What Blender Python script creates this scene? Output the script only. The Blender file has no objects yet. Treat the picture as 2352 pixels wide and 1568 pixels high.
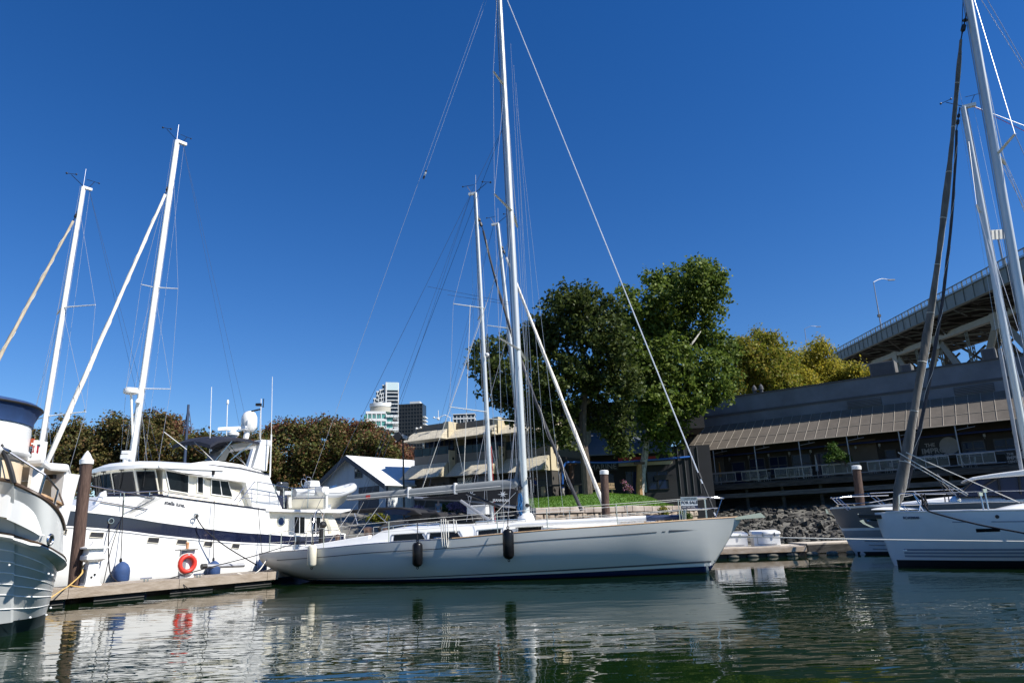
import bpy, math, random
import numpy as np
from mathutils import Vector, Matrix
random.seed(7)
SC = bpy.context.scene
COL = SC.collection
# ---------------------------------------------------------------- camera model
FPX, PITCH, ROLL, CAMH = 1600.0, math.radians(15), math.radians(2.16), 1.5
F_ = Vector((0, math.cos(PITCH), math.sin(PITCH)))
U0 = Vector((0, -math.sin(PITCH), math.cos(PITCH)))
R0 = Vector((1, 0, 0))
R_ = R0 * math.cos(ROLL) - U0 * math.sin(ROLL)
U_ = U0 * math.cos(ROLL) + R0 * math.sin(ROLL)
CAM = Vector((0, 0, CAMH))

def ray(x, y):
    """direction of sight through a point of the 2352 x 1568 reference frame"""
    return F_ + R_ * ((x - 1176) / FPX) + U_ * ((784 - y) / FPX)

def onplane(x, y, P, n):
    d = ray(x, y); P = Vector(P); n = Vector(n)
    return CAM + d * ((P - CAM).dot(n) / d.dot(n))

def atY(x, y, Y): return onplane(x, y, (0, Y, 0), (0, 1, 0))
def atZ(x, y, z=0.0): return onplane(x, y, (0, 0, z), (0, 0, 1))

class Frame:
    """vertical building / boat frame: a runs along, t towards the viewer, z up"""
    def __init__(s, o, d):
        l = math.hypot(*d); s.o = o; s.d = (d[0] / l, d[1] / l)
        m = (s.d[1], -s.d[0])
        if m[1] > 0: m = (-m[0], -m[1])
        s.m = m
        s.D = Vector((s.d[0], s.d[1], 0)); s.M = Vector((m[0], m[1], 0))
    def w(s, a, t, z): return Vector((s.o[0] + a * s.d[0] + t * s.m[0], s.o[1] + a * s.d[1] + t * s.m[1], z))
    def at(s, x, y, t=0.0): return onplane(x, y, s.w(0, t, 0), s.M)
    def az(s, x, y, t=0.0):
        p = s.at(x, y, t); q = Vector((p.x - s.o[0], p.y - s.o[1], 0))
        return q.dot(s.D), p.z

# ---------------------------------------------------------------- objects
def thing(name, label, cat, loc, group=None):
    o = bpy.data.objects.new(name, None); COL.objects.link(o)
    o.empty_display_size = 0.2
    o.location = loc; o['label'] = label; o['category'] = cat
    if group: o['group'] = group
    return o

def tag(o, label, cat, group=None):
    o['label'] = label; o['category'] = cat
    if group: o['group'] = group
    return o

def wloc(p):
    v = Vector((0, 0, 0))
    while p is not None:
        v += p.location; p = p.parent
    return v

def catmull(pts, n=6):
    pts = [Vector(p) for p in pts]; out = []
    for i in range(len(pts) - 1):
        p0 = pts[max(i - 1, 0)]; p1 = pts[i]; p2 = pts[i + 1]; p3 = pts[min(i + 2, len(pts) - 1)]
        for k in range(n):
            t = k / n
            out.append(0.5 * ((2 * p1) + (p2 - p0) * t + (2 * p0 - 5 * p1 + 4 * p2 - p3) * t * t + (3 * p1 - p0 - 3 * p2 + p3) * t ** 3))
    out.append(pts[-1]); return out

def lerp_table(T, x):
    if x <= T[0][0]: return T[0][1]
    for (a, u), (b, v) in zip(T, T[1:]):
        if x <= b: return u + (v - u) * (x - a) / (b - a)
    return T[-1][1]

def smooth_table(T, x):
    """monotone-ish cubic through a table of (x, value)"""
    n = len(T)
    if x <= T[0][0]: return T[0][1]
    if x >= T[-1][0]: return T[-1][1]
    for i in range(n - 1):
        if x <= T[i + 1][0]: break
    x0, y0 = T[i]; x1, y1 = T[i + 1]; h = x1 - x0
    def sl(j):
        if j <= 0: return (T[1][1] - T[0][1]) / (T[1][0] - T[0][0])
        if j >= n - 1: return (T[-1][1] - T[-2][1]) / (T[-1][0] - T[-2][0])
        return (T[j + 1][1] - T[j - 1][1]) / (T[j + 1][0] - T[j - 1][0])
    t = (x - x0) / h
    return (2*t**3 - 3*t*t + 1) * y0 + (t**3 - 2*t*t + t) * h * sl(i) + (-2*t**3 + 3*t*t) * y1 + (t**3 - t*t) * h * sl(i + 1)

class MB:
    def __init__(s): s.v = []; s.f = []
    def add(s, vs, fs):
        k = len(s.v); s.v += [Vector(q) for q in vs]; s.f += [tuple(i + k for i in f) for f in fs]; return s
    def hexa(s, p):   # 8 points: bottom 4 then top 4
        return s.add(p, [(3, 2, 1, 0), (4, 5, 6, 7), (0, 1, 5, 4), (1, 2, 6, 5), (2, 3, 7, 6), (3, 0, 4, 7)])
    def box(s, c, sz, X=(1, 0, 0), Y=(0, 1, 0), Z=(0, 0, 1)):
        c = Vector(c); X = Vector(X).normalized() * sz[0] / 2; Y = Vector(Y).normalized() * sz[1] / 2; Z = Vector(Z).normalized() * sz[2] / 2
        return s.hexa([c - X - Y - Z, c + X - Y - Z, c + X + Y - Z, c - X + Y - Z, c - X - Y + Z, c + X - Y + Z, c + X + Y + Z, c - X + Y + Z])
    def fbox(s, fr, a0, a1, t0, t1, z0, z1):
        return s.hexa([fr.w(a0, t0, z0), fr.w(a1, t0, z0), fr.w(a1, t1, z0), fr.w(a0, t1, z0), fr.w(a0, t0, z1), fr.w(a1, t0, z1), fr.w(a1, t1, z1), fr.w(a0, t1, z1)])
    def prism(s, poly, vec):
        poly = [Vector(p) for p in poly]; vec = Vector(vec); n = len(poly)
        return s.add(poly + [p + vec for p in poly], [tuple(range(n)), tuple(range(2 * n - 1, n - 1, -1))] + [(i, i + n, (i + 1) % n + n, (i + 1) % n) for i in range(n)])
    def tube(s, pts, r, n=6, cap=True, flat=1.0):
        pts = [Vector(p) for p in pts]; m = len(pts)
        rs = list(r) if isinstance(r, (list, tuple)) else [r] * m
        if len(rs) == 2 and m > 2: rs = [rs[0] + (rs[1] - rs[0]) * i / (m - 1) for i in range(m)]
        vs = []; prev = None
        for i, p in enumerate(pts):
            t = (pts[min(i + 1, m - 1)] - pts[max(i - 1, 0)])
            if t.length < 1e-9: t = Vector((0, 0, 1))
            t.normalize()
            if prev is None:
                a = Vector((0, 0, 1)) if abs(t.z) < 0.9 else Vector((1, 0, 0))
                u = t.cross(a).normalized()
            else:
                u = (prev - t * prev.dot(t)).normalized()
            prev = u; w = t.cross(u)
            for k in range(n):
                g = 2 * math.pi * k / n
                vs.append(p + (u * math.cos(g) + w * math.sin(g) * flat) * rs[i])
        fs = [(i * n + k, i * n + (k + 1) % n, (i + 1) * n + (k + 1) % n, (i + 1) * n + k) for i in range(m - 1) for k in range(n)]
        if cap: fs += [tuple(range(n - 1, -1, -1)), tuple(range((m - 1) * n, m * n))]
        return s.add(vs, fs)
    def loft(s, rings, closed=True, cap=True):
        n = len(rings[0]); vs = [p for r in rings for p in r]; fs = []
        for i in range(len(rings) - 1):
            for k in range(n if closed else n - 1):
                fs.append((i * n + k, i * n + (k + 1) % n, (i + 1) * n + (k + 1) % n, (i + 1) * n + k))
        if cap and closed: fs += [tuple(range(n - 1, -1, -1)), tuple(range((len(rings) - 1) * n, len(rings) * n))]
        return s.add(vs, fs)
    def lathe(s, base, axis, prof, n=16):
        base = Vector(base); t = Vector(axis).normalized()
        a = Vector((0, 0, 1)) if abs(t.z) < 0.9 else Vector((1, 0, 0))
        u = t.cross(a).normalized(); w = t.cross(u)
        return s.loft([[base + t * h + (u * math.cos(2 * math.pi * k / n) + w * math.sin(2 * math.pi * k / n)) * r for k in range(n)] for r, h in prof])
    def ball(s, c, r, nu=10, nv=7, axis=(0, 0, 1)):
        r = r if isinstance(r, (tuple, list)) else (r, r, r)
        c = Vector(c)
        rings = []
        for j in range(nv + 1):
            g = -math.pi / 2 + math.pi * (j * 0.98 + 0.01 * nv) / nv
            rings.append([c + Vector((math.cos(g) * math.cos(2 * math.pi * k / nu) * r[0], math.cos(g) * math.sin(2 * math.pi * k / nu) * r[1], math.sin(g) * r[2])) for k in range(nu)])
        return s.loft(rings)
    def torus(s, c, axis, R, r, n=24, m=8):
        c = Vector(c); t = Vector(axis).normalized()
        a = Vector((0, 0, 1)) if abs(t.z) < 0.9 else Vector((1, 0, 0))
        u = t.cross(a).normalized(); w = t.cross(u); vs = []
        for i in range(n):
            g = 2 * math.pi * i / n; e = u * math.cos(g) + w * math.sin(g)
            for k in range(m):
                h = 2 * math.pi * k / m; vs.append(c + e * (R + r * math.cos(h)) + t * r * math.sin(h))
        fs = [(i * m + k, i * m + (k + 1) % m, ((i + 1) % n) * m + (k + 1) % m, ((i + 1) % n) * m + k) for i in range(n) for k in range(m)]
        return s.add(vs, fs)
    def grid(s, P, flip=False):
        nr, nc = len(P), len(P[0])
        fs = [(i * nc + k, i * nc + k + 1, (i + 1) * nc + k + 1, (i + 1) * nc + k) for i in range(nr - 1) for k in range(nc - 1)]
        return s.add([p for r in P for p in r], fs)
    def build(s, name, mat, parent=None, smooth=False, origin=None, bevel=0, solid=0):
        me = bpy.data.meshes.new(name)
        if parent is not None: o0 = wloc(parent); loc = Vector((0, 0, 0))
        else:
            if origin is None:
                xs = [q.x for q in s.v]; ys = [q.y for q in s.v]; zs = [q.z for q in s.v]
                origin = ((min(xs) + max(xs)) / 2, (min(ys) + max(ys)) / 2, min(zs))
            o0 = Vector(origin); loc = o0
        me.from_pydata([tuple(q - o0) for q in s.v], [], s.f); me.update()
        o = bpy.data.objects.new(name, me); COL.objects.link(o); o.location = loc
        if parent is not None: o.parent = parent
        if mat is not None:
            for mm in (mat if isinstance(mat, (list, tuple)) else [mat]): me.materials.append(mm)
        import bmesh
        bm = bmesh.new(); bm.from_mesh(me); bmesh.ops.recalc_face_normals(bm, faces=bm.faces); bm.to_mesh(me); bm.free()
        if smooth:
            me.polygons.foreach_set('use_smooth', [True] * len(me.polygons))
            if smooth != 'all':
                try: me.set_sharp_from_angle(angle=math.radians(smooth if smooth is not True else 40))
                except Exception: pass
        if solid:
            md = o.modifiers.new('thick', 'SOLIDIFY'); md.thickness = solid; md.offset = 0
        if bevel:
            md = o.modifiers.new('edge', 'BEVEL'); md.width = bevel; md.segments = 2; md.limit_method = 'ANGLE'; md.angle_limit = math.radians(40)
        return o

def structure(o, kind='structure'):
    o['kind'] = kind; return o

def lettering(text, size, origin, xdir, ydir, mat, parent, name='lettering', depth=0.004, bold=0.0, align='LEFT'):
    cu = bpy.data.curves.new('txt', 'FONT'); cu.body = text; cu.size = size; cu.extrude = depth; cu.align_x = align; cu.offset = bold
    cu.resolution_u = 3
    tmp = bpy.data.objects.new('txt', cu); COL.objects.link(tmp)
    dg = bpy.context.evaluated_depsgraph_get(); dg.update()
    me = bpy.data.meshes.new_from_object(tmp.evaluated_get(dg)); bpy.data.objects.remove(tmp)
    X = Vector(xdir).normalized(); Y = Vector(ydir); Y = (Y - X * Y.dot(X)).normalized(); Z = X.cross(Y)
    o0 = wloc(parent)
    M = Matrix(((X.x, Y.x, Z.x, origin[0] - o0.x), (X.y, Y.y, Z.y, origin[1] - o0.y), (X.z, Y.z, Z.z, origin[2] - o0.z), (0, 0, 0, 1)))
    me.transform(M); me.name = name
    o = bpy.data.objects.new(name, me); COL.objects.link(o); o.parent = parent
    me.materials.clear(); me.materials.append(mat)
    return o

def dup(root, loc, label=None):
    r = root.copy(); COL.objects.link(r); r.location = loc
    if label: r['label'] = label
    for ch in list(root.children):
        c = ch.copy(); COL.objects.link(c); c.parent = r
        for g in list(ch.children):
            d = g.copy(); COL.objects.link(d); d.parent = c
    return r

# ---------------------------------------------------------------- materials
def nt(m):
    m.use_nodes = True
    return m.node_tree, m.node_tree.nodes, m.node_tree.links, m.node_tree.nodes['Principled BSDF']

def rgba(c): return (c[0], c[1], c[2], 1)

def mat(name, col, rough=0.5, metal=0.0, var=0.12, vs=2.0, bump=0.0, bs=30.0, stretch=(1, 1, 1), col2=None, spec=0.5, coat=0.0, alpha=1.0, detail=5):
    m = bpy.data.materials.new(name); t, N, L, b = nt(m)
    b.inputs['Roughness'].default_value = rough; b.inputs['Metallic'].default_value = metal
    b.inputs['Specular IOR Level'].default_value = spec; b.inputs['Coat Weight'].default_value = coat
    tc = N.new('ShaderNodeTexCoord'); mp = N.new('ShaderNodeMapping'); mp.inputs['Scale'].default_value = stretch
    L.new(tc.outputs['Object'], mp.inputs['Vector'])
    nz = N.new('ShaderNodeTexNoise'); nz.inputs['Scale'].default_value = vs; nz.inputs['Detail'].default_value = detail; nz.inputs['Roughness'].default_value = 0.6
    L.new(mp.outputs['Vector'], nz.inputs['Vector'])
    cr = N.new('ShaderNodeValToRGB'); cr.color_ramp.elements[0].position = 0.3; cr.color_ramp.elements[1].position = 0.7
    c2 = col2 or tuple(min(1, c * (1 + var)) for c in col)
    c1 = col if col2 else tuple(c * (1 - var) for c in col)
    cr.color_ramp.elements[0].color = rgba(c1); cr.color_ramp.elements[1].color = rgba(c2)
    L.new(nz.outputs['Fac'], cr.inputs['Fac']); L.new(cr.outputs['Color'], b.inputs['Base Color'])
    if bump:
        n2 = N.new('ShaderNodeTexNoise'); n2.inputs['Scale'].default_value = bs; n2.inputs['Detail'].default_value = 6
        L.new(mp.outputs['Vector'], n2.inputs['Vector'])
        bp = N.new('ShaderNodeBump'); bp.inputs['Strength'].default_value = min(1, bump); bp.inputs['Distance'].default_value = 0.02 * bump
        L.new(n2.outputs['Fac'], bp.inputs['Height']); L.new(bp.outputs['Normal'], b.inputs['Normal'])
    return m

def mat_siding(name, col, pitch, axis='X', rough=0.6, depth=0.012, var=0.1, dirv=None):
    """vertical corrugation / boards along a horizontal direction dirv (world)"""
    m = mat(name, col, rough, var=var, vs=1.2, stretch=(1, 1, 0.25)); t, N, L, b = nt(m)
    g = N.new('ShaderNodeNewGeometry'); vm = N.new('ShaderNodeVectorMath'); vm.operation = 'DOT_PRODUCT'
    vm.inputs[1].default_value = tuple(dirv); L.new(g.outputs['Position'], vm.inputs[0])
    mu = N.new('ShaderNodeMath'); mu.operation = 'MULTIPLY'; mu.inputs[1].default_value = 2 * math.pi / pitch; L.new(vm.outputs['Value'], mu.inputs[0])
    si = N.new('ShaderNodeMath'); si.operation = 'SINE'; L.new(mu.outputs[0], si.inputs[0])
    bp = N.new('ShaderNodeBump'); bp.inputs['Strength'].default_value = 1; bp.inputs['Distance'].default_value = depth
    L.new(si.outputs[0], bp.inputs['Height']); L.new(bp.outputs['Normal'], b.inputs['Normal'])
    return m

def mat_planks(name, c1, c2, dirv, pitch, rough=0.8):
    """weathered boards: joints every `pitch` along dirv, grain along the other way"""
    m = mat(name, c1, rough, vs=6, col2=c2, bump=0.6, bs=14, stretch=(1, 1, 1)); t, N, L, b = nt(m)
    g = N.new('ShaderNodeNewGeometry'); vm = N.new('ShaderNodeVectorMath'); vm.operation = 'DOT_PRODUCT'
    vm.inputs[1].default_value = tuple(dirv); L.new(g.outputs['Position'], vm.inputs[0])
    dv = N.new('ShaderNodeMath'); dv.operation = 'DIVIDE'; dv.inputs[1].default_value = pitch; L.new(vm.outputs['Value'], dv.inputs[0])
    fr = N.new('ShaderNodeMath'); fr.operation = 'FRACT'; L.new(dv.outputs[0], fr.inputs[0])
    gt = N.new('ShaderNodeMath'); gt.operation = 'GREATER_THAN'; gt.inputs[1].default_value = 0.06; L.new(fr.outputs[0], gt.inputs[0])
    fl = N.new('ShaderNodeMath'); fl.operation = 'FLOOR'; L.new(dv.outputs[0], fl.inputs[0])
    wn = N.new('ShaderNodeTexWhiteNoise'); wn.noise_dimensions = '1D'; L.new(fl.outputs[0], wn.inputs['W'])
    mr = N.new('ShaderNodeMapRange'); mr.inputs['To Min'].default_value = 0.75; mr.inputs['To Max'].default_value = 1.2; L.new(wn.outputs['Value'], mr.inputs['Value'])
    mm = N.new('ShaderNodeMath'); mm.operation = 'MULTIPLY'; L.new(mr.outputs[0], mm.inputs[0]); L.new(gt.outputs[0], mm.inputs[1])
    old = b.inputs['Base Color'].links[0].from_socket
    sc = N.new('ShaderNodeVectorMath'); sc.operation = 'SCALE'; L.new(old, sc.inputs[0]); L.new(mm.outputs[0], sc.inputs['Scale']); L.new(sc.outputs[0], b.inputs['Base Color'])
    return m

def mat_leaf(name, cols, rough=0.45, trans=0.3):
    m = bpy.data.materials.new(name); t, N, L, b = nt(m)
    g = N.new('ShaderNodeNewGeometry'); cr = N.new('ShaderNodeValToRGB'); cr.color_ramp.interpolation = 'LINEAR'
    while len(cr.color_ramp.elements) < len(cols): cr.color_ramp.elements.new(0.5)
    for i, c in enumerate(cols):
        cr.color_ramp.elements[i].position = i / max(1, len(cols) - 1); cr.color_ramp.elements[i].color = rgba(c)
    L.new(g.outputs['Random Per Island'], cr.inputs['Fac']); L.new(cr.outputs['Color'], b.inputs['Base Color'])
    b.inputs['Roughness'].default_value = rough; b.inputs['Specular IOR Level'].default_value = 0.18
    tr = N.new('ShaderNodeBsdfTranslucent'); L.new(cr.outputs['Color'], tr.inputs['Color'])
    mx = N.new('ShaderNodeMixShader'); mx.inputs[0].default_value = trans
    L.new(b.outputs[0], mx.inputs[1]); L.new(tr.outputs[0], mx.inputs[2])
    L.new(mx.outputs[0], N['Material Output'].inputs['Surface'])
    return m

def mat_glass(name, col=(0.008, 0.010, 0.012), rough=0.04):
    m = mat(name, col, rough, var=0.2, vs=1.5, spec=0.16); return m

WHITE = mat('white_gelcoat', (0.78, 0.78, 0.76), 0.28, var=0.04, vs=1.3, coat=0.2)
WHITE2 = mat('cream_gelcoat', (0.74, 0.70, 0.58), 0.35, var=0.05, vs=1.3)
NAVY = mat('navy_paint', (0.006, 0.009, 0.03), 0.12, var=0.2, vs=1.0, coat=0.6)
NAVYCLOTH = mat('navy_canvas', (0.013, 0.045, 0.14), 0.85, var=0.2, vs=3, bump=0.3, bs=6)
BLACKCLOTH = mat('black_canvas', (0.012, 0.012, 0.014), 0.8, var=0.3, vs=3, bump=0.4, bs=8)
GREYCLOTH = mat('grey_canvas', (0.21, 0.225, 0.23), 0.8, var=0.1, vs=2, bump=0.3, bs=7)
ALU = mat('mast_alloy', (0.62, 0.64, 0.62), 0.32, 0.35, var=0.06, vs=1.5, stretch=(4, 4, 0.4))
MASTWHITE = mat('mast_white_paint', (0.78, 0.79, 0.77), 0.3, var=0.05, vs=1.5, stretch=(4, 4, 0.4))
STEEL = mat('stainless_steel', (0.6, 0.6, 0.6), 0.18, 1.0, var=0.05)
WIRE = mat('rigging_wire', (0.55, 0.56, 0.58), 0.35, 0.6, var=0.05)
DWIRE = mat('dark_rigging', (0.03, 0.05, 0.10), 0.5, var=0.1)
ROPEW = mat('white_rope', (0.68, 0.66, 0.6), 0.9, var=0.15, vs=60, bump=0.6, bs=80)
ROPED = mat('dark_rope', (0.012, 0.012, 0.016), 0.9, var=0.3, vs=60)
ROPEY = mat('tan_rope', (0.55, 0.36, 0.12), 0.9, var=0.2, vs=60)
RUBBER = mat('black_rubber', (0.006, 0.006, 0.007), 0.3, var=0.3, vs=8, spec=0.25)
FENDBLUE = mat('blue_fender_cloth', (0.02, 0.055, 0.16), 0.75, var=0.2, vs=6, bump=0.3, bs=20)
GLASS = mat_glass('dark_window_glass')
GLASSB = mat_glass('blue_window_glass', (0.008, 0.018, 0.055), 0.05)
TEAK = mat('teak', (0.42, 0.27, 0.15), 0.6, vs=12, var=0.25, stretch=(1, 6, 1))
DTEAK = mat('dark_teak_rail', (0.06, 0.035, 0.02), 0.4, vs=12, var=0.3)
WOODD = mat('dock_timber', (0.24, 0.19, 0.14), 0.85, vs=3, col2=(0.38, 0.32, 0.26), bump=0.8, bs=16, stretch=(1, 1, 4))
PILEW = mat('piling_timber', (0.035, 0.018, 0.012), 0.8, vs=5, col2=(0.13, 0.078, 0.058), bump=1.0, bs=12, stretch=(5, 5, 0.5))
GREYPIPE = mat('galvanised_steel', (0.3, 0.31, 0.33), 0.45, 0.5, var=0.15, vs=3)
BLUEPIPE = mat('blue_painted_pipe', (0.008, 0.08, 0.32), 0.4, var=0.1)
BLACK = mat('black_plastic', (0.01, 0.01, 0.011), 0.5, var=0.2)
RED = mat('red_plastic', (0.6, 0.03, 0.02), 0.4, var=0.1)
SIGNW = mat('white_lettering', (0.75, 0.75, 0.73), 0.6, var=0.03)
SIGNG = mat('grey_lettering', (0.18, 0.19, 0.2), 0.6, var=0.03)
CONC = mat('concrete', (0.3, 0.29, 0.27), 0.9, vs=2, var=0.2, bump=0.5, bs=20)
# ---------------------------------------------------------------- camera, light, sky
cd = bpy.data.cameras.new('camera'); co = bpy.data.objects.new('camera', cd); COL.objects.link(co)
cd.sensor_width = 36; cd.lens = 36 * FPX / 2352; cd.clip_start = 0.1; cd.clip_end = 6000
M3 = Matrix(((R_.x, U_.x, -F_.x), (R_.y, U_.y, -F_.y), (R_.z, U_.z, -F_.z)))
co.matrix_world = Matrix.Translation(CAM) @ M3.to_4x4()
SC.camera = co
SUN_EL = math.radians(45); SUN_AZ = math.atan2(0.91, -0.41)      # azimuth measured from +Y towards +X
sdir = Vector((math.sin(SUN_AZ) * math.cos(SUN_EL), math.cos(SUN_AZ) * math.cos(SUN_EL), math.sin(SUN_EL)))
sl = bpy.data.lights.new('sun', 'SUN'); so = bpy.data.objects.new('sun', sl); COL.objects.link(so)
sl.energy = 4.6; sl.angle = math.radians(0.53); sl.color = (1.0, 0.955, 0.88)
so.rotation_euler = sdir.to_track_quat('Z', 'Y').to_euler(); so.location = (40, -20, 60)
W = bpy.data.worlds.new('World'); SC.world = W; W.use_nodes = True
wn, wl = W.node_tree.nodes, W.node_tree.links
bg = wn['Background']; sky = wn.new('ShaderNodeTexSky'); sky.sky_type = 'NISHITA'; sky.sun_disc = False
sky.sun_elevation = SUN_EL; sky.sun_rotation = SUN_AZ; sky.air_density = 1.0; sky.dust_density = 0.0; sky.ozone_density = 5.0; sky.altitude = 0
hs = wn.new('ShaderNodeHueSaturation'); hs.inputs['Hue'].default_value = 0.511; hs.inputs['Saturation'].default_value = 1.285; hs.inputs['Value'].default_value = 1.0
wl.new(sky.outputs[0], hs.inputs['Color']); wl.new(hs.outputs[0], bg.inputs['Color']); bg.inputs['Strength'].default_value = 0.076
SC.view_settings.view_transform = 'Standard'; SC.view_settings.look = 'None'; SC.view_settings.exposure = 0.75; SC.view_settings.gamma = 1
SC.render.film_transparent = False
SC.cycles.use_denoising = True
SC.cycles.max_bounces = 6; SC.cycles.glossy_bounces = 4; SC.cycles.transparent_max_bounces = 8
SC.cycles.caustics_refractive = False; SC.cycles.caustics_reflective = False
SC.cycles.sample_clamp_indirect = 6

# ---------------------------------------------------------------- water
def make_water():
    m = bpy.data.materials.new('harbour_water'); t, N, L, b = nt(m)
    b.inputs['Base Color'].default_value = (0.0045, 0.0145, 0.004, 1); b.inputs['Roughness'].default_value = 0.0
    b.inputs['IOR'].default_value = 1.333; b.inputs['Specular IOR Level'].default_value = 0.5
    tc = N.new('ShaderNodeTexCoord')
    mp = N.new('ShaderNodeMapping'); mp.inputs['Rotation'].default_value = (0, 0, math.radians(8)); mp.inputs['Scale'].default_value = (0.42, 1.0, 1.0)
    L.new(tc.outputs['Object'], mp.inputs['Vector'])
    big = N.new('ShaderNodeTexNoise'); big.inputs['Scale'].default_value = 0.30; big.inputs['Detail'].default_value = 2
    L.new(tc.outputs['Object'], big.inputs['Vector'])
    def nz(scale, det, rough=0.5):
        n = N.new('ShaderNodeTexNoise'); n.inputs['Scale'].default_value = scale; n.inputs['Detail'].default_value = det; n.inputs['Roughness'].default_value = rough
        L.new(mp.outputs['Vector'], n.inputs['Vector']); return n.outputs['Fac']
    def mul(a, k):
        q = N.new('ShaderNodeMath'); q.operation = 'MULTIPLY'; L.new(a, q.inputs[0])
        if isinstance(k, float): q.inputs[1].default_value = k
        else: L.new(k, q.inputs[1])
        return q.outputs[0]
    def add(a, c):
        q = N.new('ShaderNodeMath'); q.operation = 'ADD'; L.new(a, q.inputs[0]); L.new(c, q.inputs[1]); return q.outputs[0]
    mr = N.new('ShaderNodeMapRange'); mr.inputs['From Min'].default_value = 0.35; mr.inputs['From Max'].default_value = 0.65; mr.inputs['To Min'].default_value = 0.35; mr.inputs['To Max'].default_value = 1.0
    L.new(big.outputs['Fac'], mr.inputs['Value'])
    h = add(add(mul(nz(0.8, 1.5), 0.017), mul(nz(2.7, 1.0), 0.0130)), mul(nz(8.0, 1.0), 0.0030))
    # open water in front of the moored boats carries more ripple than the sheltered strip along the hulls
    sx = N.new('ShaderNodeSeparateXYZ'); L.new(tc.outputs['Object'], sx.inputs[0])
    md = N.new('ShaderNodeMapRange'); md.inputs['From Min'].default_value = 11.0; md.inputs['From Max'].default_value = 23.0; md.inputs['To Min'].default_value = 1.25; md.inputs['To Max'].default_value = 0.28
    L.new(sx.outputs['Y'], md.inputs['Value'])
    h = mul(mul(h, mr.outputs[0]), md.outputs[0])
    bp = N.new('ShaderNodeBump'); bp.inputs['Strength'].default_value = 1.0; bp.inputs['Distance'].default_value = 1.0
    L.new(h, bp.inputs['Height']); L.new(bp.outputs['Normal'], b.inputs['Normal'])
    mb = MB(); mb.add([(-1500, -60, 0), (1500, -60, 0), (1500, 48, 0), (-1500, 48, 0)], [(0, 1, 2, 3)])
    structure(mb.build('water', m, origin=(0, 0, 0)))
make_water()
# ---------------------------------------------------------------- shore
RF = Frame((17.0, 72.0), (0.79, -0.61))       # restaurant front
BF = Frame((-9.5, 66.0), (0.84, -0.54))       # office building front
def terr(a, t):
    t0 = lerp_table([(-200, 60), (-40, 50), (-17, 40), (-8, 30), (-3, 24), (0, 16), (60, 15)], a)
    wd = lerp_table([(-200, 14), (-17, 14), (-5, 20), (0, 15), (60, 15)], a)
    cp = lerp_table([(-200, 3.6), (-10, 3.6), (-5, 4.25), (-2.5, 4.25), (-.5, 2.3), (60, 2.3)], a)
    if a > -1: cp += max(0, min(1, (-3 - t) / 6)) * 1.9
    return max(-1.2, min(cp, (t0 - t) / wd * cp))
def zxy(x, y):
    q = Vector((x - RF.o[0], y - RF.o[1], 0)); return terr(q.dot(RF.D), q.dot(RF.M))
GROUND = mat('earth_and_paving', (0.12, 0.115, 0.10), 0.95, vs=0.6, var=0.35, bump=0.6, bs=6)
GRASS = mat('lawn_green', (0.045, 0.11, 0.012), 0.9, vs=1.6, col2=(0.09, 0.19, 0.02), bump=1.0, bs=14)
aa = [-1500, -400, -200, -120, -80, -60, -40] + list(range(-36, 62, 2)) + [80, 120, 300, 1500]
tt = [70, 60, 50, 45] + list(range(42, 0, -2)) + [0, -10, -40, -100, -400, -3500]
mb = MB(); mb.grid([[RF.w(a, t, terr(a, t) + (random.uniform(-.06, .06) if 0 < t < 44 else 0)) for a in aa] for t in tt])
structure(mb.build('ground', GROUND, smooth=True, origin=(0, 60, 0)))
# lawn mound behind the stone wall
WL, WR = Vector((0.9, 42.2, 0)), Vector((12.9, 52.6, 0))
crest = [(1190, 1150, 55), (1218, 1147.5, 56), (1292, 1141, 58), (1334, 1136.5, 59), (1365, 1132.5, 60), (1405, 1136, 61), (1470, 1140, 62), (1512, 1158, 62)]
rows = []
for i in range(25):
    u = i / 24
    px = 1190 + u * (1512 - 1190)
    w0 = WL.lerp(WR, u * 0.86) + Vector((0, 0, 2.58))
    cy = smooth_table([(c[0], c[1]) for c in crest], px); cd_ = smooth_table([(c[0], c[2]) for c in crest], px)
    w1 = atY(px, cy, cd_)
    col = []
    for k in range(13):
        v = k / 12
        p = w0.lerp(w1, v); p.z = w0.z + (w1.z - w0.z) * math.sin(v * math.pi / 2) + random.uniform(-.02, .02)
        col.append(p)
    back = w1 + Vector((0.5, 6, -1.2)); col.append(back)
    rows.append(col)
rows.append([p + Vector((2.2, .4, -2.4)) for p in rows[-1]])
mb = MB(); mb.grid(rows); structure(mb.build('lawn', GRASS, smooth=True))
# grass blades on the mound
bl = MB(); rg = random.Random(3)
for n in range(9000):
    i = rg.random() * 23.9; k = rg.random() * 11.9; a, b2 = int(i), int(k); f, g = i - a, k - b2
    p = (rows[a][b2] * (1 - f) + rows[a + 1][b2] * f) * (1 - g) + (rows[a][b2 + 1] * (1 - f) + rows[a + 1][b2 + 1] * f) * g
    h = rg.uniform(.05, .13); q = rg.random() * 6.28; s = Vector((math.cos(q), math.sin(q), 0)) * .03
    bl.add([p - s, p + s, p + Vector((rg.uniform(-.05, .05), rg.uniform(-.05, .05), h))], [(0, 1, 2)])
o = bl.build('grass', mat_leaf('grass_blades', [(0.05, 0.12, 0.012), (0.10, 0.20, 0.02), (0.13, 0.2, 0.03)], trans=0.4)); o['kind'] = 'stuff'
tag(o, 'short green grass on the mound behind the stone wall', 'grass')

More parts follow.
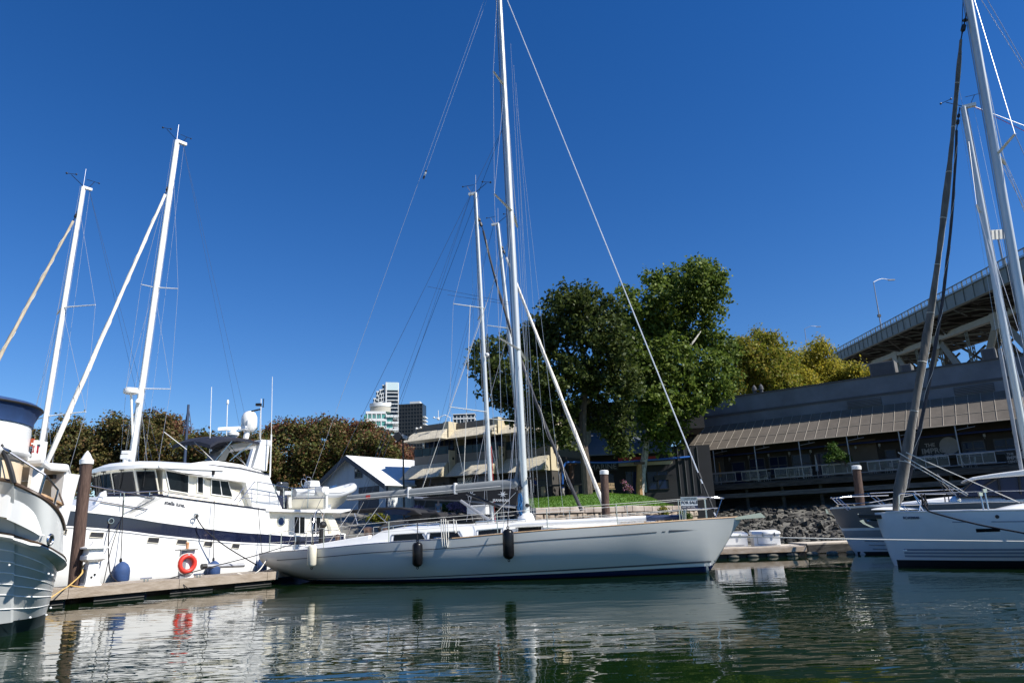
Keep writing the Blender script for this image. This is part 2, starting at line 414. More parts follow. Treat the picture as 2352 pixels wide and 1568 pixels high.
# stone wall: rough blocks, coping on top
STONE = mat('granite_blocks', (0.18, 0.14, 0.105), 0.9, vs=1.6, col2=(0.40, 0.33, 0.26), bump=1.0, bs=7)
COPING = mat('granite_coping', (0.25, 0.2, 0.165), 0.9, vs=1.2, col2=(0.42, 0.36, 0.31), bump=1.0, bs=7)
def stone_wall():
    t = thing('stone_wall', 'low granite block wall with coping stones, holding back the lawn', 'wall', WL)
    d = (WR - WL); L = d.length; d.normalize(); m = Vector((d.y, -d.x, 0)); rg = random.Random(5)
    core = MB(); core.hexa([WL - Vector((0, 0, .8)), WR - Vector((0, 0, .8)), WR - m * .6 - Vector((0, 0, .8)), WL - m * .6 - Vector((0, 0, .8)), WL + Vector((0, 0, 2.3)), WR + Vector((0, 0, 2.3)), WR - m * .6 + Vector((0, 0, 2.3)), WL - m * .6 + Vector((0, 0, 2.3))])
    core.build('core', mat('mortar', (0.09, 0.08, 0.07), 0.95), t)
    b = MB(); z = 2.27
    def block(B, s0, s1, z0, z1, pr):
        j = lambda k=.03: rg.uniform(-k, k)
        f = [WL + d * (s0 + j()) + Vector((0, 0, z0 + j())) + m * .005, WL + d * (s1 + j()) + Vector((0, 0, z0 + j())) + m * .005, WL + d * (s1 + j()) + Vector((0, 0, z1 + j())) + m * .005, WL + d * (s0 + j()) + Vector((0, 0, z1 + j())) + m * .005]
        c = sum(f, Vector()) / 4; g = [c + (q - c) * rg.uniform(.7, .88) + m * (pr + j(.03)) for q in f]
        cc = c + m * (pr + .04) + d * j(.1)
        B.add(f + g + [cc], [(0, 1, 5, 4), (1, 2, 6, 5), (2, 3, 7, 6), (3, 0, 4, 7), (4, 5, 8), (5, 6, 8), (6, 7, 8), (7, 4, 8)])
    while z > -.5:
        h = rg.uniform(.28, .5); s = -.1
        while s < L:
            w = rg.uniform(.35, .95)
            if rg.random() < .35:
                q = rg.uniform(.35, .65); block(b, s, s + w, z - h, z - h * q - .02, rg.uniform(.04, .12)); block(b, s, s + w, z - h * q, z - .02, rg.uniform(.04, .12))
            else: block(b, s, s + w, z - h, z - .02, rg.uniform(.05, .14))
            s += w + .02
        z -= h
    b.build('block_courses', STONE, t)
    s = 0; c = MB()
    while s < L:
        w = rg.uniform(.7, 1.35); j = rg.uniform(-.02, .02)
        p = WL + d * (s + w / 2) + m * (-.25 + .02) + Vector((0, 0, 2.46 + j)); c.box(p, (w - .03, .8, .36 + j), X=d, Y=m)
        s += w
    c.build('coping', COPING, t, bevel=.04)
stone_wall()

# rock bank (rip-rap) below the restaurant
ROCKM = bpy.data.materials.new('riprap_rock'); _t, _N, _L, _b = nt(ROCKM)
_g = _N.new('ShaderNodeNewGeometry'); _o = _N.new('ShaderNodeObjectInfo'); _ad = _N.new('ShaderNodeMath'); _ad.operation = 'ADD'; _fr = _N.new('ShaderNodeMath'); _fr.operation = 'FRACT'
_L.new(_g.outputs['Random Per Island'], _ad.inputs[0]); _L.new(_o.outputs['Random'], _ad.inputs[1]); _L.new(_ad.outputs[0], _fr.inputs[0])
_cr = _N.new('ShaderNodeValToRGB'); _cr.color_ramp.elements.new(.5)
for _e, _c in zip(_cr.color_ramp.elements, [(.014, .013, .012), (.042, .04, .036), (.13, .12, .10)]): _e.color = rgba(_c)
_L.new(_fr.outputs[0], _cr.inputs['Fac']); _L.new(_cr.outputs['Color'], _b.inputs['Base Color']); _b.inputs['Roughness'].default_value = .9
def rock_pts(rg, r):
    vs = []; 
    for k in range(9):
        u = rg.uniform(-1, 1); g = rg.random() * 6.28; q = math.sqrt(1 - u * u)
        vs.append(Vector((q * math.cos(g) * rg.uniform(.8, 1.3), q * math.sin(g) * rg.uniform(.7, 1.1), u * rg.uniform(.5, .9))) * r)
    return vs
def hull_faces(vs):
    import bmesh
    bm = bmesh.new()
    for v in vs: bm.verts.new(v)
    r = bmesh.ops.convex_hull(bm, input=bm.verts)
    bmesh.ops.delete(bm, geom=list({g for g in r['geom_interior'] + r['geom_unused'] if isinstance(g, bmesh.types.BMVert)}), context='VERTS')
    bm.verts.index_update(); bm.verts.ensure_lookup_table()
    V_ = [v.co.copy() for v in bm.verts]; F2 = [tuple(v.index for v in f.verts) for f in bm.faces]; bm.free(); return V_, F2
def rocks():
    rg = random.Random(11); proto = []
    for k in range(7):
        V_, F2 = hull_faces(rock_pts(rg, 1.0)); me = bpy.data.meshes.new('rock'); me.from_pydata([tuple(q) for q in V_], [], F2); me.materials.append(ROCKM); proto.append(me)
    stuff = MB(); n = 0; spots = []
    for i in range(5200):
        a = rg.uniform(-12, 34); t0 = lerp_table([(-200, 60), (-40, 50), (-17, 40), (-8, 30), (-3, 24), (0, 16), (60, 15)], a)
        t = t0 + 1.2 - rg.random() ** 1.2 * 19
        p = RF.w(a, t, 0); z = terr(a, t); 
        spots.append((p.y, p.x, z, a, t))
    spots.sort()
    for (y, x, z, a, t) in spots:
        r = rg.uniform(.1, .26) if rg.random() < .8 else rg.uniform(.26, .42)
        vis = -2 < a < 16 and z > -.05 and z < 1.6
        if vis and r > .17 and n < 170:
            me = proto[n % 7]; o = bpy.data.objects.new('rock', me); COL.objects.link(o); o.location = (x, y, z + r * .25)
            o.rotation_euler = (rg.random() * 6, rg.random() * 6, rg.random() * 6); o.scale = (r, r, r)
            tag(o, 'rough grey boulder among others on the rock bank below the restaurant', 'rock', 'boulders on the rock bank'); n += 1
        else:
            V_, F2 = hull_faces(rock_pts(rg, r)); stuff.add([v + Vector((x, y, z + r * .2)) for v in V_], F2)
    o = stuff.build('rubble', ROCKM); o['kind'] = 'stuff'; tag(o, 'loose grey rubble covering the sloping bank under the restaurant', 'rubble')
rocks()

# ---------------------------------------------------------------- facade helper
def wall_holes(mb, fr, a0, a1, z0, z1, t, th, holes):
    A = sorted({a0, a1} | {h[0] for h in holes} | {h[1] for h in holes}); Zs = sorted({z0, z1} | {h[2] for h in holes} | {h[3] for h in holes})
    for i in range(len(A) - 1):
        run = None
        for k in range(len(Zs) - 1):
            ca, cz = (A[i] + A[i + 1]) / 2, (Zs[k] + Zs[k + 1]) / 2
            solid = not any(h[0] < ca < h[1] and h[2] < cz < h[3] for h in holes)
            if solid: run = (run[0], Zs[k + 1]) if run else (Zs[k], Zs[k + 1])
            if run and (not solid or k == len(Zs) - 2): mb.fbox(fr, A[i], A[i + 1], t - th, t, run[0], run[1]); run = None
def window(fr, parent, a0, a1, z0, z1, t, frame_m, glass_m, nm=1, nz=0, fw=.06, name='window'):
    f = MB(); f.fbox(fr, a0, a0 + fw, t - .08, t + .02, z0, z1); f.fbox(fr, a1 - fw, a1, t - .08, t + .02, z0, z1)
    f.fbox(fr, a0 + fw, a1 - fw, t - .08, t + .02, z0, z0 + fw); f.fbox(fr, a0 + fw, a1 - fw, t - .08, t + .02, z1 - fw, z1)
    for k in range(1, nm): q = a0 + (a1 - a0) * k / nm; f.fbox(fr, q - fw / 2, q + fw / 2, t - .075, t + .015, z0 + fw, z1 - fw)
    for k in range(1, nz): q = z0 + (z1 - z0) * k / nz; f.fbox(fr, a0 + fw, a1 - fw, t - .07, t + .01, q - fw / 2, q + fw / 2)
    fo = f.build(name, frame_m, parent)
    g = MB(); g.fbox(fr, a0 + fw / 2, a1 - fw / 2, t - .06, t - .045, z0 + fw / 2, z1 - fw / 2); g.build('pane', glass_m, fo)
    return fo

# ---------------------------------------------------------------- stepped office building with shingled skirts
def shingle(name, c1, c2, fr, pitch):
    m = mat(name, c1, 0.85, vs=2.5, col2=c2, bump=0.4, bs=12); t, N, L, b = nt(m)
    g = N.new('ShaderNodeNewGeometry'); cx = N.new('ShaderNodeVectorMath'); cx.operation = 'DOT_PRODUCT'; cx.inputs[1].default_value = tuple(fr.D); L.new(g.outputs['Position'], cx.inputs[0])
    sx = N.new('ShaderNodeSeparateXYZ'); L.new(g.outputs['Position'], sx.inputs[0]); cb = N.new('ShaderNodeCombineXYZ'); L.new(cx.outputs['Value'], cb.inputs[0]); L.new(sx.outputs['Z'], cb.inputs[1])
    br = N.new('ShaderNodeTexBrick'); br.inputs['Scale'].default_value = 1.0; br.inputs['Brick Width'].default_value = pitch; br.inputs['Row Height'].default_value = pitch * .55; br.inputs['Mortar Size'].default_value = .012
    br.inputs['Color1'].default_value = (1, 1, 1, 1); br.inputs['Color2'].default_value = (.86, .86, .86, 1); br.inputs['Mortar'].default_value = (.55, .55, .55, 1); L.new(cb.outputs[0], br.inputs['Vector'])
    old = b.inputs['Base Color'].links[0].from_socket; mx = N.new('ShaderNodeMix'); mx.data_type = 'RGBA'; mx.blend_type = 'MULTIPLY'; mx.inputs[0].default_value = 1
    L.new(old, mx.inputs[6]); L.new(br.outputs['Color'], mx.inputs[7]); L.new(mx.outputs[2], b.inputs['Base Color'])
    return m
BEIGE = mat_siding('beige_metal_siding', (0.50, 0.44, 0.33), .17, dirv=BF.D, depth=.02)
BEIGE2 = mat_siding('beige_metal_siding_return', (0.55, 0.48, 0.34), .17, dirv=BF.M, depth=.02)
TAUPE_AND_SHADE = mat('taupe_and_shaded_siding', (0.16, 0.145, 0.125), .7, var=.12, vs=1)  # taupe trim; also carries the shade painted on the beige balcony fronts
SKIRT = shingle('cream_shingles', (0.50, 0.45, 0.35), (0.62, 0.56, 0.44), BF, .32)
SIGNB = mat('sign_white_lettering', (.9, .9, .9), .6, var=.03)
CURT = mat('pale_curtain', (0.5, 0.5, 0.5), .9)
def office():
    t = thing('office_building', 'two storey beige building with stepped bays, cream shingled skirts and glass balconies', 'building', BF.w(0, 0, 3.4))
    bays = [(-.1, 4.0, 0.0), (4.01, 8.75, -1.1), (8.76, 13.4, -2.2)]
    G = 3.4
    for i, (a0, a1, t0) in enumerate(bays):
        # ground floor
        gh = [(a0 + 1.1, a0 + 2.1, 4.5, 5.7), (a0 + 2.3, a0 + 3.5, 4.5, 5.7)] if i == 0 else [(a0 + .3, a1 - .5, 4.1, 5.45)]
        w = MB(); wall_holes(w, BF, a0, a1, G, 7.5, t0 - .05, 8, [])
        w.build('ground_floor', mat('dark_shopfront_paint', (0.05, 0.045, 0.04), .7) if i == 0 else bpy.data.materials['dark_shopfront_paint'], t)
        for h in gh: window(BF, t, h[0], h[1], h[2], h[3], t0 + .06, BLACK, GLASS, 3, 2)
        # lower skirt: slope with triangular end
        s = MB(); e0 = -.35 if i == 0 else .05
        s.hexa([BF.w(a0 + e0 - .2, t0 + 1.55, 6.18), BF.w(a1 - .15, t0 + 1.55, 6.18), BF.w(a1 - .15, t0 - .02, 6.18), BF.w(a0 + e0, t0 - .02, 6.18), BF.w(a0 + e0 + .1, t0 + .12, 7.5), BF.w(a1 - .15, t0 + .12, 7.5), BF.w(a1 - .15, t0 - .02, 7.5), BF.w(a0 + e0 + .1, t0 - .02, 7.5)])
        s.build('lower_skirt', SKIRT, t)
        q = MB(); q.prism([BF.w(a1 - .147, t0 + 1.5, 6.2), BF.w(a1 - .147, t0 + .1, 7.47), BF.w(a1 - .147, t0, 7.47), BF.w(a1 - .147, t0, 6.2)], BF.D * .05); q.build('skirt_end', BEIGE2, t)
        # parapet / balcony band
        b = MB(); b.fbox(BF, a0, a1, t0 - 8, t0 + .02, 7.5, 8.28); b.build('balcony_parapet', TAUPE_AND_SHADE, t)  # beige siding like the returns, its shade put into a darker colour
        q = MB(); q.fbox(BF, a1 + .002, a1 + .05, t0 - 1.3, t0 + .04, 6.2, 8.6 if i < 2 else 8.3); q.build('return_wall', BEIGE2, t)
        g = MB(); g.fbox(BF, a0 + .05, a1 - .1, t0 - .02, t0, 8.3, 9.0); go = g.build('balcony_glass', mat_glass('balcony_glass', (.03, .05, .06), .05) if i == 0 else bpy.data.materials['balcony_glass'], t)
        r = MB(); r.tube([BF.w(a0, t0, 9.02), BF.w(a1 + .05, t0, 9.02)], .03)
        k = a0
        while k < a1: r.tube([BF.w(k, t0 + .01, 8.28), BF.w(k, t0 + .01, 9.02)], .022); k += .95
        r.tube([BF.w(a1, t0, 9.02), BF.w(a1, t0 - 1.2, 9.02)], .03); r.build('balcony_rail', BLACK, t)
        # recessed upper floor
        u = MB(); u.fbox(BF, a0 + .02, a1 - .02, t0 - 8, t0 - 1.3, 8.28, 10.4); u.build('upper_wall', BEIGE, t)
        nwin = 3
        for k in range(nwin):
            x0 = a0 + .25 + (a1 - a0 - .5) * k / nwin; x1 = a0 + .25 + (a1 - a0 - .5) * (k + 1) / nwin - .08
            fo = window(BF, t, x0, x1, 8.35, 9.95, t0 - 1.2, BLACK, GLASSB, 2)
            if k != 1:
                c = MB(); c.fbox(BF, x0 + .1, x0 + .35, t0 - 1.29, t0 - 1.275, 8.4, 9.9); c.build('curtain', CURT, fo)
        # roof parapet and upper skirt
        rf = MB(); rf.fbox(BF, a0, a1, t0 - 8, t0, 10.4, 11.15); rf.build('roof_parapet', TAUPE_AND_SHADE, t)
        e = -.05 if i == 0 else .02
        s = MB(); s.hexa([BF.w(a0 + e - .35, t0 + 1.3, 9.62), BF.w(a1 - .1, t0 + 1.3, 9.62), BF.w(a1 - .1, t0 - .5, 9.62), BF.w(a0 + e - .1, t0 - .5, 9.62), BF.w(a0 + e, t0 + .1, 10.55), BF.w(a1 - .1, t0 + .1, 10.55), BF.w(a1 - .1, t0 - .5, 10.55), BF.w(a0 + e, t0 - .5, 10.55)])
        s.build('upper_skirt', SKIRT, t)
        q = MB(); q.fbox(BF, a1 - .55, a1 + .06, t0 - 1.3, t0 + .06, 10.35, 11.22); q.fbox(BF, a1 - .02, a1 + .05, t0 - 1.2, t0 + .05, 9.62, 10.35); q.build('bay_corner', BEIGE2, t)
        q = MB(); q.tube([BF.w(a1 + .1, t0 - .9, 10.3), BF.w(a1 + .1, t0 - .9, 6.6)], .06); q.build('downpipe', TAUPE_AND_SHADE, t)
        q = MB(); q.fbox(BF, a1 + .05, a1 + .13, t0 - .6, t0 - .45, 7.75, 7.98); q.build('wall_lamp', BLACK, t)
    q = MB(); q.ball(BF.w(.25, .1, 10.95), .1); q.ball(BF.w(.75, .1, 10.98), .1); q.tube([BF.w(.2, .02, 10.95), BF.w(.8, .02, 10.95)], .025); q.build('floodlight', SIGNW, t)
    # sign board
    sb = MB(); sb.fbox(BF, 4.2, 7.5, -.87, -.80, 5.42, 6.2); so_ = sb.build('shop_sign', mat('sign_navy', (0.012, 0.017, 0.04), .5), t)
    lettering('RIVER CITY', .34, BF.w(4.35, -.79, 5.84), BF.D, (0, 0, 1), SIGNB, so_, bold=.006)
    lettering('MARINE', .46, BF.w(4.35, -.79, 5.48), BF.D, (0, 0, 1), SIGNB, so_, bold=.006)
    pc = MB(); pc.prism([BF.w(6.25, -.795, 5.5), BF.w(7.4, -.795, 5.5), BF.w(7.4, -.795, 6.12), BF.w(6.7, -.795, 6.12)], BF.M * .01); pc.build('picture', mat('sign_picture', (0.05, 0.06, 0.10), .5, vs=4, col2=(0.16, 0.18, 0.24)), so_)
    # roof-edge camera mast
    q = MB(); p0 = BF.w(3.9, -.4, 11.15); q.tube([p0, p0 + Vector((0, 0, .5)), p0 + Vector((-.5, 0, .75)), p0 + Vector((-1.1, 0, .5))], .035); q.ball(p0 + Vector((-1.1, 0, .4)), .12); q.ball(p0 + Vector((-1.5, 0, .55)), .08); q.tube([p0 + Vector((-1.1, 0, .5)), p0 + Vector((-1.6, 0, .5))], .03); q.tube([p0 + Vector((-1.1, 0, .5)), p0 + Vector((-1.1, 0, 1.2))], .03)
    q.build('security_camera', SIGNW, t)
    # planters / benches at the foot of the shopfront
office()

# ---------------------------------------------------------------- white boathouse with metal roof
def boathouse():
    HF = Frame((-15.0, 66.0), (0.80, -0.60))   # gable end faces the water
    m0 = HF
    a_l, _ = HF.az(745, 1110); a_r, ez = HF.az(886, 1106)
    ap_a, ap_z = HF.az(805, 1047)
    pk = ap_z
    t = thing('boathouse', 'white boathouse with white metal gable roof and navy trim', 'house', HF.w(a_l, 0, 3.4))
    WALLM = mat_siding('white_boards_shaded', (0.36, 0.42, 0.50), .25, dirv=HF.D, depth=.008)  # white boards; the gable's bluish shade is put into their colour
    WALLS = mat_siding('pale_boards_side', (0.66, 0.68, 0.68), .25, dirv=HF.M, depth=.008)
    half = a_r - ap_a; a_l = ap_a - half; D = 11.0
    f = MB(); f.prism([HF.w(a_l, 0, 3.2), HF.w(a_r, 0, 3.2), HF.w(a_r, 0, ez), HF.w(ap_a, 0, pk - .12), HF.w(a_l, 0, ez)], HF.M * -.2); f.build('gable_wall', WALLM, t)
    s = MB(); s.fbox(HF, a_r - .2, a_r + .003, -D, -.2, 3.2, ez); s.fbox(HF, a_l, a_l + .2, -D, -.2, 3.2, ez); s.fbox(HF, a_l + .2, a_r - .2, -D, -D + .2, 3.2, ez); s.build('side_wall', WALLS, t)
    ov = .55; sl = (pk - ez) / half
    for sgn in (1, -1):
        r = MB(); e = ap_a + sgn * (half + ov); ze = pk - (half + ov) * sl
        r.hexa([HF.w(ap_a, .6, pk - .06), HF.w(e, .6, ze - .06), HF.w(e, -D - .3, ze - .06), HF.w(ap_a, -D - .3, pk - .06), HF.w(ap_a, .6, pk + .04), HF.w(e, .6, ze + .04), HF.w(e, -D - .3, ze + .04), HF.w(ap_a, -D - .3, pk + .04)])
        r.build('roof_slope', mat('white_metal_roof', (0.70, 0.72, 0.72), .5, vs=2, var=.08, bump=.3, bs=9) if sgn == 1 else bpy.data.materials['white_metal_roof'], t)
        b = MB(); b.hexa([HF.w(ap_a, .6, pk - .40), HF.w(e, .6, ze - .40), HF.w(e, .66, ze - .40), HF.w(ap_a, .66, pk - .40), HF.w(ap_a, .6, pk + .05), HF.w(e, .6, ze + .05), HF.w(e, .66, ze + .05), HF.w(ap_a, .66, pk + .05)])
        b.build('bargeboard', NAVYT, t)
    q = MB(); q.tube([HF.w(a_r + .1, -.1, ez - .1), HF.w(a_r + .1, -.1, 3.3)], .07); q.build('downpipe', NAVYT, t)
    wa0, wz1 = HF.az(831, 1070); wa1, wz0 = HF.az(817, 1098)
    window(HF, t, min(wa0, wa1) - .1, max(wa0, wa1) + .1, wz0, wz1, .05, NAVYT, GLASS, 1, 2, fw=.14)
    q = MB(); q.ball(HF.w(min(wa0, wa1) + .3, .2, wz1 - .35), .13); q.build('gable_lamp', SIGNW, t)
    da0, dz1 = HF.az(845, 1117); 
    d = MB(); d.fbox(HF, da0 - 1.2, da0 + 1.5, .002, .06, 3.2, dz1); do = d.build('door', NAVYT, t)
    for k in range(3): g = MB(); g.fbox(HF, da0 - 1.0 + k * .82, da0 - .35 + k * .82, .062, .075, dz1 - 1.2, dz1 - .25); g.build('pane', GLASSB, do)
NAVYT = mat('navy_trim', (0.014, 0.022, 0.05), .5)
boathouse()

# ---------------------------------------------------------------- restaurant on the pier
RWALL = mat('slate_painted_stucco', (0.14, 0.158, 0.19), .8, vs=.45, var=.22, bump=.35, bs=4)
RDARK = mat('dark_band', (0.075, 0.077, 0.085), .8)
AWN = mat('brown_awning_fabric', (0.10, 0.085, 0.068), .9, vs=1.2, col2=(0.14, 0.118, 0.096), bump=.3, bs=3)
AWNR = mat('awning_batten', (0.24, 0.21, 0.175), .8)
PIER = mat('tarred_timber', (0.02, 0.018, 0.016), .9, vs=3, col2=(0.09, 0.085, 0.08), bump=.8, bs=9, stretch=(.4, .4, 3))
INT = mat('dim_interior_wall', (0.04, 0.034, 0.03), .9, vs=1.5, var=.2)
TAN = mat('tan_plaster_panel', (0.12, 0.10, 0.085), .9)
def restaurant():
    R = RF
    A1 = 40.0
    t = thing('restaurant', 'long slate grey restaurant on a pier with a brown ribbed awning over its deck', 'building', R.w(0, 0, 4.9))
    w = MB(); w.fbox(R, -1.1, A1, -15, -3.0, 11.0, 13.75); w.build('upper_wall', RWALL, t)
    w = MB(); w.fbox(R, -1.2, A1, -15.1, -2.9, 13.752, 13.87); w.build('parapet_cap', RDARK, t)
    w = MB(); w.fbox(R, -1.15, A1, -3.0, -2.93, 11.98, 12.2); w.build('wall_band', RDARK, t)
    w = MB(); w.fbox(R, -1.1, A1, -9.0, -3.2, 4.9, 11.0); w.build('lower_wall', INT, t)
    for k in range(5):
        q = MB(); q.fbox(R, -1.12, -.5, -3.2, -3.12, 6.4 + k * .8, 6.75 + k * .8); q.build('quoin', RWALL, t)
    for a0 in (15.6, 24.2):
        v = MB(); v.fbox(R, a0, a0 + 2.9, -2.998, -2.95, 11.15, 11.85)
        vo = v.build('vent', RDARK, t)
        for k in range(5): s = MB(); s.fbox(R, a0 + .05, a0 + 2.85, -2.95, -2.88, 11.2 + k * .13, 11.25 + k * .13); s.build('slat', RWALL, vo)
    # awning
    aw = MB(); aw.hexa([R.w(-1.0, 0, 8.32), R.w(A1, 0, 8.32), R.w(A1, -3.0, 11.0), R.w(-.3, -3.0, 11.0), R.w(-1.0, 0, 8.38), R.w(A1, 0, 8.38), R.w(A1, -3.0, 11.08), R.w(-.3, -3.0, 11.08)]); awo = aw.build('awning', AWN, t)
    k = 0; r = MB()
    while -.9 + k * .93 < A1:
        x = -.95 + k * .93; x2 = x + max(0, .65 - k * .03); r.tube([R.w(x, .01, 8.39), R.w(x2, -2.98, 11.09)], .03, 4); k += 1
    for f in (.33, .72): r.tube([R.w(-.9, -3 * f, 8.395 + 2.7 * f), R.w(A1, -3 * f, 8.395 + 2.7 * f)], .028, 4)
    r.tube([R.w(-1, .02, 8.35), R.w(A1, .02, 8.35)], .05, 4)
    r.build('batten_grid', AWNR, awo)
    # posts of the deck
    x = -.9; i = 0
    while x < A1:
        p = MB(); p.tube([R.w(x, -.05, 4.95), R.w(x, -.05, 8.33)], .055, 8); p.tube([R.w(x, -.05, 4.95), R.w(x + .25, -.05, 4.95), R.w(x, -.05, 5.5)], .025, 4)
        p.build('post', GREYPIPE, t); 
        b = MB(); b.tube([R.w(x + .1, -.1, 7.95), R.w(x + 1.4, -.1, 8.1)], .03); b.tube([R.w(x + .9, -.1, 8.05), R.w(x + .9, -.1, 8.3)], .02); b.build('bracket', GREYPIPE, t)
        x += 4.15; i += 1
    # deck railing with glass panels
    rl = MB(); rl.tube([R.w(-1, 0, 6.02), R.w(A1, 0, 6.02)], .05, 6); rl.tube([R.w(-1, 0, 5.1), R.w(A1, 0, 5.1)], .04, 6); rl.build('railing', GREYPIPE, t)
    x = -.7; rg = random.Random(4)
    while x < A1 - 2:
        wd = rg.uniform(2.4, 3.4); n = 3
        fo = MB()
        for (u0, u1, z0, z1) in ((0, wd, 5.92, 5.98), (0, wd, 5.15, 5.19), (0, .05, 5.19, 5.92), (wd - .05, wd, 5.19, 5.92)): fo.fbox(R, x + u0, x + u1, -.02, .05, z0, z1)
        for q in range(1, n): fo.fbox(R, x + wd * q / n - .02, x + wd * q / n + .02, -.02, .045, 5.19, 5.92)
        f1 = fo.build('rail_panel', GREYPIPE, t)
        g = MB(); g.fbox(R, x + .03, x + wd - .03, -.005, .005, 5.17, 5.95); g.build('pane', GLASSP, f1)
        x += wd + rg.uniform(.5, 1.0)
    # deck, fascia timbers, piles
    d = MB(); d.fbox(R, -1.3, A1, -9, .1, 4.6, 4.9); d.build('deck', PIER, t)
    d = MB(); d.fbox(R, -1.3, A1, .102, .3, 4.35, 4.78); d.build('edge_beam', PIER, t)
    d = MB(); d.fbox(R, -2.6, A1, .0, .25, 3.55, 3.95); d.build('lower_beam', mat('weathered_beam', (.06, .058, .055), .9, vs=2, col2=(.16, .155, .15), bump=.8, bs=6, stretch=(.4, .4, 3)), t)
    d = MB(); d.fbox(R, -1.25, A1, -9.2, -6.0, .5, 4.58); d.build('foundation', PIER, t)
    for k in range(12):
        p = MB(); a = -.8 + k * 3.4; p.tube([R.w(a, -.4, .2), R.w(a, -.4, 4.6)], .17, 8); p.build('pile', PIER, t)
    # facade behind the deck: doors, windows, panels, lamps
    for (a0, a1) in ((.4, 3.0), (14.2, 17.4)):
        p = MB(); p.fbox(R, a0, a1, -3.2, -3.12, 4.95, 8.2); p.build('plaster_panel', TAN, t)
    for (a0, a1, z0, z1) in ((3.8, 5.2, 5.0, 7.2), (5.6, 7.2, 5.6, 7.4), (7.6, 9.4, 5.6, 7.4), (9.8, 11.6, 5.6, 7.4), (12.0, 13.6, 5.0, 7.4), (18.0, 18.9, 5.6, 7.1), (19.6, 20.5, 5.9, 7.1), (23.9, 25.6, 5.9, 7.2), (26.2, 27.9, 5.9, 7.2), (28.6, 30.4, 5.9, 7.3), (31, 33, 5.8, 7.3)):
        window(R, t, a0, a1, z0, z1, -3.1, RDARK, GLASSB, 1 if a1 - a0 < 1.5 else 2, 2, fw=.09)
    for k in range(16):
        a = 3.6 + k * 2.0
        q = MB(); q.fbox(R, a, a + .16, -3.19, -3.0, 7.45, 7.7); q.tube([R.w(a + .08, -3.0, 7.45), R.w(a + .08, -2.9, 7.3)], .05); q.build('wall_lamp', GREYPIPE, t)
    bp = MB(); bp.tube([R.w(-1.5, -2.2, 7.86), R.w(A1, -2.2, 7.8)], .09, 8); bp.build('blue_pipe', mat('dark_blue_pipe', (.012, .03, .13), .4), t)
    # signs
    s = MB(); s.fbox(R, 20.9, 23.7, -2.6, -2.52, 5.9, 7.75); so_ = s.build('theatre_sign', mat('sign_black', (.006, .006, .007), .6), t)
    c = MB(); c.lathe(R.w(23.1, -2.515, 6.95), R.M, [(.0, 0), (.72, 0), (.72, .02), (0, .02)], 32); c.build('sign_disc', mat('sign_disc_grey', (.24, .23, .225), .7), so_)
    lettering('THE', .42, R.w(21.3, -2.49, 6.98), R.D, (0, 0, 1), SIGNG2, so_, bold=.012)
    lettering('IMPROV', .62, R.w(20.98, -2.487, 6.42), R.D, (0, 0, 1), SIGNG2, so_, bold=.014)
    lettering('CENTRE', .5, R.w(20.98, -2.49, 5.95), R.D, (0, 0, 1), SIGNG2, so_, bold=.01)
    s = MB(); s.fbox(R, 27.0, 28.9, .06, .09, 4.95, 5.98); so_ = s.build('rail_banner', bpy.data.materials['sign_black'], t)
    c = MB(); c.lathe(R.w(28.4, .092, 5.55), R.M, [(.0, 0), (.44, 0), (.44, .012), (0, .012)], 28); c.build('sign_disc', bpy.data.materials['sign_disc_grey'], so_)
    lettering('THE', .24, R.w(27.1, .1, 5.62), R.D, (0, 0, 1), SIGNG2, so_, bold=.006)
    lettering('IMPROV', .36, R.w(27.05, .106, 5.28), R.D, (0, 0, 1), SIGNG2, so_, bold=.008)
    lettering('CENTRE', .25, R.w(27.05, .1, 5.02), R.D, (0, 0, 1), SIGNG2, so_, bold=.006)
    # roof plant
    for (a0, a1, h, d0) in ((17.4, 19.6, 1.75, -6), (20.1, 21.0, 1.1, -5.5), (26.5, 27.6, 1.5, -6)):
        b = MB(); b.fbox(R, a0, a1, d0 - 1.6, d0, 13.87, 13.87 + h); o = b.build('roof_unit', mat('roof_unit_grey', (.13, .125, .12), .7, vs=1.5, var=.2) if a0 < 18 else bpy.data.materials['roof_unit_grey'], t, bevel=.03)
        g = MB(); g.fbox(R, a0 + .15, a1 - .15, d0 + .002, d0 + .03, 14.0, 13.75 + h); g.build('grille', RDARK, o)
    for a in (6.8, 7.5):
        b = MB(); b.tube([R.w(a, -4, 13.8), R.w(a, -4, 14.3)], .18, 8); b.lathe(R.w(a, -4, 14.3), (0, 0, 1), [(.24, 0), (.2, .35), (.02, .6)], 10); b.build('roof_flue', RDARK, t)
SIGNG2 = mat('pale_sign_lettering', (.27, .26, .255), .7, var=.03)
_pm = bpy.data.materials.new('clear_rail_glass'); _t, _N, _L, _b = nt(_pm); _b.inputs['Base Color'].default_value = (.2, .24, .26, 1); _b.inputs['Roughness'].default_value = .03; _b.inputs['Alpha'].default_value = .14
GLASSP = _pm
restaurant()

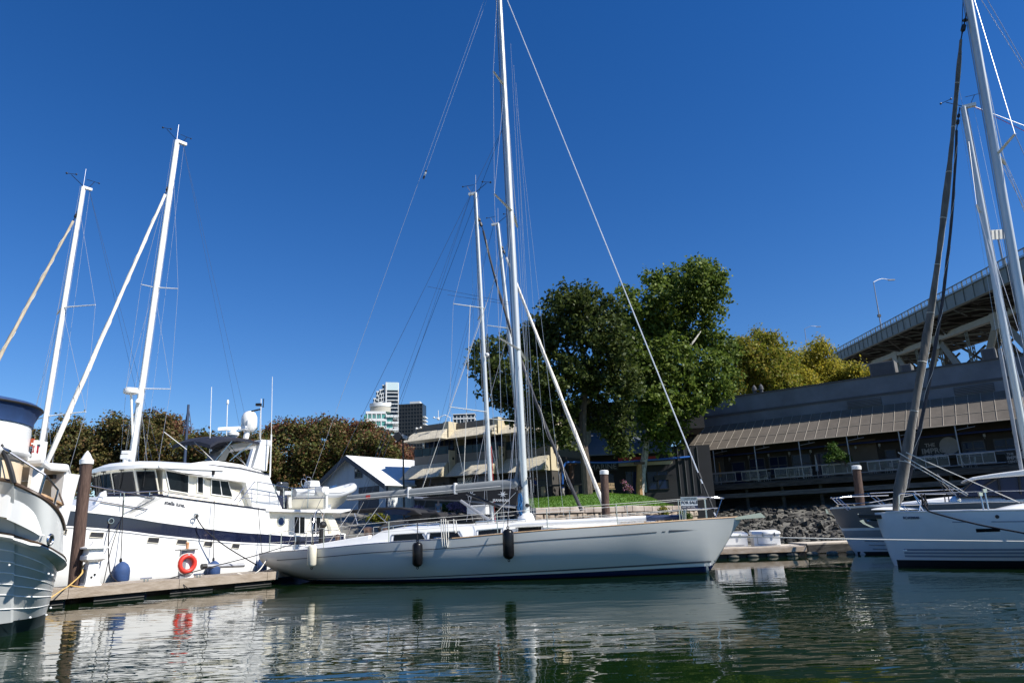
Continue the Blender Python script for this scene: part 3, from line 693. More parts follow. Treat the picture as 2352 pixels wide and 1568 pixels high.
# patio chairs, tables and folded parasols on the deck
def patio():
    rg = random.Random(8)
    cream = mat('pale_patio_metal', (.45, .45, .43), .5)
    def chair(loc, rz):
        t = thing('patio_chair', 'pale metal patio chair on the restaurant deck', 'chair', loc, 'patio chairs on the restaurant deck')
        c = math.cos(rz); s = math.sin(rz); L_ = Vector(loc)
        def P(x, y, z): return L_ + Vector((x * c - y * s, x * s + y * c, z))
        b = MB(); b.box(P(0, 0, .45), (.42, .42, .03), X=(c, s, 0), Y=(-s, c, 0)); b.build('seat', cream, t)
        b = MB()
        for k in range(4): b.tube([P(-.18 + k * .12, -.2, .5), P(-.18 + k * .12, -.26, .88)], .015, 4)
        b.tube([P(-.2, -.26, .88), P(.2, -.26, .88)], .02, 4); b.build('backrest', cream, t)
        for x in (-.19, .19):
            for y in (-.19, .19): b = MB(); b.tube([P(x, y, .45), P(x * 1.1, y * 1.15, 0)], .018, 4); b.build('leg', cream, t)
        return t
    c0 = chair(RF.w(1.5, -1.0, 4.9), .7)
    for a in (2.6, 6.6, 7.9, 10.2, 11.8, 13.2, 17.0, 18.4, 20.0, 24.6): dup(c0, RF.w(a, -1.0 - rg.random(), 4.9))
    def para(a, h, label):
        p = RF.w(a, -1.6, 4.9); t = thing('patio_parasol', label, 'parasol', p, None)
        b = MB(); b.tube([p, p + Vector((0, 0, h))], .03); b.build('pole', cream, t)
        b = MB(); b.tube([p + Vector((0, 0, h - 1.5)), p + Vector((.02, 0, h - .9)), p + Vector((0, 0, h - .05))], [.14, .1, .03], 8); b.build('canopy', mat('folded_ochre_cloth', (.30, .14, .03), .9) if 'ochre' in label else CURT, t)
    para(3.1, 2.3, 'folded ochre parasol at the far end of the restaurant deck'); para(12.4, 2.2, 'folded pale parasol midway along the restaurant deck')
patio()
# ---------------------------------------------------------------- dark shops behind the big trees
SF = Frame((2.6, 67.5), (1.0, -0.12))
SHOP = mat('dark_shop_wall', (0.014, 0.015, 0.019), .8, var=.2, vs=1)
def shops():
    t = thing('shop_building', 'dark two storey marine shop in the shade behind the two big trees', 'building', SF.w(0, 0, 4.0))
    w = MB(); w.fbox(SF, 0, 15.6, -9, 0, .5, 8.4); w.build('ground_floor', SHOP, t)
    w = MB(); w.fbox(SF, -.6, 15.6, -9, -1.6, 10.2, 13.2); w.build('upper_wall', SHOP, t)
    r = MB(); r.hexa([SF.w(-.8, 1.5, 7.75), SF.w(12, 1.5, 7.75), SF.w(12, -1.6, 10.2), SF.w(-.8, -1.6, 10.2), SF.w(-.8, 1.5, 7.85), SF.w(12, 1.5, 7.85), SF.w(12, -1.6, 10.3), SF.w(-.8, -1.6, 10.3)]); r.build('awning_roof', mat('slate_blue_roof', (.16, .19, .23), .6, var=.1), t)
    w = MB(); w.fbox(SF, -.6, 12, -1.7, -1.58, 10.3, 11.0); w.build('fascia', TAUPE_AND_SHADE, t)
    for k in range(4): window(SF, t, 1.2 + k * 2.6, 3.2 + k * 2.6, 11.2, 12.4, -1.55, TAUPE_AND_SHADE, GLASSB, 2)
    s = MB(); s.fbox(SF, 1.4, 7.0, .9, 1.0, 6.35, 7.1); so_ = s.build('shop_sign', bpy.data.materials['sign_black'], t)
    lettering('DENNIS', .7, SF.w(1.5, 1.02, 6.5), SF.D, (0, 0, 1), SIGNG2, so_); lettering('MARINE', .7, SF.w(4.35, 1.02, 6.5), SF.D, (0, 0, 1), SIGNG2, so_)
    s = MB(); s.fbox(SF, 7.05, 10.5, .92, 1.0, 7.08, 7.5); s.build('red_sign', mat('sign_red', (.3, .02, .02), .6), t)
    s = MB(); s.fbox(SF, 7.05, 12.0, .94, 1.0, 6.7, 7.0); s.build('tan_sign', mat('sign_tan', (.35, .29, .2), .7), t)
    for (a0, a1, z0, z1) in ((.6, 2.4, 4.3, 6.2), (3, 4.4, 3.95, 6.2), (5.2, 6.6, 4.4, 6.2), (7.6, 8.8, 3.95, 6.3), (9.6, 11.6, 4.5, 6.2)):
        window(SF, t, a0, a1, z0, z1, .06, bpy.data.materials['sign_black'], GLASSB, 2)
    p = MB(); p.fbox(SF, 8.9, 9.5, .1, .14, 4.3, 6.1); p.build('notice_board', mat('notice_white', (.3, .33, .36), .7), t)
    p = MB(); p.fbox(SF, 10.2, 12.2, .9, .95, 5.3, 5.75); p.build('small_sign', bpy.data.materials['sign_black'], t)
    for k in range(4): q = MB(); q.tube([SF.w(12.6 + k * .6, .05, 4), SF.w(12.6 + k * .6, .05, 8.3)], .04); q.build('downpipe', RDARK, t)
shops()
def pipe_portal():
    p0 = atY(1292, 1121, 61.5); t = thing('pipe_portal', 'bright blue bent pipe frame running past the shop fronts', 'pipe frame', p0)
    a = [p0, atY(1292, 1085, 61.5), atY(1294, 1072, 61.5), atY(1302, 1062, 61.7), atY(1320, 1061, 62), atY(1400, 1062, 63), atY(1490, 1056, 64.5), atY(1545, 1052, 65.5), atY(1600, 1047, 66)]
    b = MB(); b.tube(catmull(a, 5), .095, 8); b.build('upper_pipe', BLUEPIPE, t, smooth=True)
    b = MB(); b.tube([p0, p0 - Vector((0, 0, .9))], .16, 8); b.build('footing', CONC, t)
pipe_portal()
def timber_posts():
    for (x, yb, yt, lab) in ((1468, 1122, 1066, 'tall tan timber post standing just left of the pale birch trunk'), (1312, 1122, 1068, 'dark timber post in front of the marine shop sign')):
        a, b2 = atY(x, yb, 62.5), atY(x + 1, yt, 62.5); t = thing('timber_post', lab, 'post', a)
        b = MB(); b.tube([a - Vector((0, 0, 1)), a, b2], [.3, .28, .24], 8); b.build('shaft', mat('tan_timber', (.3, .17, .07), .8, vs=4, var=.3) if x > 1400 else PILEW, t, smooth=True)
        b = MB(); b.box(b2 + Vector((0, 0, .1)), (.9, .35, .2)); b.build('cap_beam', PILEW, t)
timber_posts()
def bench(px0, px1, y, Y, label):
    a, b2 = atY(px0, y, Y), atY(px1, y, Y); o = (a + b2) / 2; t = thing('park_bench', label, 'bench', o - Vector((0, 0, .5)))
    X = (b2 - a); L = X.length; X.normalize(); N_ = X.cross(Vector((0, 0, 1))); TW = mat('bench_timber', (.35, .25, .14), .8, vs=5, var=.25) if 'bench_timber' not in bpy.data.materials else bpy.data.materials['bench_timber']
    s = MB()
    for k in range(3): s.box(o + N_ * (.1 + k * .14) - Vector((0, 0, .08)), (L, .12, .05), X=X, Y=N_)
    s.build('seat', TW, t)
    s = MB()
    for k in range(2): s.box(o + N_ * (-.05 - k * .05) + Vector((0, 0, .12 + .24 * k)), (L, .05, .2), X=X, Y=N_)
    s.build('backrest', TW, t)
    for f in (-.38, .38):
        s = MB(); s.box(o + X * (f * L) + N_ * .15 - Vector((0, 0, .32)), (.12, .4, .46), X=X, Y=N_); s.box(o + X * (f * L) - N_ * .09 + Vector((0, 0, .1)), (.09, .06, .7), X=X, Y=N_); s.build('leg', TW, t)
bench(1352, 1412, 1121, 59.5, 'wooden plank bench on the lawn behind the capped mooring pile')
def table():
    a = atY(1285, 1114, 60); t = thing('picnic_table', 'weathered timber picnic table in the shade left of the lawn', 'table', a - Vector((0, 0, .8)))
    b = MB(); b.box(a, (4.0, .8, .12)); b.build('table_top', PIER, t)
    for x in (-1.4, 1.4): b = MB(); b.box(a + Vector((x, 0, -.45)), (.35, .6, .8)); b.build('leg', bpy.data.materials['bench_timber'], t)
table()

# ---------------------------------------------------------------- steel bridge
def bridge():
    PL, PR = atY(1910, 806, 165), atY(2340, 574, 75)
    v = (PR - PL); L = v.length; v.normalize(); hv = Vector((v.x, v.y, 0)).normalized(); c = Vector((-hv.y, hv.x, 0))
    if c.x < 0: c = -c
    S0, S1 = -60.0, L * 1.09
    t = thing('bridge', 'grey green steel truss bridge climbing overhead behind the restaurant', 'bridge', PL + v * (L / 2) - Vector((0, 0, 34)))
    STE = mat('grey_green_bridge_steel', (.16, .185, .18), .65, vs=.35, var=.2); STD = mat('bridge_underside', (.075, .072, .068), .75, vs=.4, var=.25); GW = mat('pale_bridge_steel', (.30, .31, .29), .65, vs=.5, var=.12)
    def P(s, w, z): return PL + v * s + c * w + Vector((0, 0, z))
    def bx(mb, s0, s1, w0, w1, z0, z1): mb.hexa([P(s0, w0, z0), P(s1, w0, z0), P(s1, w1, z0), P(s0, w1, z0), P(s0, w0, z1), P(s1, w0, z1), P(s1, w1, z1), P(s0, w1, z1)])
    Wd = 20.0
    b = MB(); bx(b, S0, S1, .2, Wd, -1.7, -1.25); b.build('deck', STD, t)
    b = MB(); bx(b, S0, S1, 0, .25, -3.0, -1.15); bx(b, S0, S1, -.25, .5, -3.1, -3.0); bx(b, S0, S1, -.2, .3, -1.15, -1.0)
    s = S0
    while s < S1: bx(b, s, s + .18, -.12, 0, -3.0, -1.15); s += 3.1
    b.build('edge_girder', STE, t)
    r = MB(); bx(r, S0, S1, -.05, .08, -.12, 0); bx(r, S0, S1, -.02, .05, -.85, -.78); s = S0
    while s < S1: bx(r, s, s + .16, -.08, .08, -1.0, -.05); bx(r, s + 1.55, s + 1.63, -.03, .05, -.8, -.1); s += 3.1
    ro = r.build('railing', STE, t)
    m = MB(); bx(m, S0, S1, 0, .012, -.8, -.12); m.build('mesh_infill', MESHM, ro)
    for k in range(int((S1 - S0) / 6.2)):
        s = S0 + k * 6.2; b = MB(); b.hexa([P(s, .25, -2.2), P(s + .3, .25, -2.2), P(s + .3, Wd, -3.1), P(s, Wd, -3.1), P(s, .25, -1.7), P(s + .3, .25, -1.7), P(s + .3, Wd, -1.7), P(s, Wd, -1.7)]); b.build('floor_beam', STD, t)
    b = MB(); 
    for w in (3.2, 12.5, Wd): bx(b, S0, S1, w, w + .35, -2.6, -1.7)
    b.build('stringer', STD, t)
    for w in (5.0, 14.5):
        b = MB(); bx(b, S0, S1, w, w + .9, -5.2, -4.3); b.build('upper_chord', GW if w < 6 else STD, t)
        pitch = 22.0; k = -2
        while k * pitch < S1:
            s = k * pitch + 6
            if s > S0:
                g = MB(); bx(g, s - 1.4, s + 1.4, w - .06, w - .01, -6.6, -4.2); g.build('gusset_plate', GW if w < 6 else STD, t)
                for sg in (-1, 1):
                    d = MB(); q = [P(s + sg * .8, w + .45, -5.6), P(s + sg * pitch / 2, w + .45, -15)]; d.tube(q, .55, 4); d.build('diagonal', GW if w < 6 else STD, t)
                for ds in (0, pitch / 2):
                    d = MB()
                    for e in (-.4, .4): d.tube([P(s + ds + e, w + .45, -15), P(s + ds + e, w + .45, -5)], .12, 4)
                    z = -15
                    while z < -5.5: d.tube([P(s + ds - .4, w + .45, z), P(s + ds + .4, w + .45, z + .8)], .05, 4); d.tube([P(s + ds + .4, w + .45, z), P(s + ds - .4, w + .45, z + .8)], .05, 4); z += .8
                    d.build('lattice_post', STE, t)
                x = MB(); x.tube([P(s, 1.0, -3), P(s + 4, w, -4.6)], .18, 4); x.tube([P(s + 11, 1.0, -3), P(s + 5, w, -4.6)], .18, 4); x.tube([P(s + 1, .5, -2.8), P(s + 12, w, -2.9)], .14, 4); x.build('sway_brace', STD, t)
            k += 1
    b = MB()
    for w in (5.0, 14.5): bx(b, S0, S1, w, w + .8, -15.6, -14.8)
    b.build('lower_chord', STD, t)
    k = 0
    while k * 11 < S1:
        s = k * 11; b = MB(); b.tube([P(s, 5.4, -15), P(s + 11, 14.9, -15)], .2, 4); b.tube([P(s, 5.4, -6), P(s, 14.9, -14)], .2, 4); b.tube([P(s, 5.4, -14), P(s, 14.9, -6)], .2, 4); b.tube([P(s, 5.4, -10), P(s, 14.9, -10)], .2, 4); b.build('cross_brace', STD, t); k += 1
    k = 0
    while S0 + k * 6.2 < S1 - 7:
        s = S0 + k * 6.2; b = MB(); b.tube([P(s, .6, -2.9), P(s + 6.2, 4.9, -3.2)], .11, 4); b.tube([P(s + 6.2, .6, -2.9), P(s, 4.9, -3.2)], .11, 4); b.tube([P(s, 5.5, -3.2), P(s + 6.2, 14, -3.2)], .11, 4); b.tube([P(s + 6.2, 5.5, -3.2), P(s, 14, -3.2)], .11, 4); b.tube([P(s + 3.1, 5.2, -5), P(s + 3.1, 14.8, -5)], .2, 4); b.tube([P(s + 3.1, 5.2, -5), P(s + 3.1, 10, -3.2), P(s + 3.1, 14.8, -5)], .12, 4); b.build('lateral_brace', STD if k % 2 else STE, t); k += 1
    for s in (20, 95):
        b = MB()
        for w in (5.5, 15): bx(b, s - 1.5, s + 1.5, w - 1.2, w + 1.2, -40, -15.5)
        b.build('pier', CONC, t)
    # street lamps standing on the bridge edge
    def lamp(px, py, topx, topy, armx, army, lab):
        d = ray(px, py); best = min(((CAM + d * k), k) for k in [q * .5 for q in range(100, 700)]) if False else None
        # foot: where the sight line meets the plane of the outer girder
        nrm = Vector((v.y, -v.x, 0)).normalized(); k = (PL - CAM).dot(nrm) / d.dot(nrm); foot = CAM + d * k
        top = atY(topx, topy, foot.y); o = thing('street_lamp', lab, 'street lamp', foot - Vector((0, 0, .9)))
        top.x = foot.x + (top.x - foot.x) * .4
        q = MB(); q.tube([foot - Vector((0, 0, 1.0)), top], [.14, .07], 8); q.build('pole', GREYPIPE, o, smooth=True)
        arm = atY(armx, army, foot.y + 1); mid = (top + arm) / 2 + Vector((0, 0, .45))
        q = MB(); q.tube(catmull([top, mid, arm]), .06, 6); q.build('arm', GREYPIPE, o)
        q = MB(); q.box(arm + Vector((.3, 0, 0)), (1.2, .4, .18)); q.build('lamp_head', GREYPIPE, o)
        q = MB(); q.box(foot.lerp(top, .22), (.5, .4, .5)); q.build('control_box', RDARK, o)
    lamp(2023, 747, 2008, 648, 2044, 643, 'tall grey street lamp with curved arm on the bridge edge, larger of the two')
    # farther lamp, carried by the far approach
    foot = atY(1853, 800, 230); top = atY(1848, 755, 230); o = thing('street_lamp', 'small distant street lamp rising behind the yellow trees', 'street lamp', foot - Vector((0, 0, 12)))
    q = MB(); q.tube([foot - Vector((0, 0, 12)), top], .1, 6); q.build('pole', GREYPIPE, o)
    arm = atY(1880, 750, 230); q = MB(); q.tube(catmull([top, (top + arm) / 2 + Vector((0, 0, .6)), arm]), .06, 6); q.build('arm', GREYPIPE, o); q = MB(); q.box(arm, (1.6, .5, .16)); q.build('lamp_head', GREYPIPE, o)
    # road sign panel seen from behind
    c0 = [atY(2270, 529, 84), atY(2311, 526, 84), atY(2312, 548, 84), atY(2272, 551, 84)]
    o = thing('road_sign', 'pale road sign panel standing on the bridge between the two masts', 'sign', (c0[2] + c0[3]) / 2 - Vector((0, 0, 4)))
    q = MB(); q.prism(c0, (0, .08, 0)); q.build('panel', mat('pale_sign_back', (.7, .68, .6), .5), o)
    q = MB()
    for f in (.15, .38, .6, .83): q.tube([c0[3].lerp(c0[2], f) + Vector((0, -.05, 0)), c0[0].lerp(c0[1], f) + Vector((0, -.05, 0))], .035, 4)
    q.build('stiffener', GREYPIPE, o)
    q = MB(); q.tube([(c0[2] + c0[3]) / 2 - Vector((0, -.15, 6)), (c0[0] + c0[1]) / 2 + Vector((0, .15, 0))], .12, 6); q.build('post', GREYPIPE, o)
MESHM = bpy.data.materials.new('railing_mesh'); _t, _N, _L, _b = nt(MESHM); _b.inputs['Base Color'].default_value = (.4, .42, .42, 1); _b.inputs['Alpha'].default_value = .13
bridge()

# ---------------------------------------------------------------- far towers
def tower_front(t, fr, a0, a1, zt, floors_px, slab_m, glass_m, proud=.8, dep=14, z0=3.0):
    b = MB(); b.fbox(fr, a0, a1, -dep, 0, z0, zt); b.build('core', glass_m, t)
    z = zt - 3.2
    while z > z0 + 25:
        s = MB(); s.fbox(fr, a0 - .05, a1 + proud, -dep * .7, proud, z, z + .9); s.build('balcony_slab', slab_m, t); z -= floors_px
def towers():
    TW = mat('tower_white', (.62, .64, .64), .6, var=.05); TG = mat_glass('tower_glass', (.03, .045, .06), .08); TT = mat_glass('tower_teal_glass', (.10, .30, .27), .15)
    F1 = Frame((0, 800), (.97, .24)); a = lambda x, y: F1.az(x, y)[0]; z = lambda x, y: F1.az(x, y)[1]
    t = thing('apartment_tower', 'tallest white and glass apartment tower with a stepped left side', 'tower', F1.w(a(900, 960), 0, 3))
    x0, x1, zt = a(887, 880), a(912, 880), z(900, 878)
    tower_front(t, F1, x0 + .8, x1, zt - 9, 4.3, TW, TG, 1.2, 16)
    b = MB(); b.fbox(F1, x0, x1 + 1.2, -16, 1.0, zt - 9, zt); b.build('crown', mat('tower_crown', (.5, .62, .64), .5), t)
    b = MB(); b.fbox(F1, x0 - .6, x0 + .8, -16, 1.4, 3, zt); b.fbox(F1, x1 + 1.2, x1 + 2.2, -16, -1, 3, zt); b.build('white_fin', TW, t)
    steps = [(878, 885, 883), (871, 878, 894), (864, 871, 898), (857.5, 864, 914)]
    for (p0, p1, py) in steps:
        u0, u1, zz = a(p0, 930), a(p1, 930), z(p0, py); b = MB(); b.fbox(F1, u0, u1, -15, -.5, 3, zz); b.build('step_block', TG, t)
        q = zz - 1
        while q > zz - 60 and q > 70: s = MB(); s.fbox(F1, u0, u1, -15, -.2, q, q + 1.1); s.fbox(F1, u0 + (1 if int(q) % 2 else 2), u0 + (1.6 if int(q) % 2 else 2.6), -15, -.15, q - 3.4, q); s.build('white_frame', TW, t); q -= 4.6
    F2 = Frame((0, 620), (.97, .24)); a = lambda x, y: F2.az(x, y)[0]; z = lambda x, y: F2.az(x, y)[1]
    t = thing('apartment_tower', 'shorter white tower with curved top and pale teal windows', 'tower', F2.w(a(876, 980), 0, 3))
    x0, x1, x2, x3, x4 = [a(q, 960) for q in (836, 843, 863, 886, 902)]
    b = MB(); b.fbox(F2, x0, x4, -14, 0, 3, z(870, 952)); b.build('core', TT, t)
    zt = z(870, 950)
    for k in range(9):
        s = MB(); s.fbox(F2, x0 + 1.5, x3, -14, .5, zt - k * 6.3, zt - k * 6.3 + 2.2); s.fbox(F2, x3, x4 + 5, -14, 1.0 + .5, zt - 3 - k * 5.6, zt - k * 5.6 - 1.2); s.build('balcony_slab', TW, t)
    for xx in (x1, (x1 + x2) / 2, x2, (x2 + x3) / 2, x3): s = MB(); s.fbox(F2, xx, xx + .8, -.5, .45, zt - 60, zt); s.build('white_fin', TW, t)
    for k in range(6): s = MB(); s.fbox(F2, x1 + k * 1.8 + .5, x1 + k * 1.8 + .8, 0, .3, zt - 60, zt); s.build('mullion', GREYPIPE, t)
    cx, cz = (x2 + x4) / 2 - 3, zt + 2.2; r0 = (x4 - x1) / 2
    b = MB(); b.loft([[F2.w(cx + math.cos(g) * r0 * .82, -7 + math.sin(g) * 7, zz) for g in [2 * math.pi * k / 24 for k in range(24)]] for zz in (cz, cz + 4.6)]); b.build('penthouse', mat('penthouse_beige', (.4, .38, .32), .6), t, smooth=True)
    b = MB(); b.loft([[F2.w(cx + math.cos(g) * r0 * .86, -7 + math.sin(g) * 7.3, cz + 4.6 + h + max(0, 2.5 * math.cos(g + .9))) for g in [2 * math.pi * k / 24 for k in range(24)]] for h in (0, 3.0)]); b.build('curved_roof', TW, t, smooth=True)
    F3 = Frame((0, 700), (.99, -.1)); a = lambda x, y: F3.az(x, y)[0]; z = lambda x, y: F3.az(x, y)[1]
    t = thing('office_tower', 'dark glazed slab tower right of the white towers', 'tower', F3.w(a(943, 980), 0, 3))
    x0, x1, zt = a(916, 980), a(970, 980), z(943, 927)
    TD = mat_glass('tower_dark_glass', (.018, .022, .026), .12)
    b = MB(); b.fbox(F3, x0, x1, -18, 0, 3, zt); b.build('core', TD, t)
    TL = mat('tower_spandrel', (.03, .033, .034), .5, var=.3, vs=.2); zz = zt
    while zz > 20: s = MB(); s.fbox(F3, x0, x1, -.2, .25, zz - 1.1, zz); s.build('spandrel', TL, t); zz -= 3.7
    for k in range(9): s = MB(); s.fbox(F3, x0 + (x1 - x0) * k / 8 - .35, x0 + (x1 - x0) * k / 8 + .35, -.2, .3, 3, zt); s.build('pilaster', TL, t)
    b = MB(); b.fbox(F3, a(939, 925), a(962, 925), -14, -4, zt, z(950, 920)); b.build('plant_room', TW, t)
    zz = zt - 14
    while zz > 20: s = MB(); s.fbox(F3, x1, x1 + 2.2, -16, -3, zz, zz + 1.0); s.build('side_balcony', TW, t); zz -= 3.7
    F4 = Frame((0, 420), (1, 0)); t = thing('distant_block', 'small grey glass building top showing above the office roof', 'building', F4.w(F4.az(1064, 955)[0], 0, 3))
    x0, x1, zt = F4.az(1041, 955)[0], F4.az(1090, 955)[0], F4.az(1064, 951)[1]
    b = MB(); b.fbox(F4, x0, x1, -10, 0, 3, zt); b.build('core', TG, t)
    for k in range(7): s = MB(); s.fbox(F4, x0 + (x1 - x0) * k / 6 - .2, x0 + (x1 - x0) * k / 6 + .2, -.1, .3, 3, zt - 1); s.build('mullion', TW, t)
    b = MB(); b.fbox(F4, x0 - .3, x1 + .3, -10, .4, zt - 3, zt - 2.2); b.fbox(F4, x0 - .3, x1 + .3, -10, .4, zt - .1, zt + .4); b.build('slab', TW, t)
towers()

# ---------------------------------------------------------------- trees
def leaf_mesh(name, blobs, n, size, seed, m, parent, clump=.55, per=26, droop=0.0):
    """blobs: (centre, (rx, ry, rz)); many separate leaf-shaped faces gathered in clumps"""
    rg = np.random.default_rng(seed)
    wts = np.array([b[1][0] * b[1][1] * b[1][2] for b in blobs]) ** .75; wts = wts / wts.sum()
    ncl = max(1, n // per); idx = rg.choice(len(blobs), ncl, p=wts)
    C = np.array([tuple(b[0]) for b in blobs])[idx]; Rr = np.array([b[1] for b in blobs])[idx]
    u = rg.normal(size=(ncl, 3)); u /= np.linalg.norm(u, axis=1)[:, None]
    rad = (1 - .75 * rg.random(ncl) ** 1.7)[:, None]
    cen = C + u * Rr * rad
    csz = clump * rg.uniform(.6, 1.35, ncl)
    k = np.repeat(np.arange(ncl), per); N_ = len(k)
    off = rg.normal(size=(N_, 3)) * (csz[k] * .55)[:, None]; off[:, 2] *= .7
    off[:, 2] -= droop * np.abs(rg.normal(size=N_))
    p = cen[k] + off
    nrm = rg.normal(size=(N_, 3)) + u[k] * .7 + np.array([0, 0, .55]); nrm /= np.linalg.norm(nrm, axis=1)[:, None]
    a = np.cross(nrm, rg.normal(size=(N_, 3))); a /= np.linalg.norm(a, axis=1)[:, None]; b = np.cross(nrm, a)
    s = (size * rg.uniform(.6, 1.35, N_))[:, None]
    V = np.stack([p - a * s, p - b * s * .62 + nrm * s * .12, p + a * s, p + b * s * .62 + nrm * s * .12], axis=1).reshape(-1, 3)
    V -= np.array(tuple(wloc(parent)))
    me = bpy.data.meshes.new(name); me.vertices.add(len(V)); me.vertices.foreach_set('co', V.astype(np.float32).ravel())
    me.loops.add(len(V)); me.loops.foreach_set('vertex_index', np.arange(len(V), dtype=np.int32)); me.polygons.add(N_)
    me.polygons.foreach_set('loop_start', np.arange(0, 4 * N_, 4, dtype=np.int32)); me.polygons.foreach_set('loop_total', np.full(N_, 4, dtype=np.int32)); me.update(); me.validate()
    o = bpy.data.objects.new(name, me); COL.objects.link(o); o.parent = parent; me.materials.append(m); return o
def tree(label, Y, blobs, trunk, limbs, n, size, m, bark, seed, name='tree', group=None, clump=.6, dz=3.0, r0=.25, droop=0.0):
    base = atY(trunk[0][0], trunk[0][1], Y)
    t = thing(name, label, 'tree', base, group); rg = random.Random(seed); k = Y / 1600
    B = []
    for bb in blobs:
        x, y, rx = bb[0], bb[1], bb[2]; ry = bb[3] if len(bb) > 3 else rx
        B.append((atY(x, y, Y + rg.uniform(-1, 1) * dz + .0), (rx * k, rx * k * rg.uniform(.8, 1.1), ry * k)))
    pts = [base - Vector((0, 0, 1.6))] + [atY(x, y, Y) for x, y in trunk[0:]]
    w = MB(); w.tube(catmull(pts, 3), [r0 * 1.15, r0 * .45], 8); w.build('trunk', bark, t, smooth=True)
    for lm in limbs:
        lp = [atY(x, y, Y + rg.uniform(-1, 1) * dz * .4 * i) for i, (x, y) in enumerate(lm)]
        w = MB(); w.tube(catmull(lp, 3), [r0 * .5, r0 * .12], 6); w.build('limb', bark, t, smooth=True)
    leaf_mesh('crown', B, n, size, seed, m, t, clump, droop=droop)
    return t
BARK = mat('maple_bark', (.05, .04, .03), .95, vs=4, col2=(.14, .11, .085), bump=1, bs=14, stretch=(3, 3, .7))
BIRCH = mat('birch_bark', (.16, .15, .13), .85, vs=3, col2=(.55, .53, .48), bump=.5, bs=10, stretch=(2, 2, 1.5))
LG1 = mat_leaf('dark_maple_leaf', [(.022, .036, .010), (.042, .062, .014), (.072, .098, .022), (.112, .135, .035)], .5, .35)
LG2 = mat_leaf('mid_green_leaf', [(.038, .068, .012), (.078, .125, .018), (.13, .18, .03), (.19, .235, .048)], .5, .4)
LY = mat_leaf('yellow_green_leaf', [(.11, .145, .018), (.19, .215, .028), (.29, .275, .04), (.24, .18, .032), (.11, .16, .02)], .5, .5)
LY2 = mat_leaf('gold_leaf', [(.19, .21, .03), (.35, .31, .035), (.41, .33, .045), (.17, .205, .03)], .5, .5)
LR1 = mat_leaf('olive_brown_leaf', [(.05, .062, .018), (.09, .092, .027), (.14, .115, .036), (.15, .085, .04), (.075, .09, .024)], .5, .3)
LR2 = mat_leaf('green_russet_leaf', [(.045, .068, .018), (.08, .10, .025), (.125, .115, .032), (.16, .075, .04), (.09, .11, .028)], .5, .3)
LR3 = mat_leaf('russet_leaf', [(.08, .048, .028), (.15, .07, .042), (.2, .075, .045), (.12, .10, .034)], .5, .3)
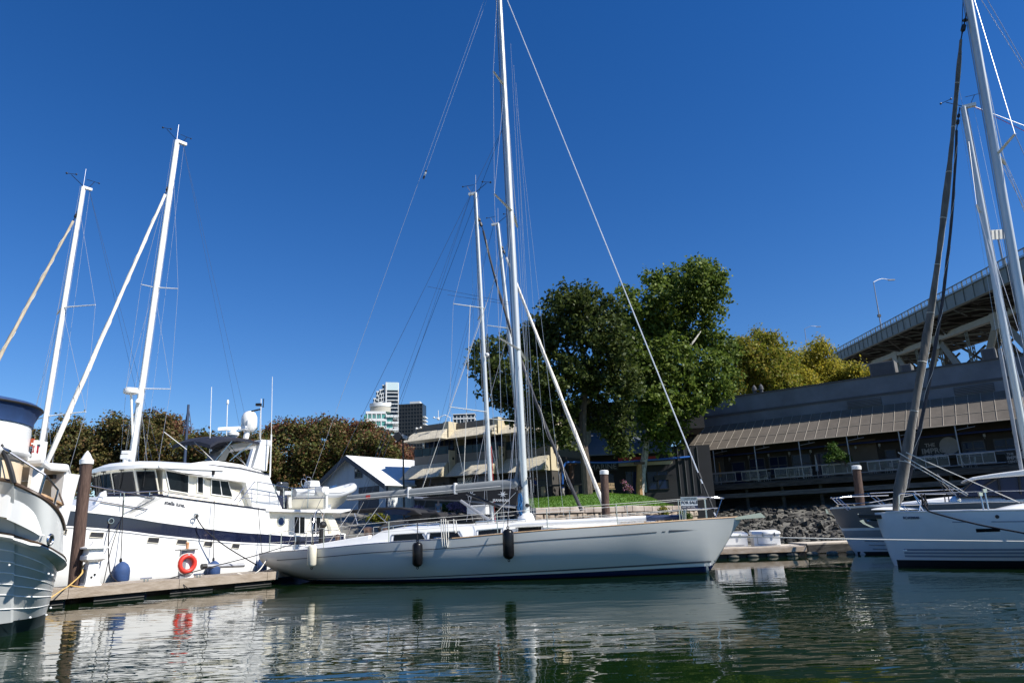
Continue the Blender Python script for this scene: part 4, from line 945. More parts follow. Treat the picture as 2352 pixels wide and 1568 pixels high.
def big_trees():
    tree('tall dark green broadleaf tree with a brown trunk, just right of the mast', 55.5, [
        (1300, 700, 52), (1345, 690, 45), (1380, 720, 50), (1260, 745, 48), (1320, 760, 75), (1390, 790, 65), (1240, 800, 55), (1180, 800, 45), (1130, 815, 42), (1106, 800, 22), (1100, 840, 26), (1150, 860, 48),
        (1130, 895, 30), (1170, 910, 45), (1225, 880, 60), (1290, 860, 62), (1350, 880, 50), (1400, 870, 62), (1270, 940, 50), (1340, 950, 36), (1400, 950, 55), (1420, 1000, 38), (1425, 1030, 22), (1260, 985, 35), (1300, 1010, 26), (1215, 955, 35), (1232, 770, 40), (1440, 880, 36), (1180, 960, 22), (1240, 1010, 22)],
        [(1350, 1138), (1344, 1060), (1338, 1000), (1340, 930), (1345, 860), (1335, 790)], [[(1338, 1000), (1290, 940), (1250, 880)], [(1341, 930), (1390, 880), (1410, 830)], [(1344, 870), (1300, 800), (1280, 750)], [(1338, 1000), (1240, 930), (1150, 880)]], 36000, .17, LG1, BARK, 21, clump=.55, r0=.40, dz=2.2)
    tree('tall bright green tree with a pale birch-like trunk beside the restaurant', 63.5, [
        (1625, 620, 30), (1600, 640, 42), (1640, 655, 32), (1500, 645, 34), (1540, 650, 40), (1570, 690, 60), (1510, 700, 52), (1630, 700, 38), (1664, 675, 14), (1668, 692, 12), (1450, 700, 42), (1440, 740, 40), (1490, 770, 72), (1560, 770, 72), (1620, 770, 40), (1540, 850, 85), (1620, 860, 62), (1660, 800, 42), (1470, 850, 60),
        (1675, 860, 30), (1590, 915, 42), (1500, 930, 60), (1540, 970, 45), (1500, 1000, 30), (1550, 1010, 24), (1640, 905, 34), (1445, 800, 50), (1580, 600, 16), (1430, 670, 20), (1655, 640, 16), (1525, 1030, 14)],
        [(1470, 1139), (1474, 1090), (1482, 1040), (1487, 985), (1500, 920), (1520, 850), (1535, 790)], [[(1487, 985), (1530, 900), (1590, 830)], [(1495, 940), (1465, 860), (1455, 800)], [(1515, 860), (1580, 800), (1610, 760)], [(1500, 920), (1560, 950), (1600, 930)]], 44000, .19, LG2, BIRCH, 22, clump=.58, r0=.36, dz=3.0)
    for i, (lab, Y, bl, tr, n, m, nm) in enumerate([
        ('yellow green autumn tree just right of the tall bright green tree', 92, [(1700, 820, 44), (1680, 880, 34), (1735, 890, 50), (1800, 890, 40), (1805, 830, 30), (1765, 835, 44), (1720, 800, 34), (1752, 790, 40), (1740, 850, 46), (1790, 800, 28), (1700, 860, 34), (1790, 860, 40), (1690, 790, 24), (1745, 765, 18), (1775, 770, 16)], [(1745, 1000), (1745, 900), (1748, 820)], 24000, LY, 0),
        ('golden yellow tree in front of the end of the bridge', 100, [(1830, 840, 34), (1840, 880, 36), (1890, 885, 40), (1920, 860, 30), (1870, 815, 34), (1850, 850, 38), (1900, 850, 36), (1880, 790, 18), (1820, 860, 30), (1895, 800, 16)], [(1865, 1000), (1865, 900), (1868, 830)], 18000, LY2, 0),
        ('low yellow green tree over the restaurant roof nearest the bridge', 96, [(1940, 860, 26), (1970, 865, 24), (2005, 868, 22), (1925, 880, 28), (1985, 885, 28), (1960, 845, 14), (2025, 880, 14), (2030, 862, 14), (2010, 852, 16)], [(1965, 1000), (1965, 900), (1965, 870)], 9000, LY2, 0)]):
        tree(lab, Y, bl, tr, [], n, .19, m, BARK, 40 + i, clump=.85, r0=.25, dz=2.5, droop=.25)
big_trees()
def autumn_row():
    rg = random.Random(9)
    T = [(60, 1010, 75, LR1, 'leftmost'), (165, 1000, 82, LR1, ''), (275, 985, 80, LR1, ''), (370, 985, 86, LR1, ''), (470, 1020, 70, LR2, ''), (560, 1020, 72, LR2, ''), (660, 995, 78, LR2, ''), (745, 985, 76, LR2, ''), (812, 990, 68, LR2, ''), (868, 1010, 62, LR2, ''), (915, 1040, 46, LR3, '')]
    labs = ['olive brown autumn tree behind the near white boat at the left edge', 'olive brown tree behind the leftmost mast of the harbour', 'olive brown tree between the two left hand masts', 'olive brown tree right behind the mast with the radar dome', 'half hidden brown green tree behind the navy bimini', 'brown green tree behind the radar dome of the motor yacht',
            'green tree with russet tips just right of the radar arch', 'green russet tree behind the inflatable dinghy', 'red topped tree left of the boathouse ridge', 'green tree with russet top in front of the white towers', 'small red and orange tree behind the black lamp post']
    for i, ((x, y, r, m, _), lab) in enumerate(zip(T, labs)):
        Y = 84 + rg.uniform(-3, 3); bl = []
        for k in range(11):
            g = k / 11 * 6.283; bl.append((x + math.cos(g) * r * .62 + rg.uniform(-8, 8), y + 45 + math.sin(g) * r * .62, r * rg.uniform(.3, .46)))
        bl.append((x, y + 50, r * .6)); bl.append((x + rg.uniform(-15, 15), y + 95, r * .55)); bl.append((x - 25, y - r * .12, r * .18)); bl.append((x + 28, y - r * .05, r * .2)); bl.append((x + 4, y - r * .2, r * .16)); bl.append((x, y + 120, r * .5))
        t = tree(lab, Y, bl, [(x, 1185), (x, 1120), (x + 4, 1060)], [[(x, 1120), (x - 25, 1060), (x - 35, y + 20)], [(x, 1120), (x + 25, 1060), (x + 35, y + 20)]], int(15000 * (r / 75) ** 2), .17, m, BARK, 60 + i, group='autumn trees in a row behind the marina', clump=.75, dz=3, r0=.24)
        # russet upper twigs
        rb = [(atY(b[0], b[1] - 6, Y), (b[2] * Y / 1600 * .9,) * 3) for b in bl if b[1] < y + 30]
        if rb and i > 2: leaf_mesh('crown', rb, 2200, .16, 90 + i, LR3 if i not in (4, 5) else LR1, t, .7)
autumn_row()
def shrub(label, name, Y, blobs, n, size, m, seed, cat='shrub'):
    k = Y / 1600; B = [(atY(x, y, Y), (r * k, r * k, r * k * .8)) for x, y, r in blobs]
    x, y, r = max(blobs, key=lambda q: q[1] + q[2]); t = thing(name, label, cat, atY(x, y + r, Y)); leaf_mesh('foliage', B, n, size, seed, m, t, .25, per=14)
    s = MB(); p = atY(x, y + r + 6, Y)
    for c, _ in B: s.tube([p, c], [.03, .01], 4)
    s.build('stem', BARK, t); return t
LAV = mat_leaf('lavender_flower', [(.16, .09, .20), (.30, .2, .34), (.38, .28, .42), (.05, .08, .03)], .7, .3)
LEAFB = mat_leaf('bush_leaf', [(.03, .07, .012), (.06, .12, .02), (.09, .14, .03)], .5, .3); LEAFY = mat_leaf('yellowing_fern', [(.08, .13, .02), (.2, .2, .03), (.25, .2, .04)], .5, .4)
shrub('mound of purple lavender flowers beside the promenade path', 'lavender_bush', 60.5, [(1040, 1163, 9), (1052, 1160, 11), (1066, 1164, 9), (1080, 1168, 7)], 2600, .07, LAV, 1, 'flowers')
shrub('small clump of purple flowers near the lamp post foot', 'lavender_bush', 58, [(950, 1169, 5), (958, 1168, 5), (966, 1170, 4)], 900, .06, LAV, 2, 'flowers')
shrub('green bush between the walking person and the lavender', 'bush', 61.5, [(1022, 1166, 8), (1030, 1163, 8), (1037, 1171, 8)], 1800, .07, LEAFB, 3)
shrub('yellowing fern hanging over the quay behind the grey dodgers', 'fern', 50, [(852, 1190, 9), (866, 1187, 10), (880, 1192, 8)], 1500, .08, LEAFY, 4, 'fern')
shrub('green weeds at the right end of the stone wall', 'weeds', 50.5, [(1572, 1180, 7), (1580, 1186, 6), (1566, 1190, 6)], 700, .06, LEAFB, 5, 'plant'); 
shrub('ivy clump growing over the stone wall near its end', 'ivy_clump', 48.2, [(1523, 1170, 6), (1527, 1180, 6), (1532, 1190, 5)], 900, .06, LEAFY, 6, 'ivy')
shrub('potted pink and red flowers at the right end of the bench', 'flower_pot', 60, [(1432, 1107, 6), (1440, 1116, 6), (1448, 1124, 5)], 240, .07, mat_leaf('pink_flower', [(.35, .08, .18), (.5, .25, .4), (.05, .1, .02), (.25, .04, .02)], .6, .3), 7, 'flowers')
shrub('dark green potted shrub on the restaurant deck behind the furled sail', 'potted_shrub', 62.5, [(1915, 1030, 13), (1930, 1045, 13), (1905, 1052, 12), (1945, 1055, 10)], 1600, .09, LEAFB, 8)

# ---------------------------------------------------------------- lamp post, pilings, people
def lamp_post():
    foot = atY(929, 1165, 57); z0 = zxy(foot.x, foot.y); foot.z = z0; top = atY(925.5, 1004, 57)
    t = thing('lamp_post', 'black lamp post with two angled flood heads in front of the boathouse', 'lamp post', foot)
    b = MB(); b.tube([foot, top], [.09, .06], 8); b.build('pole', BLACK, t)
    b = MB(); p = atY(915, 1003, 57); b.box(p, (.62, .5, .62), X=(.8, 0, .6), Z=(-.6, 0, .8)); b.build('lamp_head', BLACK, t, bevel=.03)
    b = MB(); p = atY(930, 1004, 57); b.box(p, (.55, .5, .3), X=(.85, 0, -.4), Z=(.4, 0, .85)); b.build('lamp_head', GREYPIPE, t, bevel=.03)
    b = MB(); b.tube([atY(915, 1008, 57), atY(932, 1010, 57)], .05); b.build('crossbar', BLACK, t)
lamp_post()
def piling(px_t, y_t, px_b, y_b, Y, r, label, cone=False, zb=-2.0):
    a, b2 = atY(px_t, y_t, Y), atY(px_b, y_b, Y); d = (a - b2).normalized(); foot = b2 - d * ((b2.z - zb) / d.z)
    t = thing('piling', label, 'piling', Vector((foot.x, foot.y, 0)))
    n = 9; m = MB(); pts = [foot.lerp(a, i / n) for i in range(n + 1)]; rg = random.Random(int(px_t))
    m.tube(pts, [r * rg.uniform(.95, 1.06) * (1.06 - .1 * i / n) for i in range(n + 1)], 14); m.build('shaft', PILEW, t, smooth=True)
    c = MB()
    if cone: c.lathe(a - d * .06, d, [(r * 1.12, -.02), (r * 1.14, .1), (r * .92, .12), (r * .5, .26), (.01, .36)], 16)
    else: c.lathe(a - d * .12, d, [(r * 1.08, 0), (r * 1.1, .16), (r * .9, .19), (.01, .2)], 16)
    c.build('cap', WHITE, t, smooth=30)
piling(1387.5, 1083, 1391, 1166, 33, .19, 'dark mooring pile with white cap standing in front of the lawn')
piling(1967, 1072, 1977, 1166, 34, .2, 'dark mooring pile with white cap in front of the restaurant deck')
SKIN = mat('skin', (.42, .25, .18), .6, var=.05)
def person(px, head_y, foot_y, label, shirt, pants, hair, Y=None, cap=False, step=.18, facing=0.0):
    if Y is None:
        Y = 45.0
        while Y < 72:
            p = atY(px, foot_y, Y)
            if zxy(p.x, p.y) >= p.z - .02: break
            Y += .1
    foot = atY(px, foot_y, Y); head = atY(px, head_y, Y); h = head.z - foot.z; 
    t = thing('person', label, 'person', foot); c, s = math.cos(facing), math.sin(facing)
    def P(x, y, z): return Vector((x * c - y * s, x * s + y * c, z)) * (h / 1.75)
    def skin(name, V, E, R, m):
        me = bpy.data.meshes.new(name); me.from_pydata([tuple(v) for v in V], E, []); o = bpy.data.objects.new(name, me); COL.objects.link(o); o.parent = t
        md = o.modifiers.new('s', 'SKIN'); 
        for i, r in enumerate(R): me.skin_vertices[0].data[i].radius = (r[0] * h / 1.75, r[1] * h / 1.75) if isinstance(r, tuple) else (r * h / 1.75,) * 2
        me.skin_vertices[0].data[0].use_root = True
        sb = o.modifiers.new('sub', 'SUBSURF'); sb.levels = 1; sb.render_levels = 2; me.materials.append(m); return o
    V = [P(0, 0, .95), P(0, 0, 1.15), P(0, .01, 1.38), P(0, .02, 1.48), P(0, .03, 1.58), P(0, .03, 1.68), P(.1, 0, .9), P(.11, step, .5), P(.11, step * .6, .08), P(.11, step * .6 + .14, .04), P(-.1, 0, .9), P(-.11, -step * .3, .5), P(-.11, -step, .1), P(-.11, -step + .14, .04),
         P(.19, 0, 1.4), P(.25, -.06, 1.13), P(.25, .06, .88), P(.25, .09, .78), P(-.19, 0, 1.4), P(-.25, .05, 1.13), P(-.25, .14, .9), P(-.25, .17, .8)]
    E = [(0, 1), (1, 2), (2, 3), (3, 4), (4, 5), (0, 6), (6, 7), (7, 8), (8, 9), (0, 10), (10, 11), (11, 12), (12, 13), (2, 14), (14, 15), (15, 16), (16, 17), (2, 18), (18, 19), (19, 20), (20, 21)]
    R = [(.14, .1), (.13, .1), (.15, .1), .055, (.075, .09), (.07, .085), .085, .06, .04, .035, .085, .06, .04, .035, .055, .042, .032, .035, .055, .042, .032, .035]
    skin('body', V, E, R, SKIN)
    skin('shirt', [P(0, 0, .92), P(0, 0, 1.15), P(0, .01, 1.4), P(.19, 0, 1.41), P(.24, -.04, 1.2), P(-.19, 0, 1.41), P(-.24, .04, 1.2)], [(0, 1), (1, 2), (2, 3), (3, 4), (2, 5), (5, 6)], [(.16, .125), (.15, .12), (.165, .12), .08, .065, .08, .065], shirt)
    skin('trousers', [P(0, 0, .95), P(.1, 0, .88), P(.11, step, .5), P(-.1, 0, .88), P(-.11, -step * .3, .5)] + ([] if pants == SHORTS else [P(.11, step * .6, .12), P(-.11, -step, .14)]), [(0, 1), (1, 2), (0, 3), (3, 4)] + ([] if pants == SHORTS else [(2, 5), (4, 6)]), [(.15, .115), .105, .085, .105, .085] + ([] if pants == SHORTS else [.06, .06]), pants)
    q = MB(); q.ball(P(0, .015, 1.69) + foot, tuple(v * h / 1.75 for v in (.088, .1, .085))); 
    if cap: q.box(P(0, .14, 1.69) + foot, (.15, .14, .02))
    q.build('cap' if cap else 'hair', hair, t, smooth=True)
SHORTS = mat('white_shorts', (.75, .74, .7), .9); 
person(1007.5, 1146.5, 1203, 'person walking on the promenade in grey blue shirt and white shorts', mat('grey_blue_shirt', (.17, .2, .25), .9), SHORTS, mat('grey_cap', (.25, .22, .2), .9), cap=True, facing=2.9)
person(1232, 1093, 1140, 'person in dark blue clothes standing in the shade under the trees', mat('blue_jacket', (.012, .03, .12), .9), mat('dark_trousers', (.012, .014, .02), .9), mat('brown_hair', (.05, .03, .02), .8), Y=61.5, step=.05)

# ---------------------------------------------------------------- far right floats and dock boxes
def far_docks():
    a, b2 = atZ(1600, 1284), atZ(1854, 1275.5); F = Frame((a.x, a.y), (b2.x - a.x, b2.y - a.y)); L = (b2 - a).length
    SUNW = mat('sun_bleached_timber', (.42, .36, .29), .85, vs=3, col2=(.62, .56, .47), bump=.6, bs=10, stretch=(1, 1, 4))
    t = thing('floating_dock', 'sun bleached timber float carrying the white dock boxes', 'dock', F.w(L / 2, 0, 0))
    b = MB(); b.fbox(F, 0, L, -2.4, 0, .33, .40); b.build('deck', SUNW, t)
    b = MB(); b.fbox(F, 0, L, .002, .08, .17, .36); b.build('fascia', mat('fascia_worn', (.34, .24, .15), .85, vs=2, col2=(.6, .5, .4), bump=.6, bs=10, stretch=(1, 1, 4)), t)
    b = MB(); b.fbox(F, .1, L - .05, -2.2, -.12, -.25, .32); b.build('float_core', BLACK, t)
    for k in range(7):
        q = MB(); c = F.w(1.5 + k * .78, -.02, .055); q.lathe(c - F.D * .22, F.D, [(.03, 0), (.08, .06), (.10, .18), (.10, .3), (.075, .4), (.03, .46)], 10); q.build('bumper', mat('grey_bumper', (.16, .15, .12), .9, var=.3, vs=6) if k == 0 else bpy.data.materials['grey_bumper'], t, smooth=True)
    for (x0, x1, yt, yb, lab) in ((1636, 1722, 1225, 1258, 'white dock box half behind the sailboat bow'), (1726, 1797, 1220.5, 1254, 'white dock box at the right end of the timber float')):
        s0, zt = F.az(x0, yt, -.9); s1, zb = F.az(x1, yb, -.9); o = thing('dock_box', lab, 'dock box', F.w((s0 + s1) / 2, -1.2, .402))
        b = MB(); b.fbox(F, s0 + .05, s1 - .05, -1.5, -.9, .404, zt - .12); b.build('box_body', WHITE, o, bevel=.02)
        b = MB(); b.hexa([F.w(s0, -.86, zt - .13), F.w(s1, -.86, zt - .13), F.w(s1, -1.54, zt - .13), F.w(s0, -1.54, zt - .13), F.w(s0 + .02, -.9, zt - .02), F.w(s1 - .02, -.9, zt - .02), F.w(s1 - .04, -1.5, zt + .05), F.w(s0 + .04, -1.5, zt + .05)]); b.build('lid', WHITE, o, bevel=.02)
        q = MB(); q.fbox(F, s0 + .2, s1 - .2, -.9, -.885, .47, .485); q.fbox(F, s0 + .2, s0 + .215, -.9, -.885, .485, .85); q.build('panel_groove', GREYCLOTH, o)
        for f in (.35, .75): q = MB(); q.fbox(F, s0 + (s1 - s0) * f, s0 + (s1 - s0) * f + .05, -.86, -.84, zt - .22, zt - .06); q.build('latch', STEEL, o)
    a, b2 = atZ(1857, 1271), atZ(2100, 1262); F = Frame((a.x, a.y), (b2.x - a.x, b2.y - a.y)); L = (b2 - a).length
    t = thing('floating_dock', 'darker timber float continuing to the right behind the moored boats', 'dock', F.w(L / 2, 0, 0))
    b = MB(); b.fbox(F, 0, L, -2.2, 0, .36, .42); b.build('deck', SUNW, t)
    b = MB(); b.fbox(F, 0, L, .002, .07, .02, .36); b.build('fascia', PIER, t)
    b = MB(); b.fbox(F, .1, L, -2, -.1, -.25, .355); b.build('float_core', BLACK, t)
far_docks()
# ---------------------------------------------------------------- grey-white racing cruiser in the middle
def hull_section(hb, zs, zb, p, n=14, q=0.62):
    """half section from the sheer down to the bottom: list of (y, z)"""
    out = []
    for i in range(n + 1):
        u = i / n; u = u ** 0.9
        out.append((hb * max(0.0, 1 - u ** p) ** q, zs + (zb - zs) * u))
    return out
class Yacht:
    """hull description in a boat frame: a = distance aft of the stem at the waterline, t = towards the viewer from the centreline"""
    def __init__(s, fr, beam, sheer, bottom, power, a0, a1):
        s.fr, s.beam, s.sheer, s.bottom, s.power, s.a0, s.a1 = fr, beam, sheer, bottom, power, a0, a1
    def hb(s, a): return smooth_table(s.beam, a)
    def zs(s, a): return smooth_table(s.sheer, a)
    def side(s, a, z):
        hb, zs, zb, p = s.hb(a), s.zs(a), smooth_table(s.bottom, a), smooth_table(s.power, a)
        u = min(1, max(0, (zs - z) / max(1e-4, zs - zb))); return hb * max(0.0, 1 - u ** p) ** .62
    def hull_mesh(s, N=44, n=14, stern_round=0.0):
        rings = []
        for i in range(N + 1):
            a = s.a0 + (s.a1 - s.a0) * i / N
            sec = hull_section(s.hb(a), s.zs(a), smooth_table(s.bottom, a), smooth_table(s.power, a), n)
            ring = [s.fr.w(a, y, z) for y, z in sec] + [s.fr.w(a, -y, z) for y, z in reversed(sec[:-1])]
            rings.append(ring)
        mb = MB(); mb.loft(rings, closed=False)
        k = (N) * len(rings[0]); mb.f.append(tuple(range(k, k + len(rings[0]))))
        return mb
    def deck_mesh(s, N=44, camber=.06, dz=0.0):
        P = []
        for i in range(N + 1):
            a = s.a0 + (s.a1 - s.a0) * i / N; h = s.hb(a)
            P.append([s.fr.w(a, h * f, s.zs(a) + dz + camber * (1 - f * f) * min(1, h)) for f in (-1, -.6, -.2, .2, .6, 1)])
        mb = MB(); mb.grid(P); return mb
    def strip(s, z1, z2, aa, out=.006, both=True):
        mb = MB()
        for sg in ((1, -1) if both else (1,)):
            P = [[s.fr.w(a, sg * (s.side(a, z(a)) + out), z(a)) for z in [(lambda a, f=f: z1(a) + (z2(a) - z1(a)) * f) for f in (0, .08, .2, .4, .6, .8, 1)]] for a in aa]; mb.grid(P)
        return mb
    def rail(s, r, aa, h=.03, inset=.02):
        mb = MB()
        for sg in (1, -1): mb.tube([s.fr.w(a, sg * (s.hb(a) - inset), s.zs(a) + h) for a in aa], r, 6)
        return mb
def frange(a, b, n): return [a + (b - a) * i / n for i in range(n + 1)]
def rig_wires(name, parent, segs, m=None, r=.009):
    mb = MB()
    for a, b in segs: mb.tube([a, b], r, 5, cap=False)
    return mb.build(name, m or WIRE, parent)
HULLGREY = mat('pale_grey_hull_paint', (0.59, 0.60, 0.57), .25, var=.05, vs=.6, coat=.3, stretch=(.5, .5, 1.5), bump=.35, bs=2.6)
BOOT_BLUE = mat('blue_boot_stripe', (0.010, 0.020, 0.075), .25, var=.1)
ANTIF = mat('dark_antifouling', (0.006, 0.008, 0.012), .6, var=.2)
STRIPE = mat('slate_cove_stripe', (0.09, 0.10, 0.115), .3, var=.05)
MF = Frame((5.62, 21.95), (-0.963, 0.269))
BEAM = [(-1.12, .03), (-.6, .22), (0, .46), (1, .86), (2, 1.2), (4, 1.68), (6, 1.95), (8, 2.06), (10, 2.02), (12, 1.80), (13.5, 1.52), (14.3, 1.33), (14.75, 1.2)]
def fit_sheer():
    pts = [(617, 1269), (755, 1258.4), (843.7, 1249.7), (948, 1243), (1050, 1236.7), (1145.5, 1227.6), (1262.8, 1218), (1426.5, 1207), (1568, 1196.5), (1691, 1188.6)]
    out = []
    for x, y in pts:
        t = 1.0
        for _ in range(6):
            a, z = MF.az(x, y, t); t = smooth_table(BEAM, a)
        out.append((a, z))
    out.sort(); return out
SHEER = fit_sheer()
YM = Yacht(MF, BEAM, SHEER, [(-1.12, SHEER[0][1] - .04), (-.84, .75 * SHEER[0][1]), (-.56, .5 * SHEER[0][1]), (-.28, .25 * SHEER[0][1]), (0, .0), (.15, -.08), (1.2, -.28), (3, -.5), (7, -.62), (11, -.42), (13, -.08), (14.3, .22), (14.75, .42)],
           [(-1.12, .95), (0, 1.05), (2, 1.45), (5, 2.5), (8, 3.1), (11, 3.0), (14.75, 2.3)], -1.12, 14.75)
def main_yacht():
    Y = YM; fr = MF; w = fr.w; at = fr.at
    t = thing('sailing_yacht', 'long pale grey sailboat with blue boot stripe and tallest mast, in the middle', 'sailboat', w(6.5, 0, 0), None)
    Y.hull_mesh(110, 18).build('hull', HULLGREY, t, smooth=35)
    AA = frange(-1.0, 14.7, 60)
    zt = lambda a: .06 + .20 * max(0, min(1, (8.5 - a) / 9)) + .03
    AW = frange(-.22, 13.0, 80)
    clampb = lambda f: (lambda a: max(smooth_table(Y.bottom, a) + .01, f(a)))
    Y.strip(clampb(lambda a: .10 + .012 * max(0, 9 - a)), clampb(lambda a: .13 + .017 * max(0, 9 - a)), AW).build('white_stripe', WHITE, t)
    Y.strip(clampb(lambda a: .04 + .0 * a), clampb(lambda a: .10 + .012 * max(0, 9 - a)), AW, out=.005).build('boot_stripe', BOOT_BLUE, t)
    Y.strip(clampb(lambda a: -.3), clampb(lambda a: .04), AW, out=.004).build('antifouling', ANTIF, t)
    Y.strip(clampb(lambda a: .14 + .019 * max(0, 9 - a)), clampb(lambda a: .165 + .0215 * max(0, 9 - a)), AW).build('grey_stripe', STRIPE, t)
    Y.strip(lambda a: Y.zs(a) - .27, lambda a: Y.zs(a) - .245, frange(1.35, 13.9, 50)).build('cove_stripe', STRIPE, t)
    Y.strip(lambda a: Y.zs(a) - .27, lambda a: Y.zs(a) - .245, frange(1.1, 1.2, 3)).build('cove_stripe', STRIPE, t)
    Y.strip(lambda a: Y.zs(a) - .285 + .02 * max(0, 1.0 - a), lambda a: Y.zs(a) - .225 - .06 * max(0, 1.0 - a), frange(.2, 1.0, 6)).build('cove_stripe', STRIPE, t)
    Y.deck_mesh(dz=-.01).build('deck', mat('white_nonskid_deck', (.74, .74, .72), .6, var=.04, vs=3, bump=.2, bs=60), t, smooth=True)
    Y.rail(.028, frange(-1.0, 7.6, 30), .02).build('toe_rail', TEAK, t)
    Y.rail(.02, frange(7.6, 14.6, 30), .012).build('aft_toe_rail', STEEL, t)
    # coachroof, lofted along its length
    rings = []; TB = [(2.6, .28, .04), (3.4, .62, .16), (4.6, .85, .27), (6, 1.02, .36), (8, 1.16, .42), (9.4, 1.24, .46), (10.3, 1.26, .40), (10.9, 1.24, .05)]
    top = lambda a: lerp_table([(q[0], q[2]) for q in TB], a)
    for a in frange(2.6, 10.9, 24):
        h = lerp_table([(q[0], q[1]) for q in TB], a); z = Y.zs(a); k = top(a)
        rings.append([w(a, h + .10, z - .03), w(a, h + .03, z + k * .55), w(a, h - .05, z + k * .9), w(a, h - .22, z + k), w(a, 0, z + k + .07), w(a, -h + .22, z + k), w(a, -h + .05, z + k * .9), w(a, -h - .03, z + k * .55), w(a, -h - .10, z - .03)])
    cb = MB(); cb.loft(rings, closed=False); cb.f.append(tuple(range(24 * 9, 25 * 9))); cb.f.append(tuple(range(8, -1, -1)))
    cr = cb.build('coachroof', WHITE, t, smooth=35)
    hs = lambda a: lerp_table([(q[0], q[1]) for q in TB], a)
    for (x0, x1, yy) in ((1000 + 1240 * .4464, 1000 + 1485 * .4464, 0), (1000 + 1550 * .4464, 1000 + 1790 * .4464, 0)):
        a0 = fr.az(x0 / 1.7143, 1230, 1.25)[0]; a1 = fr.az(x1 / 1.7143, 1226, 1.2)[0]
        lo, hi = min(a0, a1), max(a0, a1); sidep = lambda a, f: w(a, hs(a) + .10 - .07 * f / .55 + .008, Y.zs(a) - .03 + (top(a) * .55 + .03) * f / .55)
        wb = MB(); wb.grid([[sidep(lo + (hi - lo) * i / 6 - (.12 if j == 0 and i == 0 else 0), .16 + .36 * j) for j in (0, 1)] for i in range(7)]); wb.build('window', GLASS, cr)
        fb = MB(); o_ = [sidep(lo - .2, .12), sidep(hi + .08, .12), sidep(hi + .08, .56), sidep(lo - .08, .56), sidep(lo - .2, .12)]; fb.tube(o_, .016, 5); fb.build('window_frame', STEEL, cr)
    for (px, py) in ((1126, 1213), (1215, 1206)):
        a = fr.az(px, py, 1.05)[0]; wb = MB(); sidep = lambda a, f: w(a, hs(a) + .10 - .07 * f / .55 + .008, Y.zs(a) - .03 + (top(a) * .55 + .03) * f / .55)
        wb.grid([[sidep(a + d, f) for f in (.22, .5)] for d in (-.36, -.12, .12, .36)]); wb.build('porthole', GLASS, cr)
        fb = MB(); fb.tube([sidep(a - .42, .17), sidep(a + .42, .17), sidep(a + .42, .55), sidep(a - .42, .55), sidep(a - .42, .17)], .013, 5); fb.build('window_frame', STEEL, cr)
    for (b0, b1) in ((8.2, 10.2), (5.4, 7.0)):
        g = MB(); pts = [w(a, hs(a) - .16, Y.zs(a) + top(a) + .09) for a in frange(b0, b1, 8)]; pts = [pts[0] - Vector((0, 0, .1))] + pts + [pts[-1] - Vector((0, 0, .1))]; g.tube(pts, .016, 5)
        for a in frange(b0 + .4, b1 - .4, 3): g.tube([w(a, hs(a) - .16, Y.zs(a) + top(a)), w(a, hs(a) - .16, Y.zs(a) + top(a) + .09)], .014, 5)
        g.build('grab_rail', STEEL, cr)
    # fore hatch, folded hatches near the bow
    for a in (2.05, 3.7, 7.6): h = MB(); h.box(w(a, 0, Y.zs(a) + (top(a) if a > 2.6 else .06) + .10), (.6, .6, .06), X=fr.D, Y=fr.M); h.build('hatch', GLASS if a != 2.05 else WHITE, t, bevel=.02)
    # cockpit: coaming, well, wheel, winches
    c = MB()
    for sg in (1, -1): c.hexa([w(10.6, sg * 1.28, Y.zs(10.6) - .02), w(13.3, sg * 1.1, Y.zs(13.3) - .02), w(13.3, sg * .86, Y.zs(13.3) - .02), w(10.6, sg * .95, Y.zs(10.6) - .02), w(10.6, sg * 1.18, Y.zs(10.6) + .30), w(13.3, sg * 1.05, Y.zs(13.3) + .12), w(13.3, sg * .88, Y.zs(13.3) + .12), w(10.6, sg * .98, Y.zs(10.6) + .30)])
    c.build('cockpit_coaming', WHITE, t, bevel=.03)
    c = MB(); c.fbox(fr, 11, 13.2, -.85, .85, .8, Y.zs(12) + .062); c.build('cockpit_sole', TEAK, t)
    wh = at(731, 1222, .2); c = MB(); c.torus(wh + Vector((0, 0, .05)), fr.D * .97 + fr.M * .28, .72, .02, 32, 6)
    for k in range(6):
        g = k * math.pi / 3; u = fr.M; c.tube([wh + Vector((0, 0, .05)), wh + Vector((0, 0, .05)) + (fr.M * math.cos(g) + Vector((0, 0, 1)) * math.sin(g)) * .71], .012, 5)
    c.build('steering_wheel', STEEL, t)
    c = MB(); c.tube([wh + fr.D * -.15 - Vector((0, 0, .75)), wh + fr.D * -.15 + Vector((0, 0, .2))], [.13, .09], 8); c.ball(wh + fr.D * -.18 + Vector((0, 0, .25)), .13, 8, 6); c.build('binnacle', BLACK, t)
    c = MB()
    for (px, py, r) in ((845, 1213, .16), (775, 1230, .09), (884, 1216, .1)):
        p = at(px, py + 8, .9); c.lathe(p - Vector((0, 0, .16)), (0, 0, 1), [(r, 0), (r * .85, .06), (r * .8, .2), (r * 1.05, .28), (r * .6, .32), (.02, .33)], 14)
    c.build('winch', mat('winch_bronze', (.2, .13, .1), .35, .7), t, smooth=True)
    # folded dodger behind companionway
    c = MB(); c.tube(catmull([w(10.35, -1.0, Y.zs(10.4) + .45), w(10.1, -.6, Y.zs(10.4) + .62), w(10.0, 0, Y.zs(10.4) + .68), w(10.1, .6, Y.zs(10.4) + .62), w(10.35, 1.0, Y.zs(10.4) + .45)]), .09, 7); c.build('folded_dodger', BLACKCLOTH, t, smooth=True)
